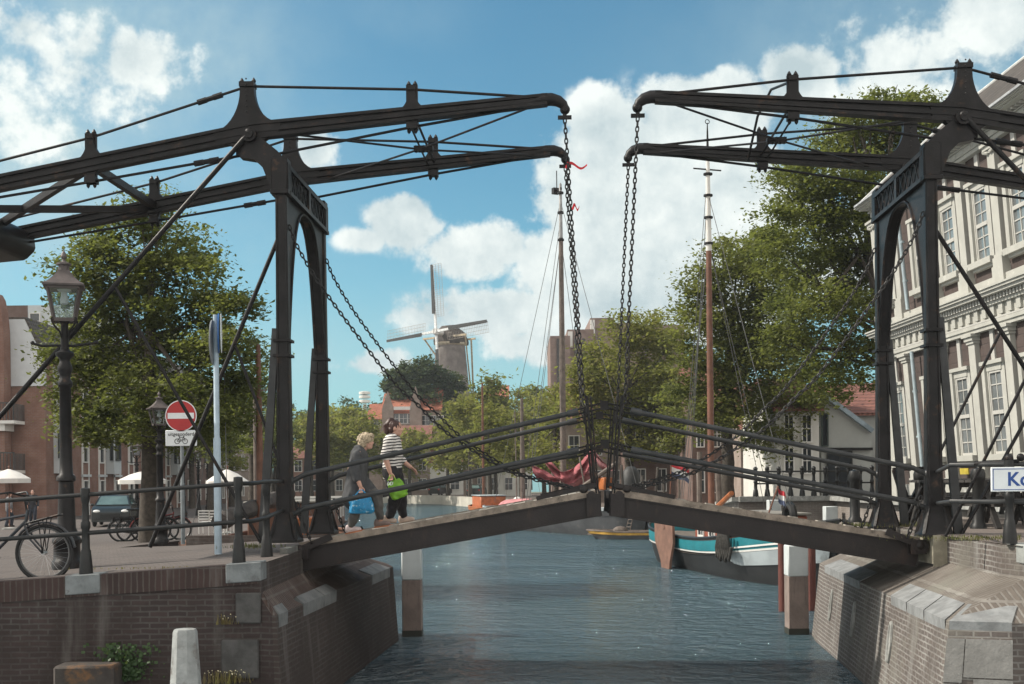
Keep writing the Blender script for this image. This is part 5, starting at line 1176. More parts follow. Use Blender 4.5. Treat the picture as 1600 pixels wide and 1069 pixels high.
def gable_house(x0, x1, y0, y1, z0, eave, ridge, mw, mr, label, axis='x', cat='house', group=None, wins=(), name='house', chimney=True, trim=None):
    """axis = ridge direction; wins: (face, u, z, w, h) with face 'f' (towards the camera) or 'c' (towards the canal, low x)"""
    t = thing(name, ((x0 + x1) / 2, y0, z0), label, cat, group); m = MB()
    if axis == 'x':
        ym = (y0 + y1) / 2
        m.loft([[Vector((x, y0, z0)), Vector((x, y0, eave)), Vector((x, ym, ridge)), Vector((x, y1, eave)), Vector((x, y1, z0))] for x in (x0, x1)])
        r_ = MB(); k = .3
        for ya, yb, sgn in ((y0, ym, -1), (ym, y1, 1)):
            ye = ya if sgn < 0 else yb; dz = (ridge - eave) / (ym - y0) * k
            r_.prism([(x0 - .2, ye + sgn * k, eave - dz + .03), (x1 + .2, ye + sgn * k, eave - dz + .03), (x1 + .2, ym, ridge + .03), (x0 - .2, ym, ridge + .03)], (0, 0, .14))
    else:
        xm = (x0 + x1) / 2
        m.loft([[Vector((x0, y, z0)), Vector((x0, y, eave)), Vector((xm, y, ridge)), Vector((x1, y, eave)), Vector((x1, y, z0))] for y in (y0, y1)])
        r_ = MB(); k = .3
        for sgn in (-1, 1):
            xe = x0 if sgn < 0 else x1; dz = (ridge - eave) / (xm - x0) * k
            r_.prism([(xe + sgn * k, y0 - .12, eave - dz + .03), (xm, y0 - .12, ridge + .03), (xm, y1 + .2, ridge + .03), (xe + sgn * k, y1 + .2, eave - dz + .03)], (0, 0, .14))
    m.build('wall', mw, t, world=True, smooth=False); ro = r_.build('roof', mr, t, world=True, smooth=False)
    if chimney:
        cx, cy = (x0 * .7 + x1 * .3, (y0 + y1) / 2) if axis == 'x' else ((x0 + x1) / 2, y0 * .4 + y1 * .6)
        q = MB(); q.bb(cx - .35, cx + .35, cy - .3, cy + .3, ridge - .6, ridge + .9); q.bb(cx - .42, cx + .42, cy - .37, cy + .37, ridge + .9, ridge + 1.0); q.build('chimney', mw, ro, world=True, smooth=False)
    for f, u, z, w_, h_ in wins:
        if f == 'f': window(WHITE, t, (u, y0 - .0, z), (1, 0, 0), (0, 0, 1), w_, h_, (2, 2))
        else: window(WHITE, t, (x0, u + w_, z), (0, -1, 0), (0, 0, 1), w_, h_, (2, 2))
    return t
BRK1 = brick('brown house brick', (.19, .12, .10), (.155, .10, .085), (.2, .18, .165), .25, .09, .012, stain=(.14, .09, .08))
BRK2 = brick('red house brick', (.28, .15, .11), (.24, .13, .10), (.25, .21, .19), .25, .09, .012, stain=(.2, .1, .08))
BRK3 = brick('pale house brick', (.34, .265, .225), (.30, .235, .20), (.36, .33, .3), .25, .09, .012, stain=(.27, .22, .19))
def rooftile(name, c, pitch=.3):
    if name in MATS: return MATS[name]
    m = mat(name, c, .8, 0, .22, 1.2); t = NT(m.node_tree); b = t.n['Principled BSDF']; co = t.new('ShaderNodeTexCoord').outputs['Object']
    sp = t.new('ShaderNodeSeparateXYZ'); t.link(co, sp.inputs[0]); wv = t.math('SINE', t.math('MULTIPLY', sp.outputs[2], 6.283 / (pitch * .62))); wx = t.math('SINE', t.math('MULTIPLY', t.math('ADD', sp.outputs[0], sp.outputs[1]), 6.283 / (pitch * .8)))
    h = t.math('ADD', wv, t.math('MULTIPLY', wx, .6)); old = b.inputs['Base Color'].links[0].from_socket; t.link(t.mix(t.smooth(h, -.9, -.1), tuple(k * .55 for k in c), old), b.inputs['Base Color'])
    bn = t.new('ShaderNodeBump'); bn.inputs['Strength'].default_value = .5; bn.inputs['Distance'].default_value = .05; t.link(h, bn.inputs['Height']); t.link(bn.outputs[0], b.inputs['Normal']); return m
TILER = rooftile('orange roof tiles', (.36, .13, .08), .34); TILED = rooftile('red brown roof tiles', (.20, .085, .065), .32); SLATE = rooftile('grey brown slate', (.075, .064, .056), .42)

# ------------------------------------------------------------------ the corn exchange on the right
RIDGE = (1.83, 14.38)
LEAN = .078
def fx(y): return 13.72 - .0206 * y
def fp(y, z, n=0.): return Vector((fx(y) - n - LEAN * (z - 2.2), y - .0206 * n, z))
ce = thing('corn_exchange', (fx(34), 34, 2.2), 'tall dark brick corn exchange with white pilasters, windows and cornices', 'building')
Y0, Y1 = 22.0, 40.6
FB = brick('corn exchange brick', (.105, .08, .073), (.088, .069, .064), (.06, .05, .048), 1.25, .31, .014, stain=(.08, .063, .058), bump=.6)
CREAM = mat('cream painted stone', (.385, .38, .345), .7, 0, .07, 2, .1, 20, spots=(.52, .51, .46), sscale=4, sth=(.58, .78))
CREAM2 = mat('cream paint trim', (.42, .41, .38), .6, 0, .06, 2)
m = MB(); dep = Vector((14, .3, 0))
m.quad(fp(Y0, 2.0), fp(Y1, 2.0), fp(Y1, 11.5), fp(Y0, 11.5)); m.quad(fp(Y1, 2.0), fp(Y1, 2.0) + dep, fp(Y1, 11.5) + dep, fp(Y1, 11.5)); m.quad(fp(Y0, 2.0), fp(Y0, 11.5), fp(Y0, 11.5) + dep, fp(Y0, 2.0) + dep)
m.build('wall', FB, ce, world=True, smooth=False)
def slab(mb, y0, y1, z0, z1, n0, n1):
    vs = [fp(y, z, n_) for n_ in (n0, n1) for y, z in ((y0, z0), (y1, z0), (y1, z1), (y0, z1))]
    mb.add(vs, [(3, 2, 1, 0), (4, 5, 6, 7), (0, 1, 5, 4), (1, 2, 6, 5), (2, 3, 7, 6), (3, 0, 4, 7)])
WY = [22.4, 24.65, 26.9, 29.15, 31.38, 33.63, 35.9, 38.95]
CEGL = mat('old sash glass', (.15, .165, .17), .07, 0, .35, .5, spec=.7)  # the sky's reflection in the panes is put into this grey
def ce_window(yc0, z0, z1, wd, name='window'):
    m = MB(); a, b = yc0, yc0 + wd
    slab(m, a - .0, a + .17, z0, z1, -.02, .055); slab(m, b - .20, b, z0, z1, -.02, .13); slab(m, a + .17, b - .20, z1 - .17, z1, -.02, .075); slab(m, a - .06, b + .06, z1, z1 + .10, -.02, .15)
    slab(m, a + .171, a + .22, z0, z1 - .17, -.02, .045); slab(m, b - .27, b - .201, z0, z1 - .17, -.02, .06)
    o = m.build(name, CREAM, ce, world=True, smooth=False)
    m = MB(); slab(m, a - .08, b + .08, z0 - .16, z0 - .002, -.02, .22); slab(m, a + .02, b - .02, z0 - .24, z0 - .162, -.02, .12); m.build('sill', CREAM, o, world=True, smooth=False)
    m = MB(); ia, ib = a + .22, b - .27; zt_ = z1 - .17; zm = z0 + (zt_ - z0) * .5
    for p, q in ((ia, ia + .06), (ib - .06, ib)): slab(m, p, q, z0 + .0, zt_, -.01, .045)
    for p, q in ((z0, z0 + .07), (zm - .05, zm + .05), (zt_ - .06, zt_)): slab(m, ia + .06, ib - .06, p, q, -.01, .055)
    yc = (ia + ib) / 2; slab(m, yc - .018, yc + .018, z0 + .07, zt_ - .06, -.005, .03)
    for half in (z0, zm):
        hh = (zt_ - z0) / 2
        for f in (1 / 3, 2 / 3): slab(m, ia + .06, ib - .06, half + hh * f - .016, half + hh * f + .016, -.006, .03)
    m.build('sash', CREAM2, o, world=True, smooth=False)
    m = MB(); m.quad(fp(ia, z0, .008), fp(ib, z0, .008), fp(ib, zt_, .008), fp(ia, zt_, .008)); m.build('pane', CEGL, o, world=True, smooth=False)
for y in WY:
    ce_window(y, 3.58, 5.95, 1.30); ce_window(y, 8.68, 10.72, 1.30)
PY = [24.6, 28.45 - .0, 30.75, 33.2, 35.65, 38.25, 41.25, 43.55]
PY = [(WY[i] + 1.30 + WY[i + 1]) / 2 for i in range(len(WY) - 2)] + [38.4, 40.35]
for y in PY:
    for z0, z1, ped in ((3.05, 6.85, 2.2), (8.45, 11.47, 7.82)):
        m = MB(); slab(m, y - .21, y + .21, z0 + .12, z1 - .26, -.02, .14)
        slab(m, y - .28, y + .28, z0 - .10, z0 + .12, -.02, .20); slab(m, y - .25, y + .25, z0 + .122, z0 + .2, -.02, .17); slab(m, y - .33, y + .33, ped, z0 - .102, -.02, .22)
        slab(m, y - .25, y + .25, z1 - .258, z1 - .18, -.02, .18); slab(m, y - .29, y + .29, z1 - .178, z1 - .08, -.02, .22); slab(m, y - .34, y + .34, z1 - .078, z1 + .0, -.02, .27)
        if z0 > 8:
            for e in (-1, 1):
                for q in range(4): m.ball(fp(y + e * (.10 + .07 * q), z1 - .24 + .02 * q, .17), .055, 6, 4)
        m.build('pilaster', CREAM, ce, world=True, smooth=False)
for y in WY:            # narrow fillets above the ground floor windows
    
    for z0, z1 in ((6.06, 6.85), (10.83, 11.47)): m = MB(); slab(m, y + .54, y + .76, z0, z1, -.02, .05); m.build('keystone', CREAM2, ce, world=True, smooth=False)
m = MB(); slab(m, Y0, Y1 + .05, 2.0, 2.75, -.02, .10); m.build('base_course', WETST, ce, world=True, smooth=False)
def entab(z0, z1, proj, name):
    h = z1 - z0; m = MB(); E = Y1 + (.04 if z0 < 9 else -.35)
    slab(m, Y0, E, z0, z0 + .10, -.02, .16); slab(m, Y0, E, z0 + .102, z0 + .2, -.02, .20); slab(m, Y0, E, z0 + .2 + .002, z0 + h * .58, -.02, .14); slab(m, Y0, E + .1, z0 + h * .582, z0 + h * .66, -.02, .26)
    slab(m, Y0, E + proj * .2, z0 + h * .80, z0 + h * .88, -.02, proj * .88); slab(m, Y0, E + proj * .25, z0 + h * .882, z0 + h * .95, -.02, proj); slab(m, Y0, E + proj * .3, z0 + h * .952, z1, -.02, proj * 1.08)
    y = Y0
    while y < E - .2: slab(m, y, y + .24, z0 + h * .30, z0 + h * .575, .10, .21); y += .52
    o = m.build(name, CREAM, ce, world=True, smooth=False)
    m = MB(); y = Y0
    while y < E - .05: slab(m, y, y + .085, z0 + h * .662, z0 + h * .79, -.02, proj * .62 if z0 > 8 else .34); y += .19 if z0 < 8 else .24
    m.build('dentils', CREAM2, o, world=True, smooth=False)
    m = MB(); slab(m, Y0, E, z0 + .206, z0 + .25, .145, .20); m.build('moulding', CREAM2, o, world=True, smooth=False)
entab(6.85, 7.82, .52, 'belt_cornice'); entab(11.47, 11.90, .62, 'eaves_cornice')
m = MB(); slab(m, Y0, Y1 + .05, 7.822, 8.12, -.02, .16); m.build('plinth_band', CREAM, ce, world=True, smooth=False)
m = MB(); a = fp(Y1 - .3, 11.905, .66); b = fp(Y0, 11.905, .66); RS, RH = RIDGE
a2 = Vector((fx(Y1 - 3.2) + RS - LEAN * 10, Y1 - 3.2, RH)); b2 = Vector((fx(Y0) + RS - LEAN * 10, Y0, RH))
m.add([b, a, a2, b2], [(0, 1, 2, 3)]); m.add([a, a + Vector((2 * RS + 1.4, .3, 0)), a2], [(0, 1, 2)])
ro = m.build('roof', SLATE, ce, world=True, smooth=False, fix=False)
m = MB(); m.tube([a, a2, b2], .055, 8); m.build('ridge_capping', mat('pale lead', (.50, .51, .50), .6, 0, .15), ro, world=True)
m = MB(); m.bar(fp(Y0, 11.93, .69), fp(Y1 - .35, 11.93, .69), .07, .06); m.build('gutter', mat('lead grey', (.3, .31, .32), .6), ro, world=True, smooth=False)
m = MB(); yd = 37.5; m.tube([fp(yd, 11.5, .35), fp(yd, 11.3, .28), fp(yd, 8.15, .22)], .06, 10); m.tube([fp(yd - .05, 6.85, .24), fp(yd - .05, 2.4, .22)], .06, 10)
for z in (10.2, 9, 5.6, 4.2, 3): m.tube([fp(yd, z, .22), fp(yd, z + .06, .22)], .085, 10)
m.build('downpipe', mat('zinc pipe', (.36, .43, .46), .5, .2, .15), ce, world=True)
m = MB(); q = 0; slab(m, 34.0, 34.6, 3.05, 3.22, .16, .19); m.build('notice_plate', mat('yellow plate', (.42, .33, .04), .6), ce, world=True, smooth=False)

# ------------------------------------------------------------------ houses on the right
z_ = 1.9
WALLW = mat('white stucco', (.56, .55, .51), .8, 0, .08, 1, .1, 20, spots=(.55, .54, .5), sscale=2, sth=(.6, .8)); WALLG = mat('grey green stucco', (.36, .37, .35), .85, 0, .08, 1, .1, 20)
def X(px, d): return P(px, 749, d).x
def Zp(py, px, d): return P(px, py, d).z
t = gable_house(X(1286, 66), X(1460, 66), 63, 73, z_, Zp(652, 1320, 66), Zp(604, 1320, 68), WALLG, TILED, 'grey green house with a sloping side gable and red tiled roof behind the right portal', 'x', group='houses on the right quay', chimney=False)
m = MB(); gx0, gx1 = X(1283, 61.8), X(1362, 61.8); m.prism([(gx0, 61.75, z_), (gx1, 61.75, z_), (gx1, 61.75, Zp(675, 1350, 62)), (gx0, 61.75, Zp(614, 1285, 62))], (0, .2, 0)); m.build('side_gable', WALLG, t, world=True, smooth=False)
m = MB(); m.bar((gx0 - .1, 61.6, Zp(612, 1285, 62)), (gx1, 61.6, Zp(674, 1350, 62)), .3, .22); m.build('barge_board', mat('blue grey board', (.24, .30, .34), .6), t, world=True, smooth=False)
window(mat('dark green frame', (.03, .045, .04), .5), t, (X(1284, 61.7), 61.74, Zp(698, 1284, 62)), (1, 0, 0), (0, 0, 1), .36, 1.7, (1, 1))
window(BLACK, t, (X(1292, 61.7), 61.74, z_ + .2), (1, 0, 0), (0, 0, 1), 1.3, 2.2, (2, 1), name='door')
m = MB(); m.bar((gx0 + .1, 61.6, Zp(702, 1300, 62)), (gx1, 61.6, Zp(702, 1350, 62)), .14, .14); m.build('gutter', IRON, t, world=True, smooth=False)
m = MB(); xx = X(1279, 60); t = gable_house(X(1215, 61), X(1282, 61), 61.2, 70, z_, Zp(640, 1240, 61), Zp(585, 1240, 61), WALLW, TILED, 'white stuccoed house with tall windows left of the grey green gable', 'x', group='houses on the right quay', chimney=False,
    wins=[('f', X(px, 61), Zp(py, px, 61), .55, h) for px, py, h in ((1226, 692, 1.45), (1254, 692, 1.45), (1226, 741, 1.35), (1254, 741, 1.35))])
for i, (p0, p1, d, ty, m_, lab) in enumerate(((1158, 1228, 74, 672, BRK3, 'pale brick row house with a row of white windows behind the dark bicycles'), (1082, 1160, 80, 640, BRK1, 'brown brick house behind the wooden mast, between the trees'), (985, 1082, 92, 632, BRK1, 'brown brick house with large windows left of the wooden mast'), (880, 985, 104, 655, BRK3, 'pale house front behind the raised pink sail'))):
    x0, x1 = X(p0, d), X(p1, d); e = Zp(ty, (p0 + p1) / 2, d); wn = []
    nw = 5 if i == 0 else 3
    for k in range(nw):
        for zz_ in ((z_ - .4, z_ + 2.6) if e - z_ > 5 else (z_ - .4,)):
            wn.append(('f', x0 + (x1 - x0) * (k + .25) / nw, zz_ + .5, (x1 - x0) / nw * .5, 1.75))
    gable_house(x0, x1, d, d + 9, z_ - 1.0, e, e + 3., m_, TILED if i != 2 else SLATE, lab, 'x', group='houses on the right quay', wins=wn)
# tall stepped brick flats
t = thing('apartment_tower', (X(960, 165), 165, 1), 'stepped brown brick flats with vertical slits behind the trees', 'building'); m = MB()
for p0, p1, ty, y0 in ((862, 893, 525, 166), (889, 930, 515, 168), (925, 962, 497, 170), (958, 1000, 505, 172), (998, 1072, 508, 174)):
    m.bb(X(p0, y0), X(p1, y0) + .02, y0, y0 + 14, .5, Zp(ty, p0, y0))
m.build('wall', brick('flats brick', (.29, .205, .175), (.26, .185, .16), (.3, .26, .24), .3, .12, .015, stain=(.22, .16, .14)), t, world=True, smooth=False)
for p0, p1, y0 in ((872, 878, 165.9), (900, 905, 167.9), (912, 917, 167.9), (938, 942, 169.9), (970, 974, 171.9), (1010, 1014, 173.9), (1030, 1034, 173.9)):
    m = MB(); m.bb(X(p0, y0), X(p1, y0), y0 - .12, y0 + .3, 4, Zp(520, p0, y0) - .8); m.build('window_strip', mat('dark window strip', (.05, .045, .045), .4), t, world=True, smooth=False)
for p0, ty, y0 in ((890, 518, 167.8), (925, 500, 169.8), (878, 560, 165.8)):
    m = MB(); m.bb(X(p0, y0), X(p0 + 7, y0), y0 - .1, y0 + .4, Zp(ty + 25, p0, y0), Zp(ty, p0, y0)); m.build('white_panel', WHITE, t, world=True, smooth=False)

# ------------------------------------------------------------------ far houses at the head of the canal
t = gable_house(X(598, 178), X(652, 178), 178, 189, 1, Zp(645, 620, 178), Zp(612, 620, 178), BRK3, TILER, 'brick house with a bright orange roof below the dark round tree', 'x', group='orange roofed houses', wins=[('f', X(px, 178), Zp(py, px, 178), 1.2, 1.5) for px, py in ((603, 662), (612, 662), (625, 662), (638, 662), (605, 690), (620, 690), (635, 690))])
m = MB(); 
for p0, p1, ty in ((598, 616, 612), (641, 660, 604)):
    x0, x1 = X(p0, 177.5), X(p1, 177.5); m.prism([(x0, 177.4, 1), (x1, 177.4, 1), (x1, 177.4, Zp(640, p0, 178)), ((x0 + x1) / 2, 177.4, Zp(ty, p0, 178)), (x0, 177.4, Zp(640, p0, 178))], (0, 1.2, 0))
m.build('gable_front', BRK3, t, world=True, smooth=False)
m = MB(); m.bb(X(616, 177), X(642, 177), 177.2, 177.6, Zp(641, 620, 178), Zp(636, 620, 178)); m.build('white_gutter', WHITE, t, world=True, smooth=False)
gable_house(X(655, 180), X(690, 180), 180, 190, 1, Zp(640, 670, 180), Zp(604, 670, 180), BRK3, TILER, 'second house with an orange roof, nearest the windmill', 'x', group='orange roofed houses', wins=[('f', X(px, 180), Zp(665, px, 180), 1.2, 1.5) for px in (660, 672, 682)])
gable_house(X(576, 186), X(600, 186), 186, 195, 1, Zp(655, 588, 186), Zp(630, 588, 186), BRK3, TILER, 'small orange roofed house left of the gabled one', 'x', group='orange roofed houses', wins=[('f', X(584, 186), Zp(668, 584, 186), 1.2, 1.4)], chimney=False)
gable_house(X(755, 170), X(795, 170), 170, 180, 1, Zp(620, 775, 170), Zp(600, 775, 170), BRK2, TILER, 'red roofed house glimpsed through the trees right of the windmill', 'x', group='orange roofed houses', wins=[('f', X(768, 170), Zp(650, 768, 170), 1.2, 1.4)])
FQ = [(625, 672, BRK3, 690, 'pale brown quayside house behind the striped woman'), (672, 724, WALLW, 722, 'low white fronted house on the far quay'), (724, 760, BRK3, 700, 'pale brick quayside house left of the orange brown mast'), (500, 560, BRK3, 712, 'pale house on the far quay right of the left rear column'), (760, 830, WALLW, 710, 'white house front behind the low brown mast'), (455, 500, BRK2, 716, 'small brick house on the far quay between the left columns')]
for p0, p1, m_, ty, lab in FQ:
    d = 168 if p0 < 720 else 150; x0, x1 = X(p0, d), X(p1, d); e = Zp(ty, p0, d); n_ = max(2, int((x1 - x0) / 1.6)); wn = []
    for k in range(n_):
        for zz in ([1.7] if e < 5 else [1.7, 4.4]): wn.append(('f', x0 + (x1 - x0) * (k + .22) / n_, zz, (x1 - x0) / n_ * .55, 1.6))
    gable_house(x0, x1, d, d + 8, .8, e, e + 2.2, m_, TILED, lab, 'x', group='houses on the far quay', wins=wn, chimney=False)

# ------------------------------------------------------------------ windmill
wmx = P(704, 560, 205); t = thing('windmill', (wmx.x, 205, 0), 'tall grey tower windmill with four lattice sails above the orange roofs', 'windmill')
def zz(py): return P(704, py, 205).z
sc = 205 / F
m = MB(); m.lathe([(45 * sc, 0), (33 * sc, zz(640)), (28 * sc, zz(600)), (24.5 * sc, zz(560)), (22.5 * sc, zz(538))], n=32); m.build('tower', mat('mill tower brick', (.175, .155, .145), .9, 0, .2, .8, .3, 5, spots=(.13, .115, .11), sscale=1, sth=(.5, .7)), t)
capz = zz(536); hx = Vector((-.62, -.78, 0)); hy = Vector((.78, -.62, 0)); up = Vector((0, 0, 1))
m = MB(); rings = []
for a, w_, z0, z1 in ((-1.9, .75, -.3, 1.7), (-1.2, 1.0, -.3, 2.9), (0, 1.05, -.3, 3.1), (1.4, .95, -.3, 2.6), (2.7, .6, -.3, 1.6)):
    w_ *= 2.5; rings.append([hx * (-a * 1.1) + hy * w_ * q + up * (capz + z0 + (z1 - z0) * h) for q, h in ((-1, 0), (-1.05, .3), (-.8, .7), (-.3, .97), (.3, .97), (.8, .7), (1.05, .3), (1, 0))])
m.loft(rings); m.build('cap', mat('dark thatch', (.06, .05, .045), .9, 0, .3, 2), t, angle=60)
m = MB(); m.lathe([(23 * sc, capz - .5), (24.5 * sc, capz - .3), (24.5 * sc, capz), (22 * sc, capz + .05)], n=32); m.build('cap_ring', mat('mill beige trim', (.42, .36, .27), .7), t)
hub = hx * 3.6 + up * zz(521); 
m = MB(); m.tube([hx * 1.5 + up * (zz(521) - .2), hub + hx * .5], .42, 10); m.box(hub, (.9, .9, .9)); m.build('windshaft', WHITE, t)
SAILW = mat('mill white stock', (.60, .62, .62), .6); SAILD = mat('mill dark board', (.035, .035, .036), .7); LATT = mat('mill lattice', (.30, .27, .24), .8)
pl_x = Vector((.78, -.62, 0)).normalized()                       # horizontal direction of the sail plane
nrm = pl_x.cross(up).normalized()
if nrm.dot(hx) < 0: nrm = -nrm
rot = rad(-3.5)
for k in range(4):
    a = rot + k * math.pi / 2; dirv = up * math.cos(a) + pl_x * math.sin(a); tan = pl_x * math.cos(a) - up * math.sin(a); L_ = 11.2
    m = MB(); c0 = hub + nrm * .1 * (k % 2); m.bar(c0, c0 + dirv * 3.4, .42, .3, up=nrm, w1=.36, h1=.26); m.bar(c0 + dirv * 3.4 + tan * .16, c0 + dirv * L_ + tan * .16, .09, .1, up=nrm); sl_ = m.build('sail_stock', SAILW, t)
    m = MB(); m.bar(c0 + dirv * 3.38, c0 + dirv * L_, .24, .22, up=nrm, w1=.16, h1=.14); m.bar(c0 + dirv * 3.0 - tan * .14 + nrm * .22, c0 + dirv * L_ - tan * .06 + nrm * .16, .62, .08, up=nrm, w1=.42); m.build('sail_board', SAILD, sl_)
    m = MB(); n_ = 26
    for j in range(n_):
        q = c0 + dirv * (2.4 + (L_ - 2.4) * j / (n_ - 1)); m.bar(q, q + tan * 1.75 - nrm * .25, .028, .028)
    for f in (.35, .68, 1.): m.bar(c0 + dirv * 2.4 + tan * 1.75 * f - nrm * .25 * f, c0 + dirv * L_ + tan * 1.75 * f - nrm * .25 * f, .04, .04)
    m.build('sail_lattice', LATT, sl_)
BE = mat('mill beige beam', (.46, .38, .26), .7)
m = MB(); bk_ = -hx
for e in (-1, 1):
    m.bar(bk_ * 1.2 + hy * e * 3.6 + up * (capz + .5), bk_ * 5.4 + hy * .5 * e + up * (capz - 11), .28, .28); m.bar(bk_ * -1.5 + hy * e * 4.6 + up * (capz + .9), bk_ * 5.2 + up * (capz - 10) + hy * .3 * e, .22, .22)
m.bar(bk_ * -1.5 - hy * 4.8 + up * (capz + .9), bk_ * -1.5 + hy * 4.8 + up * (capz + .9), .3, .3); m.bar(bk_ * 2 - hy * 3.8 + up * (capz + .6), bk_ * 2 + hy * 3.8 + up * (capz + .6), .3, .3); m.bar(bk_ * 2 + up * (capz + .6), bk_ * 5.6 + up * (capz - 12), .4, .4)
m.build('tail_poles', BE, t)
# striped antenna tower on the skyline
c = P(570, 640, 300); t = thing('antenna_tower', (c.x, 300, 0), 'small white banded antenna tower on the skyline', 'tower'); m = MB()
m.lathe([(.5, 0), (.5, P(570, 632, 300).z)], n=10); m.build('shaft', WHITE, t)
for py in (614, 620, 627): z = P(570, py, 300).z; m = MB(); m.lathe([(.6, z - .45), (1.4, z - .35), (1.4, z + .25), (.6, z + .4)], n=14); m.build('platform', WHITE, t)

# ------------------------------------------------------------------ apartments on the left
ap = thing('apartment_building', (-27, 80, 1), 'long brick apartment block with white bays and balconies on the left quay', 'building')
FX = -27.2; GZ = 1.0
def ap_z(py, px, d): return P(px, py, d).z
eav = ap_z(562, 66, 71)
m = MB(); m.bb(FX - 10, FX, 71, 100, GZ - .3, eav); m.build('wall', BRK2, ap, world=True, smooth=False)
m = MB(); m.prism([(FX + .3, 71, eav), (FX - 10, 71, eav), (FX - 6, 71, eav + 2.5), (FX - 1.1, 71, eav + 2.5)], (0, 29.2, 0)); m.build('roof', SLATE, ap, world=True, smooth=False)
m = MB(); m.prism([(FX + .02, 70.9, 8.8), (FX + .02, 70.9, eav - .1), (FX - 1.15, 70.9, eav + 2.36), (FX - 5.5, 70.9, eav + 2.36), (FX - 5.5, 70.9, 8.8)], (0, .25, 0)); m.build('white_gable', mat('white cladding panels', (.52, .54, .55), .6, 0, .06, 2), ap, world=True, smooth=False)
BAYW = mat('pale grey bay cladding', (.47, .50, .51), .6, 0, .07, 1.5)
FD = mat('dark window frame', (.05, .05, .05), .5)
# front end face with balconies
for fz in range(3):
    zb = GZ + .1 + fz * 2.85
    m = MB(); m.bb(FX - 5.6, FX - 1.2, 69.4, 70.99, zb + 2.6, zb + 2.78); bal = m.build('balcony', WHITE, ap, world=True, smooth=False) if fz < 2 else None
    if bal:
        m = MB()
        for k in range(24): x = FX - 5.55 + 4.3 * k / 23; m.bb(x - .02, x + .02, 69.42, 69.46, zb + 2.8, zb + 3.75)
        m.bb(FX - 5.6, FX - 1.2, 69.40, 69.48, zb + 3.75, zb + 3.82)
        for k in range(9): y = 69.5 + 1.45 * k / 8; m.bb(FX - 1.26, FX - 1.22, y, y + .03, zb + 2.8, zb + 3.75)
        m.build('balcony_rail', FD, bal, world=True, smooth=False)
        m = MB(); m.bb(FX - 4.4, FX - 1.8, 69.6, 70.9, zb + 2.2, zb + 2.6); m.build('balcony_beam', WHITE, bal, world=True, smooth=False)
    window(WHITE if fz else FD, ap, (FX - 4.6, 70.97, zb + .3 + (.1 if fz else 0)), (1, 0, 0), (0, 0, 1), 1.9, 2.1, (2, 1))
# canal side: pale bays and windows
for k in range(9):
    y = 72.2 + k * 3.1
    if k in (0, 3, 6, 8):
        m = MB(); m.bb(FX + .0, FX + .55, y, y + 1.5, GZ + 2.7, eav - .3); by = m.build('bay', BAYW, ap, world=True, smooth=False)
        for zb in (GZ + 3.6, GZ + 6.4): window(FD, ap, (FX + .55, y + .25, zb), (0, 1, 0), (0, 0, 1), 1., 1.7, (1, 1), nrm=Vector((1, 0, 0)))
        window(FD, ap, (FX + .3, y - .02, GZ + 3.6), (1, 0, 0), (0, 0, 1), .22, 1.7, (1, 1), fr=.03)
    for zb in (GZ + .4, GZ + 3.4, GZ + 6.2):
        window(WHITE, ap, (FX, y + 1.75, zb), (0, 1, 0), (0, 0, 1), .95, 1.9, (1, 2), nrm=Vector((1, 0, 0)))
    m = MB(); m.bb(FX, FX + .06, y + 1.55, y + 1.7, GZ, eav - .3); m.bb(FX, FX + .05, y + 2.75, y + 2.9, GZ, eav - .3); m.build('white_strip', WHITE, ap, world=True, smooth=False)
    m = MB(); m.bb(FX, FX + .12, y + 1.5, y + 3.05, GZ + 2.5, GZ + 2.66); m.build('lintel_band', BAYW, ap, world=True, smooth=False)
for i, (a, b, ty, m_, lab) in enumerate(((100, 118, 585, BRK1, 'brown brick flats continuing the left quay behind the lime tree'), (118, 140, 620, BRK3, 'pale brick house at the far end of the left quay row'))):
    e = ap_z(ty, 200, a); wn = []
    for k in range(6):
        for zb in (1.5, 4.3, 7.1): wn.append((a + .8 + k * (b - a) / 6, zb))
    tt_ = thing('apartment_building', (FX - 1, a, 1), lab, 'building', 'flats on the left quay'); m = MB(); m.bb(FX - 11, FX - .5 - i * 2, a + .05, b, .7, e); m.build('wall', m_, tt_, world=True, smooth=False)
    m = MB(); m.prism([(FX - .2 - i * 2, a + .05, e), (FX - 11, a + .05, e), (FX - 6, a + .05, e + 3.)], (0, b - a, 0)); m.build('roof', SLATE, tt_, world=True, smooth=False)
    for y, zb in wn: window(WHITE, tt_, (FX - .5 - i * 2, y, zb), (0, 1, 0), (0, 0, 1), 1.2, 1.8, (2, 1), nrm=Vector((1, 0, 0)))
# block rising behind, and the sliver at the left edge
t = thing('apartment_building', (X(50, 95), 95, 1), 'flat roofed block in brick and pale panels rising behind the grey gable', 'building'); zt = ap_z(477, 60, 95)
m = MB(); m.bb(X(0, 95) - 6, X(46, 95), 95, 106, 1, zt); m.build('wall', BRK1, t, world=True, smooth=False)
m = MB(); m.bb(X(46, 95) + .01, X(120, 95), 95.02, 106, 1, zt); m.build('panel_wall', BAYW, t, world=True, smooth=False)
window(WHITE, t, (X(49, 95), 95.0, ap_z(515, 50, 95)), (1, 0, 0), (0, 0, 1), .85, 1.3, (1, 2))
m = MB(); x1 = X(8, 69.9); zt_ = ap_z(455, 8, 69.3); m.prism([(x1 - 2.6, 69.9, .8), (x1, 69.9, .8), (x1, 69.9, zt_ - 3)] + [(x1 - .45 * (1 - math.cos(q)), 69.9, zt_ - 3 + 3 * math.sin(q)) for q in (.3, .7, 1.1, 1.5)] + [(x1 - 2.6, 69.9, zt_)], (0, .95, 0)); m.build('end_wall', BRK2, ap, world=True, smooth=False)
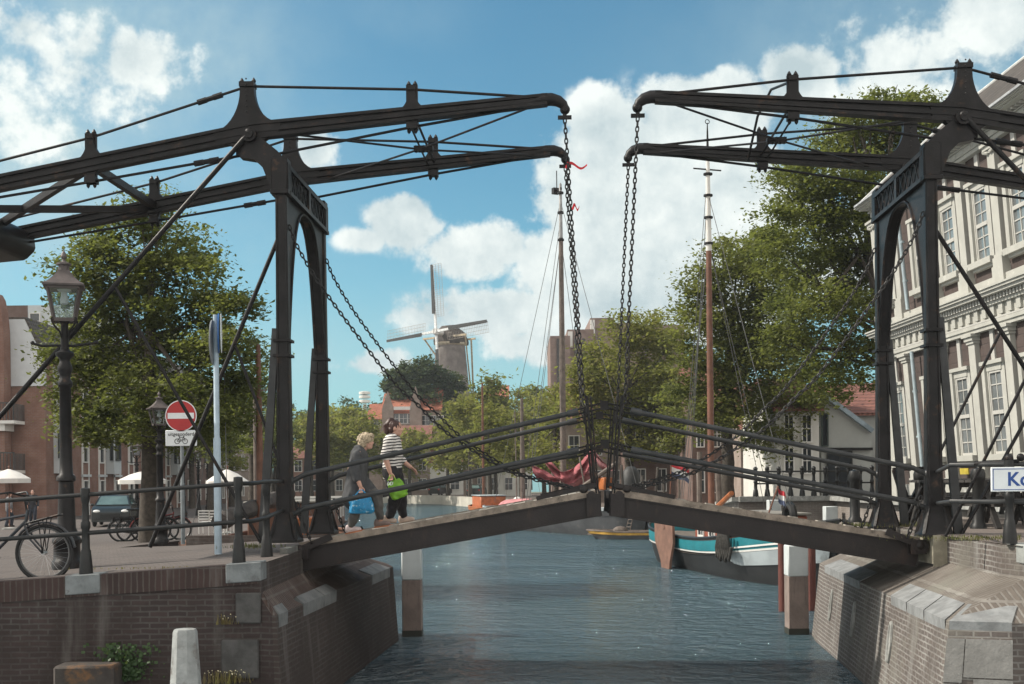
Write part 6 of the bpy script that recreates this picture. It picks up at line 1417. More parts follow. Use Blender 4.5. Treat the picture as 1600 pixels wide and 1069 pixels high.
# ------------------------------------------------------------------ boats
def hull_pts(L, Bm, zs, full_b=.5, full_s=.4, n=28):
    """returns function pt(t, level) ; level -1..1 -> waterline below .. sheer.  bow at x=+L/2"""
    def half(t):
        if t < full_s * .5: q = t / (full_s * .5); return Bm / 2 * (.42 + .58 * math.sin(q * math.pi / 2) ** .8)
        if t > 1 - full_b * .5: q = (1 - t) / (full_b * .5); return Bm / 2 * max(.02, math.sin(q * math.pi / 2) ** .62)
        return Bm / 2
    def pt(t, lv, side):
        b = half(t); z = zs(t); zz_ = -.5 + (z + .5) * lv; narrow = (.62 + .38 * min(1, lv * 1.25) ** .6); rake = (lv - .5) * .9 * (1 if t > .85 else (-.6 if t < .1 else 0)) * (abs(t - .85) / .15 if t > .85 else (abs(.1 - t) / .1 if t < .1 else 0))
        return Vector(((t - .5) * L + rake, side * b * narrow, zz_))
    return pt, half
def boat(name, loc, rz, L, Bm, zs, bands, label, mdeck, deck_z=.35, cat='boat', group=None, **kw):
    """bands: list of (part name, level0, level1, material, outset)"""
    t = thing(name, loc, label, cat, group, rz); pt, half = hull_pts(L, Bm, zs, **kw); n = 28; ts = [k / n for k in range(n + 1)]
    for nm, l0, l1, m_, o in bands:
        m = MB(); lv = [l0 + (l1 - l0) * k / 3 for k in range(4)]
        for side in (-1, 1):
            m.loft([[pt(t_, l, side) + Vector((o * (1 if t_ > .9 else 0), side * o, 0)) for l in lv] for t_ in ts], closed=False)
        m.loft([[pt(0, l, -1) + Vector((-o, -o, 0)) for l in lv], [pt(0, l, 1) + Vector((-o, o, 0)) for l in lv]], closed=False)
        m.build(nm, m_, t, fix=False, angle=50)
    m = MB(); rings = []
    for t_ in ts:
        a, b = pt(t_, .97, -1), pt(t_, .97, 1); z = a.z - deck_z; rings.append([Vector((a.x, a.y * .99, z)), Vector((a.x, 0, z + .06)), Vector((b.x, b.y * .99, z))])
    m.loft(rings, closed=False); m.build('deck', mdeck, t, fix=False)
    m = MB()
    for side in (-1, 1): m.tube([pt(t_, 1., side) for t_ in ts], .055, 6)
    m.build('gunwale', kw.get('mg') or mdeck, t, fix=False) if False else m.build('gunwale', bands[-1][3] if name != 'dinghy' else GWOOD, t, fix=False)
    return t, pt
def leeboard(t, x, y, z0, L_, w_, m_, ang=.0):
    m = MB(); pts = []
    for k in range(13): q = k / 12 * math.pi; pts.append((x + .1 + w_ * .22 * math.cos(q), y, z0 - L_ + w_ * .2 - w_ * .2 * math.sin(q)))
    pts = [(x - w_ * .5, y, z0), (x + w_ * .42, y, z0), (x + w_ * .44, y, z0 - L_ * .35)] + pts + [(x - w_ * .48, y, z0 - L_ * .35)]; m.prism(pts, (0, .08 if y > 0 else -.08, 0)); m.tube([(x, y - .1, z0 - .12), (x, y + .1, z0 - .12)], .08, 8); return m.build('leeboard', m_, t)
def mast(t, x, z0, z1, r, m_, name='mast', y=0, r1=None):
    m = MB(); m.lathe([(r, z0), (r, z0 + (z1 - z0) * .5), (r1 or r * .62, z1), (0, z1 + .05)], (x, y, 0), 12); return m.build(name, m_, t)
STEEL = mat('dark grey hull', (.055, .056, .060), .5, 0, .25, 1.2, spots=(.11, .105, .10), sscale=2, sth=(.55, .75)); TARH = mat('black hull', (.018, .018, .019), .5, 0, .3, 1)
TEAL = mat('teal bulwark paint', (.015, .16, .19), .45, 0, .12, 2); HULLG = mat('pale grey hull paint', (.30, .335, .35), .5, 0, .15, 1.4, spots=(.16, .17, .17), sscale=1.2, sth=(.6, .75)); DECKG = mat('grey brown deck', (.12, .10, .085), .8)
BRWN = mat('brown leeboard', (.16, .085, .06), .6, 0, .25, 3); PINK = mat('faded red sail cloth', (.30, .085, .095), .85, 0, .22, 2.5, .5, 9); PINK2 = mat('pale pink canvas', (.40, .17, .175), .85, 0, .2, 3, .4, 9)
ORNG = mat('orange brown varnish', (.34, .105, .03), .45, 0, .2, 4); ROPE = mat('grey rope', (.045, .042, .038), .9, 0, .3, 14); HEMP = mat('pale rope', (.42, .36, .26), .9)
# teal barge: bow towards the bridge
p0 = Vector((6.35, 46.0, 0)); p1 = Vector((8.55, 32.6, 0)); ctr = (p0 + p1) / 2; dv = p1 - p0; L_ = dv.length + .4; rzb = math.atan2(dv.y, dv.x)
tb, ptb = boat('barge', ctr, rzb, L_, 3.6, lambda t: 1.10 + 1.9 * (t - .45) ** 2 * (1 + .35 * (t > .45)), [('hull', 0, .725, TARH, 0), ('white_line', .727, .755, WHITE, .035), ('teal_bulwark', .757, .96, TEAL, .02), ('rail_cap', .962, 1.0, BLACK, .035)],
   'dark barge with teal and white bulwark moored behind the right bridge leaf', DECKG, .45, full_b=.75)
m = MB(); m.loft([[ptb(t_, l, -1) + Vector((.03 if t_ > .9 else 0, -.03, 0)) for l in (lo, (lo + .72) / 2, .722)] for t_, lo in [(.70 + .295 * k / 12, .722 - (.20 if k > 2 else .085 * k)) for k in range(13)]], closed=False); m.build('grey_panel', HULLG, tb, fix=False)
m = MB(); m.loft([[ptb(t_, l, -1) + Vector((.045 if t_ > .9 else 0, -.045, 0)) for l in (.79, .815)] for t_ in [.72 + .275 * k / 12 for k in range(13)]], closed=False); m.build('white_moulding', WHITE, tb, fix=False)
leeboard(tb, -2.1, -1.95, 1.5, 1.75, 2.3, BRWN)
for x in (2.05, 2.25, 2.4):
    pass
m = MB(); q = ptb(.735, 1.0, -1)
for k in range(8): m.tube([q + Vector((.16 * k - .6, -.06 - .02 * k, .1)), q + Vector((.16 * k - .62, -.13, -.35)), q + Vector((.15 * k - .55, -.14, -.62 - .05 * (k % 3))), q + Vector((.16 * k - .5, -.10, -.3))], .055, 7)
m.build('rope_fender', ROPE, tb)
m = MB(); q = ptb(.93, .66, -1); m.tube([q + Vector((0, .08, 0)), q + Vector((.03, -.05, 0))], .12, 14); m.build('hawse_hole', BLACK, tb)
m = MB(); m.bb(-1.3, 2.4, -1.2, 1.2, .5, 1.85); m.build('deckhouse', mat('red brown deckhouse', (.26, .075, .045), .55, 0, .15, 2), tb, bevel=.05)
m = MB(); m.bb(-1.4, 2.5, -1.3, 1.3, 1.85, 1.93); m.build('house_roof', mat('dull roof canvas', (.20, .19, .17), .8), tb, bevel=.03)
for x in (-.9, .2, 1.4): window(WHITE, tb, tb.matrix_basis @ Vector((x + .6, -1.2, 1.1)), tb.matrix_basis.to_3x3() @ Vector((-1, 0, 0)), (0, 0, 1), .62, .5, (2, 1), nrm=tb.matrix_basis.to_3x3() @ Vector((0, -1, 0)), depth=.04)
mz = P(1107, 378, 42).z; mt = P(1105, 192, 42).z; mx = 0
mp_ = P(1108, 760, 39.9); ml = tb.matrix_basis.inverted() @ Vector((mp_.x, mp_.y, 0)); ml.y = max(-.8, min(.8, ml.y))
mz = P(1107, 378, mp_.y).z; mt = P(1105, 265, mp_.y).z; mq = P(1105, 192, mp_.y).z
m = MB(); m.lathe([(.115, .7), (.11, mz * .55), (.09, mz)], (ml.x, ml.y, 0), 12); ms = m.build('mast', WOOD, tb)
m = MB(); m.lathe([(.10, mz - .3), (.085, mz + 1), (.065, mt), (.045, mt + .6)], (ml.x + .0, ml.y, 0), 10); m.build('topmast', mat('white mast paint', (.62, .60, .56), .6, 0, .1, 2), ms)
m = MB(); m.lathe([(.05, mt + .5), (.03, mq - .3), (.015, mq)], (ml.x, ml.y, 0), 8); m.tube([(ml.x - .15, ml.y + .5, mt + .02), (ml.x + .1, ml.y - .52, mt)], .028, 6)
for z in (mz - .1, mz + .75, mt - .9, mt - .2): mm = MB(); mm.lathe([(.06, z), (.15, z + .02), (.15, z + .08), (.06, z + .1)], (ml.x, ml.y, 0), 10); mm.build('mast_band', IRON, ms)
m.torus((ml.x, ml.y, mq + .04), .07, .014, (1, 0, 0), 10, 5); m.build('mast_spike', IRON, ms)
m = MB()
for dx, dy, z in ((-1.2, -1.6, mz), (-.7, -1.65, mz), (-.2, -1.6, mt - .5), (-1.2, 1.6, mz), (-.7, 1.65, mz), (5.2, 0, mt - .8), (-5, 0, mt - .3), (-.9, -1.62, mt)): m.tube([(ml.x, ml.y, z), (ml.x + dx, dy, 1.5)], .011, 4)
m.build('rigging', mat('rigging wire', (.10, .10, .10), .6), tb)
m = MB(); m.tube([(ml.x + .3, ml.y, 2.0), (ml.x + 2.8, ml.y - .3, 2.55)], .08, 8); m.build('boom', ORNG, tb); m = MB()
for k in range(7): m = MB(); m.ball((ml.x + .2 + rng.uniform(-.7, 2.2), rng.uniform(-1.1, 1.), 1.0 + rng.uniform(0, .3)), (rng.uniform(.15, .4), rng.uniform(.15, .35), rng.uniform(.12, .35)), 8, 6); m.build('deck_bundle', DECKG, tb)
for k in range(0): m = MB(); m.bb(ml.x - 1.8 + k * .5, ml.x - 1.72 + k * .5, -1.4, -1.32, .8, 1.5 + .1 * (k % 3)); m.build('rail_stanchion', DECKG, tb)
m = MB(); q0 = Vector((ml.x - 1.0, -.9, 1.6)); m.tube([q0, q0 + Vector((-.2, .1, 2.3))], .09, 8); m.tube([q0 + Vector((-.5, .9, 0)), q0 + Vector((-.7, .9, 2.0))], .11, 8); m.build('derrick_posts', GWOOD, tb)
m = MB(); m.torus((3.9, 0, 1.9), .0001 + .3, .12, (0, 1, 0), 12, 8); m.build('windlass', BLACK, tb)
# flags on the barges
def flag(px, py, d, w_, h_, label, slant=.3, stick=1.2, rz=0, droop=.35):
    c = P(px, py, d); t = thing('flag', c - Vector((0, 0, stick)), label, 'flag', None, rz); m = MB(); m.tube([(-.06 - slant * stick, 0, -.1), (0, 0, stick + h_ * .7)], .022, 6); m.build('flag_staff', WOOD, t)
    for k, (nm, mm) in enumerate((('red_stripe', mat('flag red', (.45, .04, .05), .8)), ('white_stripe', WHITE), ('blue_stripe', mat('flag blue', (.10, .12, .20), .8)))):
        m = MB(); rings = []
        for i in range(13):
            f = i / 12; z0 = stick + h_ * .6 - h_ * k / 3; z1 = z0 - h_ / 3; y = .07 * math.sin(f * 7); dz = -droop * f * f - .05 * math.sin(f * 5); rings.append([Vector((f * w_, y, z0 + dz)), Vector((f * w_, y, z1 + dz))])
        m.loft(rings, closed=False); m.build(nm, mm, t, fix=False)
    return t
flag(1049, 735, 42, .62, .5, 'red white and blue flag flying on the barge deck near the wooden mast', .0, 1.0)
flag(1216, 775, 31, .20, .36, 'drooping faded flag on a slanted staff beside the white topped posts', .45, .75, droop=.25)
# grey ship with pink sails
p1 = Vector((6.9, 63, 0)); p0 = Vector((-.9, 79.5, 0)); dv = p1 - p0; ctr = (p0 + p1) / 2
tg, ptg = boat('sailing_barge', ctr, math.atan2(dv.y, dv.x), dv.length, 4.2, lambda t: 1.25 + .7 * max(0, t - .7) * 1.6 + .5 * max(0, .2 - t), [('hull', 0, .93, STEEL, 0), ('white_line', .932, 1.0, HULLG, .04)],
   'grey sailing barge with loose pink sails moored beyond the bridge', DECKG, .35)
leeboard(tg, -3.6, -2.2, 1.5, 1.7, .9, BRWN)
inv = tg.matrix_basis.inverted()
def lg(px, py, d): return inv @ P(px, py, d)
q = lg(880, 700, 71.5); mz0, mz1, mz2 = 1.0, P(877, 372, 71.5).z, P(875, 288, 71.5).z
m = MB(); m.lathe([(.185, mz0), (.175, mz1 * .5), (.13, mz1)], (q.x, q.y, 0), 12); ms = m.build('mast', GWOOD, tg)
m = MB(); m.lathe([(.125, mz1 - .4), (.08, mz2), (0, mz2 + .1)], (q.x, q.y, 0), 10); m.build('topmast', mat('grey topmast', (.26, .26, .26), .5), ms)
m = MB(); 
for z in (mz1 - .2, mz1 + 1.4, mz2 - .6): mm = MB(); mm.lathe([(.1, z), (.19, z + .03), (.19, z + .14), (.1, z + .18)], (q.x, q.y, 0), 10); mm.build('mast_band', IRON, ms)
m.tube([(q.x - .45, q.y, mz2 - .2), (q.x - .45, q.y, mz2 + .9)], .03, 5); m.bb(q.x - .5, q.x + .1, q.y - .05, q.y + .05, mz2 - .35, mz2 - .2); m.bb(q.x - .75, q.x - .45, q.y - .2, q.y + .2, mz2 - .45, mz2 - .1); m.build('mast_fittings', IRON, ms)
m = MB()
for dx, dy, z in ((-.9, -1.9, mz1), (-.3, -2, mz1), (.5, 2, mz1), (9, 0, mz2 - 1), (-9.5, 0, mz2 - 1), (-1.5, -1.9, mz2 - 2)): m.tube([(q.x, q.y, z), (q.x + dx, dy, 1.6)], .016, 4)
m.build('rigging', MATS['rigging wire'], tg)
def drape(L, d, name, m_, parent, th=.25, base=None):
    """hanging sail cloth: a row of (px, top py, bottom py)"""
    m = MB(); rings = []
    for i in range(len(L) - 1):
        for s_ in range(6):
            f = s_ / 6; a, b = L[i], L[i + 1]; px = a[0] + (b[0] - a[0]) * f; ty = a[1] + (b[1] - a[1]) * f; by = a[2] + (b[2] - a[2]) * f; ring = []
            for k in range(10):
                u = k / 9; wv = .22 * math.sin(u * 9 + px * .12) + .14 * math.sin(px * .31 + u * 4); ring.append(inv @ P(px + 1.2 * math.sin(u * 7 + px * .2), ty + (by - ty) * u, d + wv))
            for k in range(9, -1, -1):
                u = k / 9; wv = .22 * math.sin(u * 9 + px * .12 + .4) + .14 * math.sin(px * .31 + u * 4); ring.append(inv @ P(px, ty + (by - ty) * u, d + wv + th))
            rings.append(ring)
    m.loft(rings); return m.build(name, m_, parent, angle=80)
drape([(876, 738, 752), (886, 736, 757), (898, 731, 754), (908, 722, 746), (918, 708, 738), (925, 700, 728)], 69, 'loose_sail', PINK, tg)
drape([(924, 700, 722), (932, 708, 722), (940, 719, 733), (948, 727, 738), (958, 728, 735), (966, 718, 730)], 68, 'loose_sail', PINK2, tg)
drape([(884, 752, 762), (900, 742, 768), (916, 736, 766), (934, 742, 764), (950, 752, 762)], 69.5, 'loose_sail', PINK2, tg)
drape([(850, 716, 722), (862, 722, 738), (874, 735, 750), (884, 742, 756)], 70, 'loose_sail', PINK, tg)
drape([(832, 727, 736), (840, 730, 748), (852, 736, 754), (864, 744, 757), (876, 748, 758)], 71, 'loose_sail', PINK, tg)
m = MB(); m.tube([lg(905, 764, 68), lg(966, 722, 66)], .13, 8); m.tube([lg(905, 712, 68.5), lg(915, 770, 68)], .05, 6); m.tube([lg(926, 760, 68), lg(1000, 770, 66)], .09, 6); m.build('boom', GWOOD, tg)
m = MB(); c0 = lg(946, 756, 67); m.bb(c0.x - .35, c0.x + .35, c0.y - .3, c0.y + .3, c0.z - .35, c0.z + .35); m.build('skylight', ORNG, tg, bevel=.05)
m = MB(); c0 = lg(986, 757, 65.5); m.lathe([(.5, 1.0), (.55, c0.z), (.45, c0.z + .7), (.2, c0.z + .95), (0, c0.z + .98)], (c0.x, c0.y, 0), 12); m.build('vent_drum', mat('black drum', (.03, .03, .03), .6), tg)
DGEAR = mat('dark deck gear', (.07, .06, .052), .8, 0, .5, 1.5)
for k in range(22):
    c0 = lg(rng.uniform(960, 1062), 778, rng.uniform(63, 66)); s_ = rng.uniform(.15, .5); m = MB(); m.ball((c0.x, c0.y, 1.3 + s_ * .6), (s_, s_ * rng.uniform(.5, 1), s_ * rng.uniform(.6, 1.3)), 8, 6); m.build('deck_bundle', DGEAR, tg)
for px in (960, 975, 1005, 1022, 1040): c0 = lg(px, 770, 64.5); m = MB(); m.tube([(c0.x, c0.y, 1.2), (c0.x + rng.uniform(-.4, .4), c0.y, 2.9 + rng.uniform(-.3, .9))], .07, 6); m.build('deck_post', DGEAR, tg)
m = MB(); a = lg(985, 812, 62.4); b_ = lg(980, 835, 62.4)
for e in (-.2, .2): m.tube([a + Vector((e, 0, 0)), b_ + Vector((e, 0, 0))], .025, 5)
for k in range(5): p = a.lerp(b_, k / 4); m.tube([p + Vector((-.2, 0, 0)), p + Vector((.2, 0, 0))], .02, 5)
m.build('boarding_ladder', GWOOD, tg)
# dinghy
c = onz(981, 843, 0); t, pd = boat('dinghy', (c.x, c.y + .6, 0), rad(168), 3.1, 1.35, lambda t: .36 + .22 * max(0, t - .6), [('hull', 0, .82, STEEL, 0), ('yellow_strake', .822, 1.0, mat('ochre strake', (.42, .24, .04), .6), .03)], 'small grey dinghy with an ochre rim between the two barges', DECKG, .2)
m = MB(); m.bb(-.2, .05, -.55, .55, .26, .31); m.bb(.7, .95, -.45, .45, .28, .33); m.ball((.3, .1, .4), (.4, .3, .25), 8, 6); m.build('thwarts', GWOOD, t)
# small boats left of the grey barge
c = P(760, 785, 96); t, pd = boat('motor_boat', (c.x, 98, 0), rad(100), 8, 2.4, lambda t: .85 + .3 * max(0, t - .6), [('hull', 0, .8, mat('bluish hull', (.16, .22, .25), .5), 0), ('rail', .802, 1., ORNG, .03)], 'small motor boat with an orange cabin end behind the left bridge leaf', DECKG, .25, group=None)
m = MB(); m.bb(-3.2, 1.4, -1.0, 1.0, .6, 1.75); m.build('cabin', mat('orange red cabin', (.42, .12, .045), .5), t, bevel=.06); m = MB(); m.bb(-3.3, 1.5, -1.08, 1.08, 1.75, 1.83); m.build('cabin_roof', HULLG, t, bevel=.03)
mast(t, 1.8, .6, P(768, 596, 98).z, .11, WOOD); m = MB(); c1_ = P(768, 596, 98).z; m.tube([(1.8 - .3, 0, c1_ - .3), (1.8 + .3, 0, c1_ - .3)], .03, 5); m.tube([(1.8, 0, c1_), (4, 0, 1)], .012, 4); m.build('rigging', MATS['rigging wire'], t)
c = P(835, 782, 84); t, pd = boat('sailing_boat', (c.x - .6, 85, 0), rad(112), 9, 2.8, lambda t: 1.0 + .4 * max(0, t - .6), [('hull', 0, .8, STEEL, 0), ('rail', .802, 1., ORNG, .04)], 'sailing boat under a pink cover left of the grey sailing barge', DECKG, .25)
m = MB(); m.loft([[Vector((x, 1.1 * math.sin(a) * (1 - .04 * abs(x)), .95 + .75 * max(0, math.cos(a)) * (1 - .015 * x * x))) for a in [math.pi * (k / 8 - .5) for k in range(9)]] for x in (-3.4, -2.2, -1, .4, 1.8, 3.0)], closed=False); m.build('pink_cover', PINK2, t, angle=70)
m = MB(); m.ball((3.2, -.7, 1.4), (.45, .35, .4), 10, 7); m.build('white_buoy', WHITE, t)
q2 = P(816, 622, 85).z; mast(t, .5, .8, q2, .17, GWOOD); m = MB(); m.tube([(1.1, .2, .9), (1.3, .2, q2 * .9)], .05, 6); m.tube([(.5, 0, q2), (-3, 0, 1.2)], .012, 4); m.tube([(.5, 0, q2), (4, 0, 1.2)], .012, 4); m.build('rigging', GWOOD, t)
# barge on the left quay
tl, ptl = boat('barge', (-7.15, 36.6, 0), rad(-88), 15, 3.6, lambda t: 1.35 + .8 * max(0, t - .7) * 1.3, [('hull', 0, .86, TARH, 0), ('brown_wale', .862, 1., mat('brown wale', (.13, .06, .035), .6, 0, .3, 2), .04)], 'black barge with brown wale and orange hatch moored at the left quay', DECKG, .3)
m = MB(); m.bb(-5.6, -2.6, -1.3, 1.3, 1.0, 2.35); m.build('deckhouse', mat('brown deckhouse', (.15, .07, .045), .6, 0, .2, 3), tl, bevel=.05); m = MB(); m.bb(-5.8, -2.4, -1.4, 1.4, 2.35, 2.43); m.build('house_roof', mat('dull roof canvas', (.20, .19, .17), .8), tl, bevel=.03)
m = MB(); m.bb(-.6, 1.2, .6, 1.5, 1.0, 2.0); m.build('orange_hatch', ORNG, tl, bevel=.04)
m = MB(); m.tube([(5.6, -.6, 2.0), (-1.5, .3, 2.7)], .11, 8); m.loft([[Vector((5.4 - 6.6 * f, -.55 + .8 * f + .22 * math.cos(a) * (1 + .2 * math.sin(f * 25)), 2.05 + .62 * f + .2 * math.sin(a) * (1 + .25 * math.sin(f * 19)))) for a in [2 * math.pi * k / 10 for k in range(10)]] for f in [k / 22 for k in range(23)]]); m.build('furled_sail', mat('dark furled canvas', (.06, .05, .045), .9, 0, .3, 4), tl)
q3 = P(350, 540, 34).z; ml2 = tl.matrix_basis.inverted() @ Vector((P(352, 700, 34).x, 34, 0)); ml2.y = max(-1.3, min(1.3, ml2.y)); mast(tl, ml2.x, .9, q3, .10, WOOD)
m = MB()
for dx, dy in ((-2, -1.5), (2, -1.5), (-5, 0), (4.6, 0), (-2, 1.5)): m.tube([(ml2.x, ml2.y, q3 - .3), (ml2.x + dx, dy, 1.5)], .012, 4)
for k in range(9): m.tube([(5 - k * .9, 1.55, 1.5), (5 - k * .9, 1.55, 2.1)], .015, 5)
m.tube([(5, 1.55, 2.1), (-2.4, 1.55, 2.1)], .012, 4); m.build('rigging', MATS['rigging wire'], tl)
c = P(401, 770, 52); t = thing('barge_mast_post', (c.x, 52, 0), 'bare grey mast standing among the trees left of the left front column', 'mast'); m = MB(); m.lathe([(.13, 0), (.12, 6), (.08, P(400, 590, 52).z), (0, P(400, 588, 52).z)], n=10); m.build('mast', GWOOD, t); m = MB(); m.tube([(-.5, 0, P(400, 610, 52).z), (.5, 0, P(400, 610, 52).z)], .03, 6); m.build('crosstree', GWOOD, t)
c = P(478, 776, 62); t, pd = boat('houseboat', (c.x - .3, 66, 0), rad(95), 12, 3.6, lambda t: .75, [('hull', 0, .85, TARH, 0), ('rail', .852, 1., STEEL, .03)], 'brown houseboat seen between the left portal columns', DECKG, .15)
m = MB(); m.bb(-5, 4, -1.5, 1.5, .55, 2.1); m.build('cabin', mat('brown cabin boards', (.16, .09, .065), .7, 0, .2, 2), t, bevel=.05); m = MB(); m.bb(-5.2, 4.2, -1.6, 1.6, 2.1, 2.2); m.build('cabin_roof', mat('dull roof canvas', (.20, .19, .17), .8), t)
for x in (-3.5, -1, 1.5): window(WHITE, t, t.matrix_basis @ Vector((x, -1.5, 1.1)), t.matrix_basis.to_3x3() @ Vector((1, 0, 0)), (0, 0, 1), .9, .55, (2, 1), nrm=t.matrix_basis.to_3x3() @ Vector((0, -1, 0)), depth=.04)

# ------------------------------------------------------------------ cars
def car(loc, rz, label, mbody, s=1.):
    t = thing('parked_car', loc, label, 'car', 'parked cars', rz); hw = .86
    side = [(-2.0, .24), (-2.02, .75), (-1.9, .98), (-1.55, 1.02), (1.0, .98), (1.75, .84), (2.0, .66), (2.02, .24)]
    m = MB(); rings = []
    for y, k in ((-hw, .94), (-hw * .96, .99), (-hw * .5, 1.0), (hw * .5, 1.0), (hw * .96, .99), (hw, .94)): rings.append([Vector((x * (k if abs(x) > 1.8 else 1), y, z * (1 if z < .5 else (.97 + .03 * k)))) for x, z in side])
    m.loft(rings); m.build('body', mbody, t, angle=40)
    roof = [(-1.75, 1.0), (-1.5, 1.38), (-1.1, 1.47), (.0, 1.48), (.35, 1.42), (1.05, .98)]
    m = MB(); m.loft([[Vector((x, y * (hw * .94 if z < 1.1 else hw * .76), z)) for x, z in roof] for y in (-1, -.9, .9, 1)]); m.build('cabin', mbody, t, angle=40)
    m = MB()
    for y in (-1, 1): m.add([Vector((x, y * (hw * w_ + .012), z)) for x, z, w_ in ((-1.55, 1.03, .94), (-1.38, 1.34, .80), (.25, 1.36, .80), (.88, 1.03, .94))], [(0, 1, 2, 3)])
    m.add([Vector((x, y, z)) for x, y, z in ((1.02, -.72, 1.02), (1.02, .72, 1.02), (.42, .58, 1.41), (.42, -.58, 1.41))], [(0, 1, 2, 3)]); m.add([Vector((x, y, z)) for x, y, z in ((-1.77, -.7, 1.04), (-1.77, .7, 1.04), (-1.54, .58, 1.37), (-1.54, -.58, 1.37))], [(0, 1, 2, 3)])
    m.build('windows', mat('car glass', (.10, .15, .15), .08, 0, .2, 1, spec=.8), t, smooth=False)
    for x in (-1.25, 1.28):
        for y in (-1, 1):
            m = MB(); m.torus((x, y * (hw - .08), .31), .22, .09, (0, 1, 0), 20, 8); wh = m.build('wheel', RUBBER, t); m = MB(); m.tube([(x, y * (hw - .12), .31), (x, y * (hw - .02), .31)], .2, 14); m.build('rim', CHROME, wh)
    for y in (-1, 1):
        m = MB(); m.ball((1.88, y * .62, .72), (.12, .17, .085), 10, 7); m.build('headlight', mat('headlight glass', (.75, .75, .72), .15, 0, .05), t); m = MB(); m.ball((.75, y * .95, 1.02), (.07, .1, .06), 8, 6); m.build('mirror', mbody, t); m = MB(); m.box((-1.97, y * .68, .8), (.08, .2, .14)); m.build('tail_light', mat('tail light red', (.35, .02, .02), .3), t)
    m = MB(); m.bb(1.98, 2.03, -.45, .45, .42, .60); m.bb(2.0, 2.04, -.7, .7, .36, .41); m.build('grille', BLACK, t);     return t
c = P(180, 805, 58); c.z = lz(c.x, c.y); cbody = mat('dark green car paint', (.016, .018, .017), .3, .0, .15, spec=.45); cr = car(c, rad(-78), 'dark car with pale headlights parked facing the bridge on the left quay', cbody)
for px, d, rz, lab in ((688, 161, 1.2, 'dark car parked on the far quay behind the women'), (745, 143, 1.4, 'dark car parked on the far quay right of the women')):
    c = P(px, 775, d); c.z = 1.02; dup(cr, c, rz, lab)
# far quay rim
m = MB()
for (a, b) in (((-34, 190), (-24, 176)), ((-24, 176), (-8.5, 152)), ((-8.5, 152), (-4.5, 136)), ((-4.5, 136), (1.0, 110))): m.bar((a[0], a[1], .55), (b[0], b[1], .55), .5, 1.12)
solo(m, 'quay_wall', mat('pale concrete quay', (.40, .38, .33), .9, 0, .15, .6), (-10, 155, .5), 'pale concrete quay wall at the far bend of the canal', 'wall', smooth=False)
# parasols
def parasol(px, py, d, w_, label):
    c = P(px, py, d); gz = lz(c.x, c.y); t = thing('parasol', (c.x, c.y, gz), label, 'parasol', 'white terrace parasols'); zt = c.z - gz
    m = MB(); rings = []
    for r, z in ((.06, zt + .42), (w_ * .25, zt + .27), (w_ * .5, zt), (w_ * .5, zt - .2)): rings.append([Vector((r * math.cos(q) * (1 if k % 2 == 0 else .95), r * math.sin(q) * (1 if k % 2 == 0 else .95), z)) for k, q in enumerate([2 * math.pi * k / 16 for k in range(16)])])
    m.loft(rings, caps=False); m.build('canopy', mat('white parasol cloth', (.60, .58, .55), .85, 0, .05), t, fix=False, angle=25)
    m = MB(); m.tube([(0, 0, 0), (0, 0, zt + .5)], .03, 8); m.ball((0, 0, zt + .52), .05, 8, 6); m.build('pole', WOOD, t); m = MB(); m.lathe([(.32, 0), (.32, .08), (.06, .12)], n=12); m.build('parasol_foot', WETST, t); return t
parasol(222, 750, 60, 2.4, 'white parasol behind the trunk of the big lime tree'); parasol(14, 748, 54, 1.9, 'white parasol at the left frame edge in front of the brick flats'); parasol(355, 752, 44, 1.55, 'white parasol behind the blue pole, above the terrace chairs')
# terrace chairs by the left quay
def chair_white():
    t = thing('terrace_chair', (0, 0, 0), 'white', 'chair', 'white terrace chairs'); m = MB(); m.bb(-.22, .22, -.22, .22, .43, .47); m.build('seat', WHITE, t)
    m = MB(); 
    for k in range(4): m.bb(-.22, .22, .2, .23, .55 + .1 * k, .60 + .1 * k)
    m.bb(-.22, -.19, .2, .23, .47, .9); m.bb(.19, .22, .2, .23, .47, .9); m.build('backrest', WHITE, t)
    for x in (-.2, .2):
        for y in (-.2, .2): m = MB(); m.tube([(x, y, 0), (x, y, .45)], .018, 6); m.build('leg', WHITE, t)
    return t
ch0 = None
for k, (px, d, rz, lab) in enumerate(((336, 42, .2, 'white terrace chair just left of the blue pole'), (352, 44, 2.4, 'white terrace chair right of the blue pole, under the parasol'), (366, 43, 1.2, 'rightmost white terrace chair beside the railing post'), (322, 45, 3.0, 'leftmost white terrace chair under the trees'))):
    c = P(px, 800, d); c.z = lz(c.x - 2.2, c.y); c.x = min(c.x, -9.9)
    if ch0 is None: ch0 = chair_white(); o = ch0; o.matrix_basis = Matrix.Translation(c) @ Matrix.Rotation(rz, 4, 'Z')
    else: o = dup(ch0, c, rz)
    o['label'] = lab
# dark picnic tables on the right terrace
def picnic():
    t = thing('picnic_table', (0, 0, 0), 'dark', 'table', 'dark picnic tables'); DW = mat('dark stained timber', (.035, .032, .030), .75, 0, .3, 5); m = MB()
    for k in range(4): m.bb(-.9, .9, -.38 + .19 * k, -.21 + .19 * k, .72, .76)
    m.build('table_top', DW, t, smooth=False)
    for y in (-.75, .75):
        m = MB(); m.bb(-.9, .9, y - .14, y - .01, .42, .46); m.bb(-.9, .9, y + .01, y + .14, .42, .46); m.build('bench', DW, t, smooth=False)
    for x in (-.65, .65):
        m = MB(); m.bar((x, -.7, 0), (x, -.28, .72), .06, .09, up=(1, 0, 0)); m.bar((x, .7, 0), (x, .28, .72), .06, .09, up=(1, 0, 0)); m.bb(x - .03, x + .03, -.85, .85, .34, .42); m.bb(x - .03, x + .03, -.38, .38, .64, .72); m.build('trestle', DW, t, smooth=False)
    return t
pc0 = None
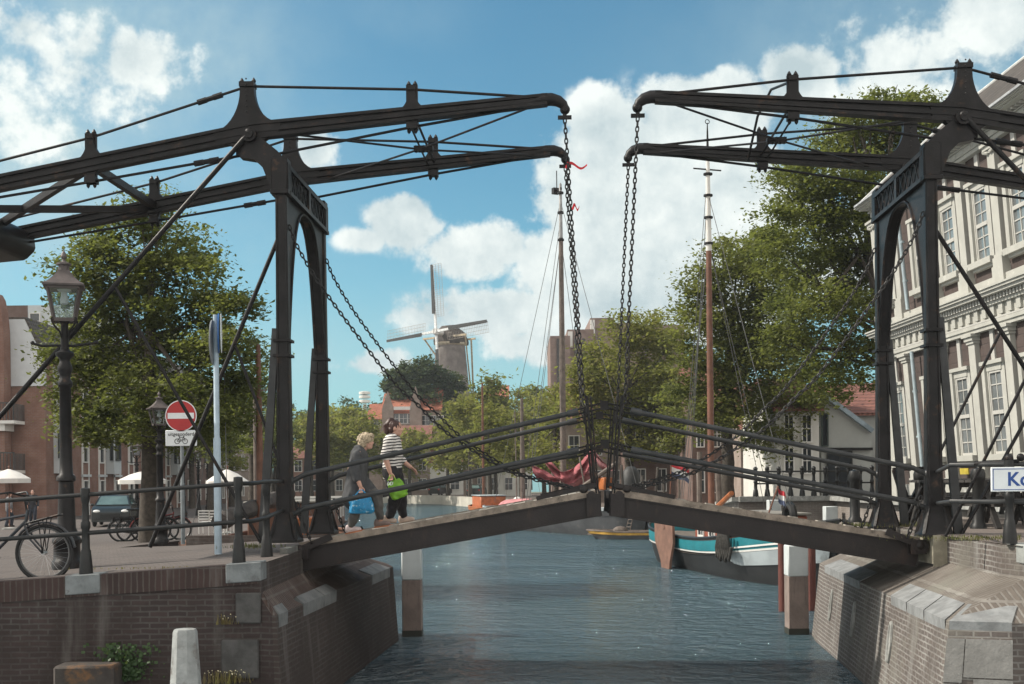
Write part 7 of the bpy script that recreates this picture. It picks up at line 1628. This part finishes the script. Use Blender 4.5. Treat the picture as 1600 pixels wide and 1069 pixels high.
for px, d, rz, lab in ((1512, 20.5, .1, 'dark picnic table right behind the thick bollard'), (1572, 19.6, .25, 'dark picnic table behind the name board'), (1592, 24, .2, 'farther dark picnic table at the right frame edge'), (1530, 25.5, -.1, 'farthest dark picnic table close to the corn exchange'), (1395, 27, .1, 'dark picnic table between the right portal columns')):
    c = P(px, 780, d); c.z = 2.2; c.y = min(c.y, 22.6) if px == 1395 else c.y
    if pc0 is None: pc0 = picnic(); o = pc0; o.matrix_basis = Matrix.Translation(c) @ Matrix.Rotation(rz, 4, 'Z')
    else: o = dup(pc0, c, rz)
    o['label'] = lab
# ------------------------------------------------------------------ plants on walls and quays
def tuft(name, label, c, r, h, n, m_, seed, droop=.5, cat='plant', kind=None, flowers=None, spread=None):
    q = random.Random(seed); vs = []; c = Vector(c)
    for _ in range(n):
        b = c + Vector((q.gauss(0, r * .5), q.gauss(0, (spread or r) * .5), 0)); a = q.uniform(0, 6.28); d = Vector((math.cos(a), math.sin(a), 0)); hh = h * q.uniform(.25, 1.1); w_ = .004 + .005 * q.random(); s_ = d.cross(Vector((0, 0, 1))) * w_; e = b + d * hh * droop * q.random() + Vector((0, 0, hh))
        vs += [b - s_, b + s_, e + s_ * .3, e - s_ * .3]
    t = thing(name, c, label, cat) if not kind else None
    vs = [v - c for v in vs]; o = leafmesh('leaves', vs, m_, t)
    if kind: o.location = c; o.name = name; tag(o, label, None, None, 'stuff')
    if flowers:
        m = MB()
        for _ in range(flowers): m.ball((q.gauss(0, r * .6), q.gauss(0, (spread or r) * .4), h * q.uniform(.5, 1.1)), .008, 6, 4)
        m.build('flower_heads', mat('dry cream flower', (.5, .45, .30), .8), t)
    return t
GRASS = leafmat('wild grass', (.07, .085, .025), (.12, .12, .045), (.13, .115, .06)); DRY = leafmat('dry weeds', (.13, .10, .05), (.20, .15, .07), (.08, .07, .03)); IVY = leafmat('ivy leaves', (.025, .055, .018), (.05, .09, .03), (.03, .06, .02), .2)
c = P(190, 1010, 14.9); iv = thing('ivy', (c.x, 15.05, c.z), 'green ivy hanging on the left quay wall above the stone ledge', 'plant'); q = random.Random(5); vs = []
for _ in range(620):
    u = q.random() ** .8; b = Vector((-.05 + .26 * q.gauss(0, .75) * (1 - .45 * u) + .1 * u, -.07 + q.gauss(0, .03), .02 - .44 * u)); s_ = q.uniform(.012, .03); n_ = Vector((q.gauss(0, .5), -1, q.gauss(.3, .5))).normalized(); a = n_.orthogonal().normalized(); b2 = n_.cross(a); vs += [b - a * s_, b - b2 * s_, b + a * s_, b + b2 * s_]
leafmesh('leaves', vs, IVY, iv)
tuft('weed_clump', 'dry weeds with pale flower heads growing beside the mooring post', (P(352, 1060, 15).x, 14.98, P(352, 1066, 15).z), .3, .14, 170, DRY, 21, flowers=30, spread=.14)
tuft('weed_clump', 'small reddish weed sprouting from the left quay wall', (P(352, 975, 15).x, 15.02, P(352, 976, 15).z), .10, .12, 60, DRY, 22, flowers=5, spread=.04)
tuft('grass_clump', 'green grass clump at the foot of the left portal', onz(395, 855, 2.06), .35, .06, 260, GRASS, 23, spread=.5, kind='stuff')
tuft('grass_clump', 'grass growing by the right railing post', onz(1540, 842, 2.2), .8, .045, 420, GRASS, 24, spread=.6, kind='stuff')
tuft('grass_clump', 'grass patch between the columns of the right portal', onz(1408, 822, 2.2), .6, .06, 420, GRASS, 25, spread=.6, kind='stuff')
tuft('grass_clump', 'grass patch left of the right portal rear column', onz(1335, 822, 2.2), .4, .06, 200, GRASS, 26, spread=.4, kind='stuff')
tuft('weed_clump', 'thin weeds along the coping behind the left railing', (-4.4, 15.36, topz(-4.4) + .01), 1.1, .03, 120, DRY, 27, spread=.08)

# ------------------------------------------------------------------ thin summer haze
hm = bpy.data.materials.new('haze air'); hm.use_nodes = True; t = NT(hm.node_tree); t.n.clear(); pv = t.new('ShaderNodeVolumePrincipled'); pv.inputs['Color'].default_value = (.86, .92, .95, 1); pv.inputs['Density'].default_value = .0003; pv.inputs['Anisotropy'].default_value = .25
o_ = t.new('ShaderNodeOutputMaterial'); t.link(pv.outputs[0], o_.inputs['Volume'])
mb = MB(); mb.bb(-420, 420, -60, 420, -2.4, 46)
o = mb.build('haze', hm, smooth=False); tag(o, 'thin pale summer haze over the canal', None, None, 'stuff')
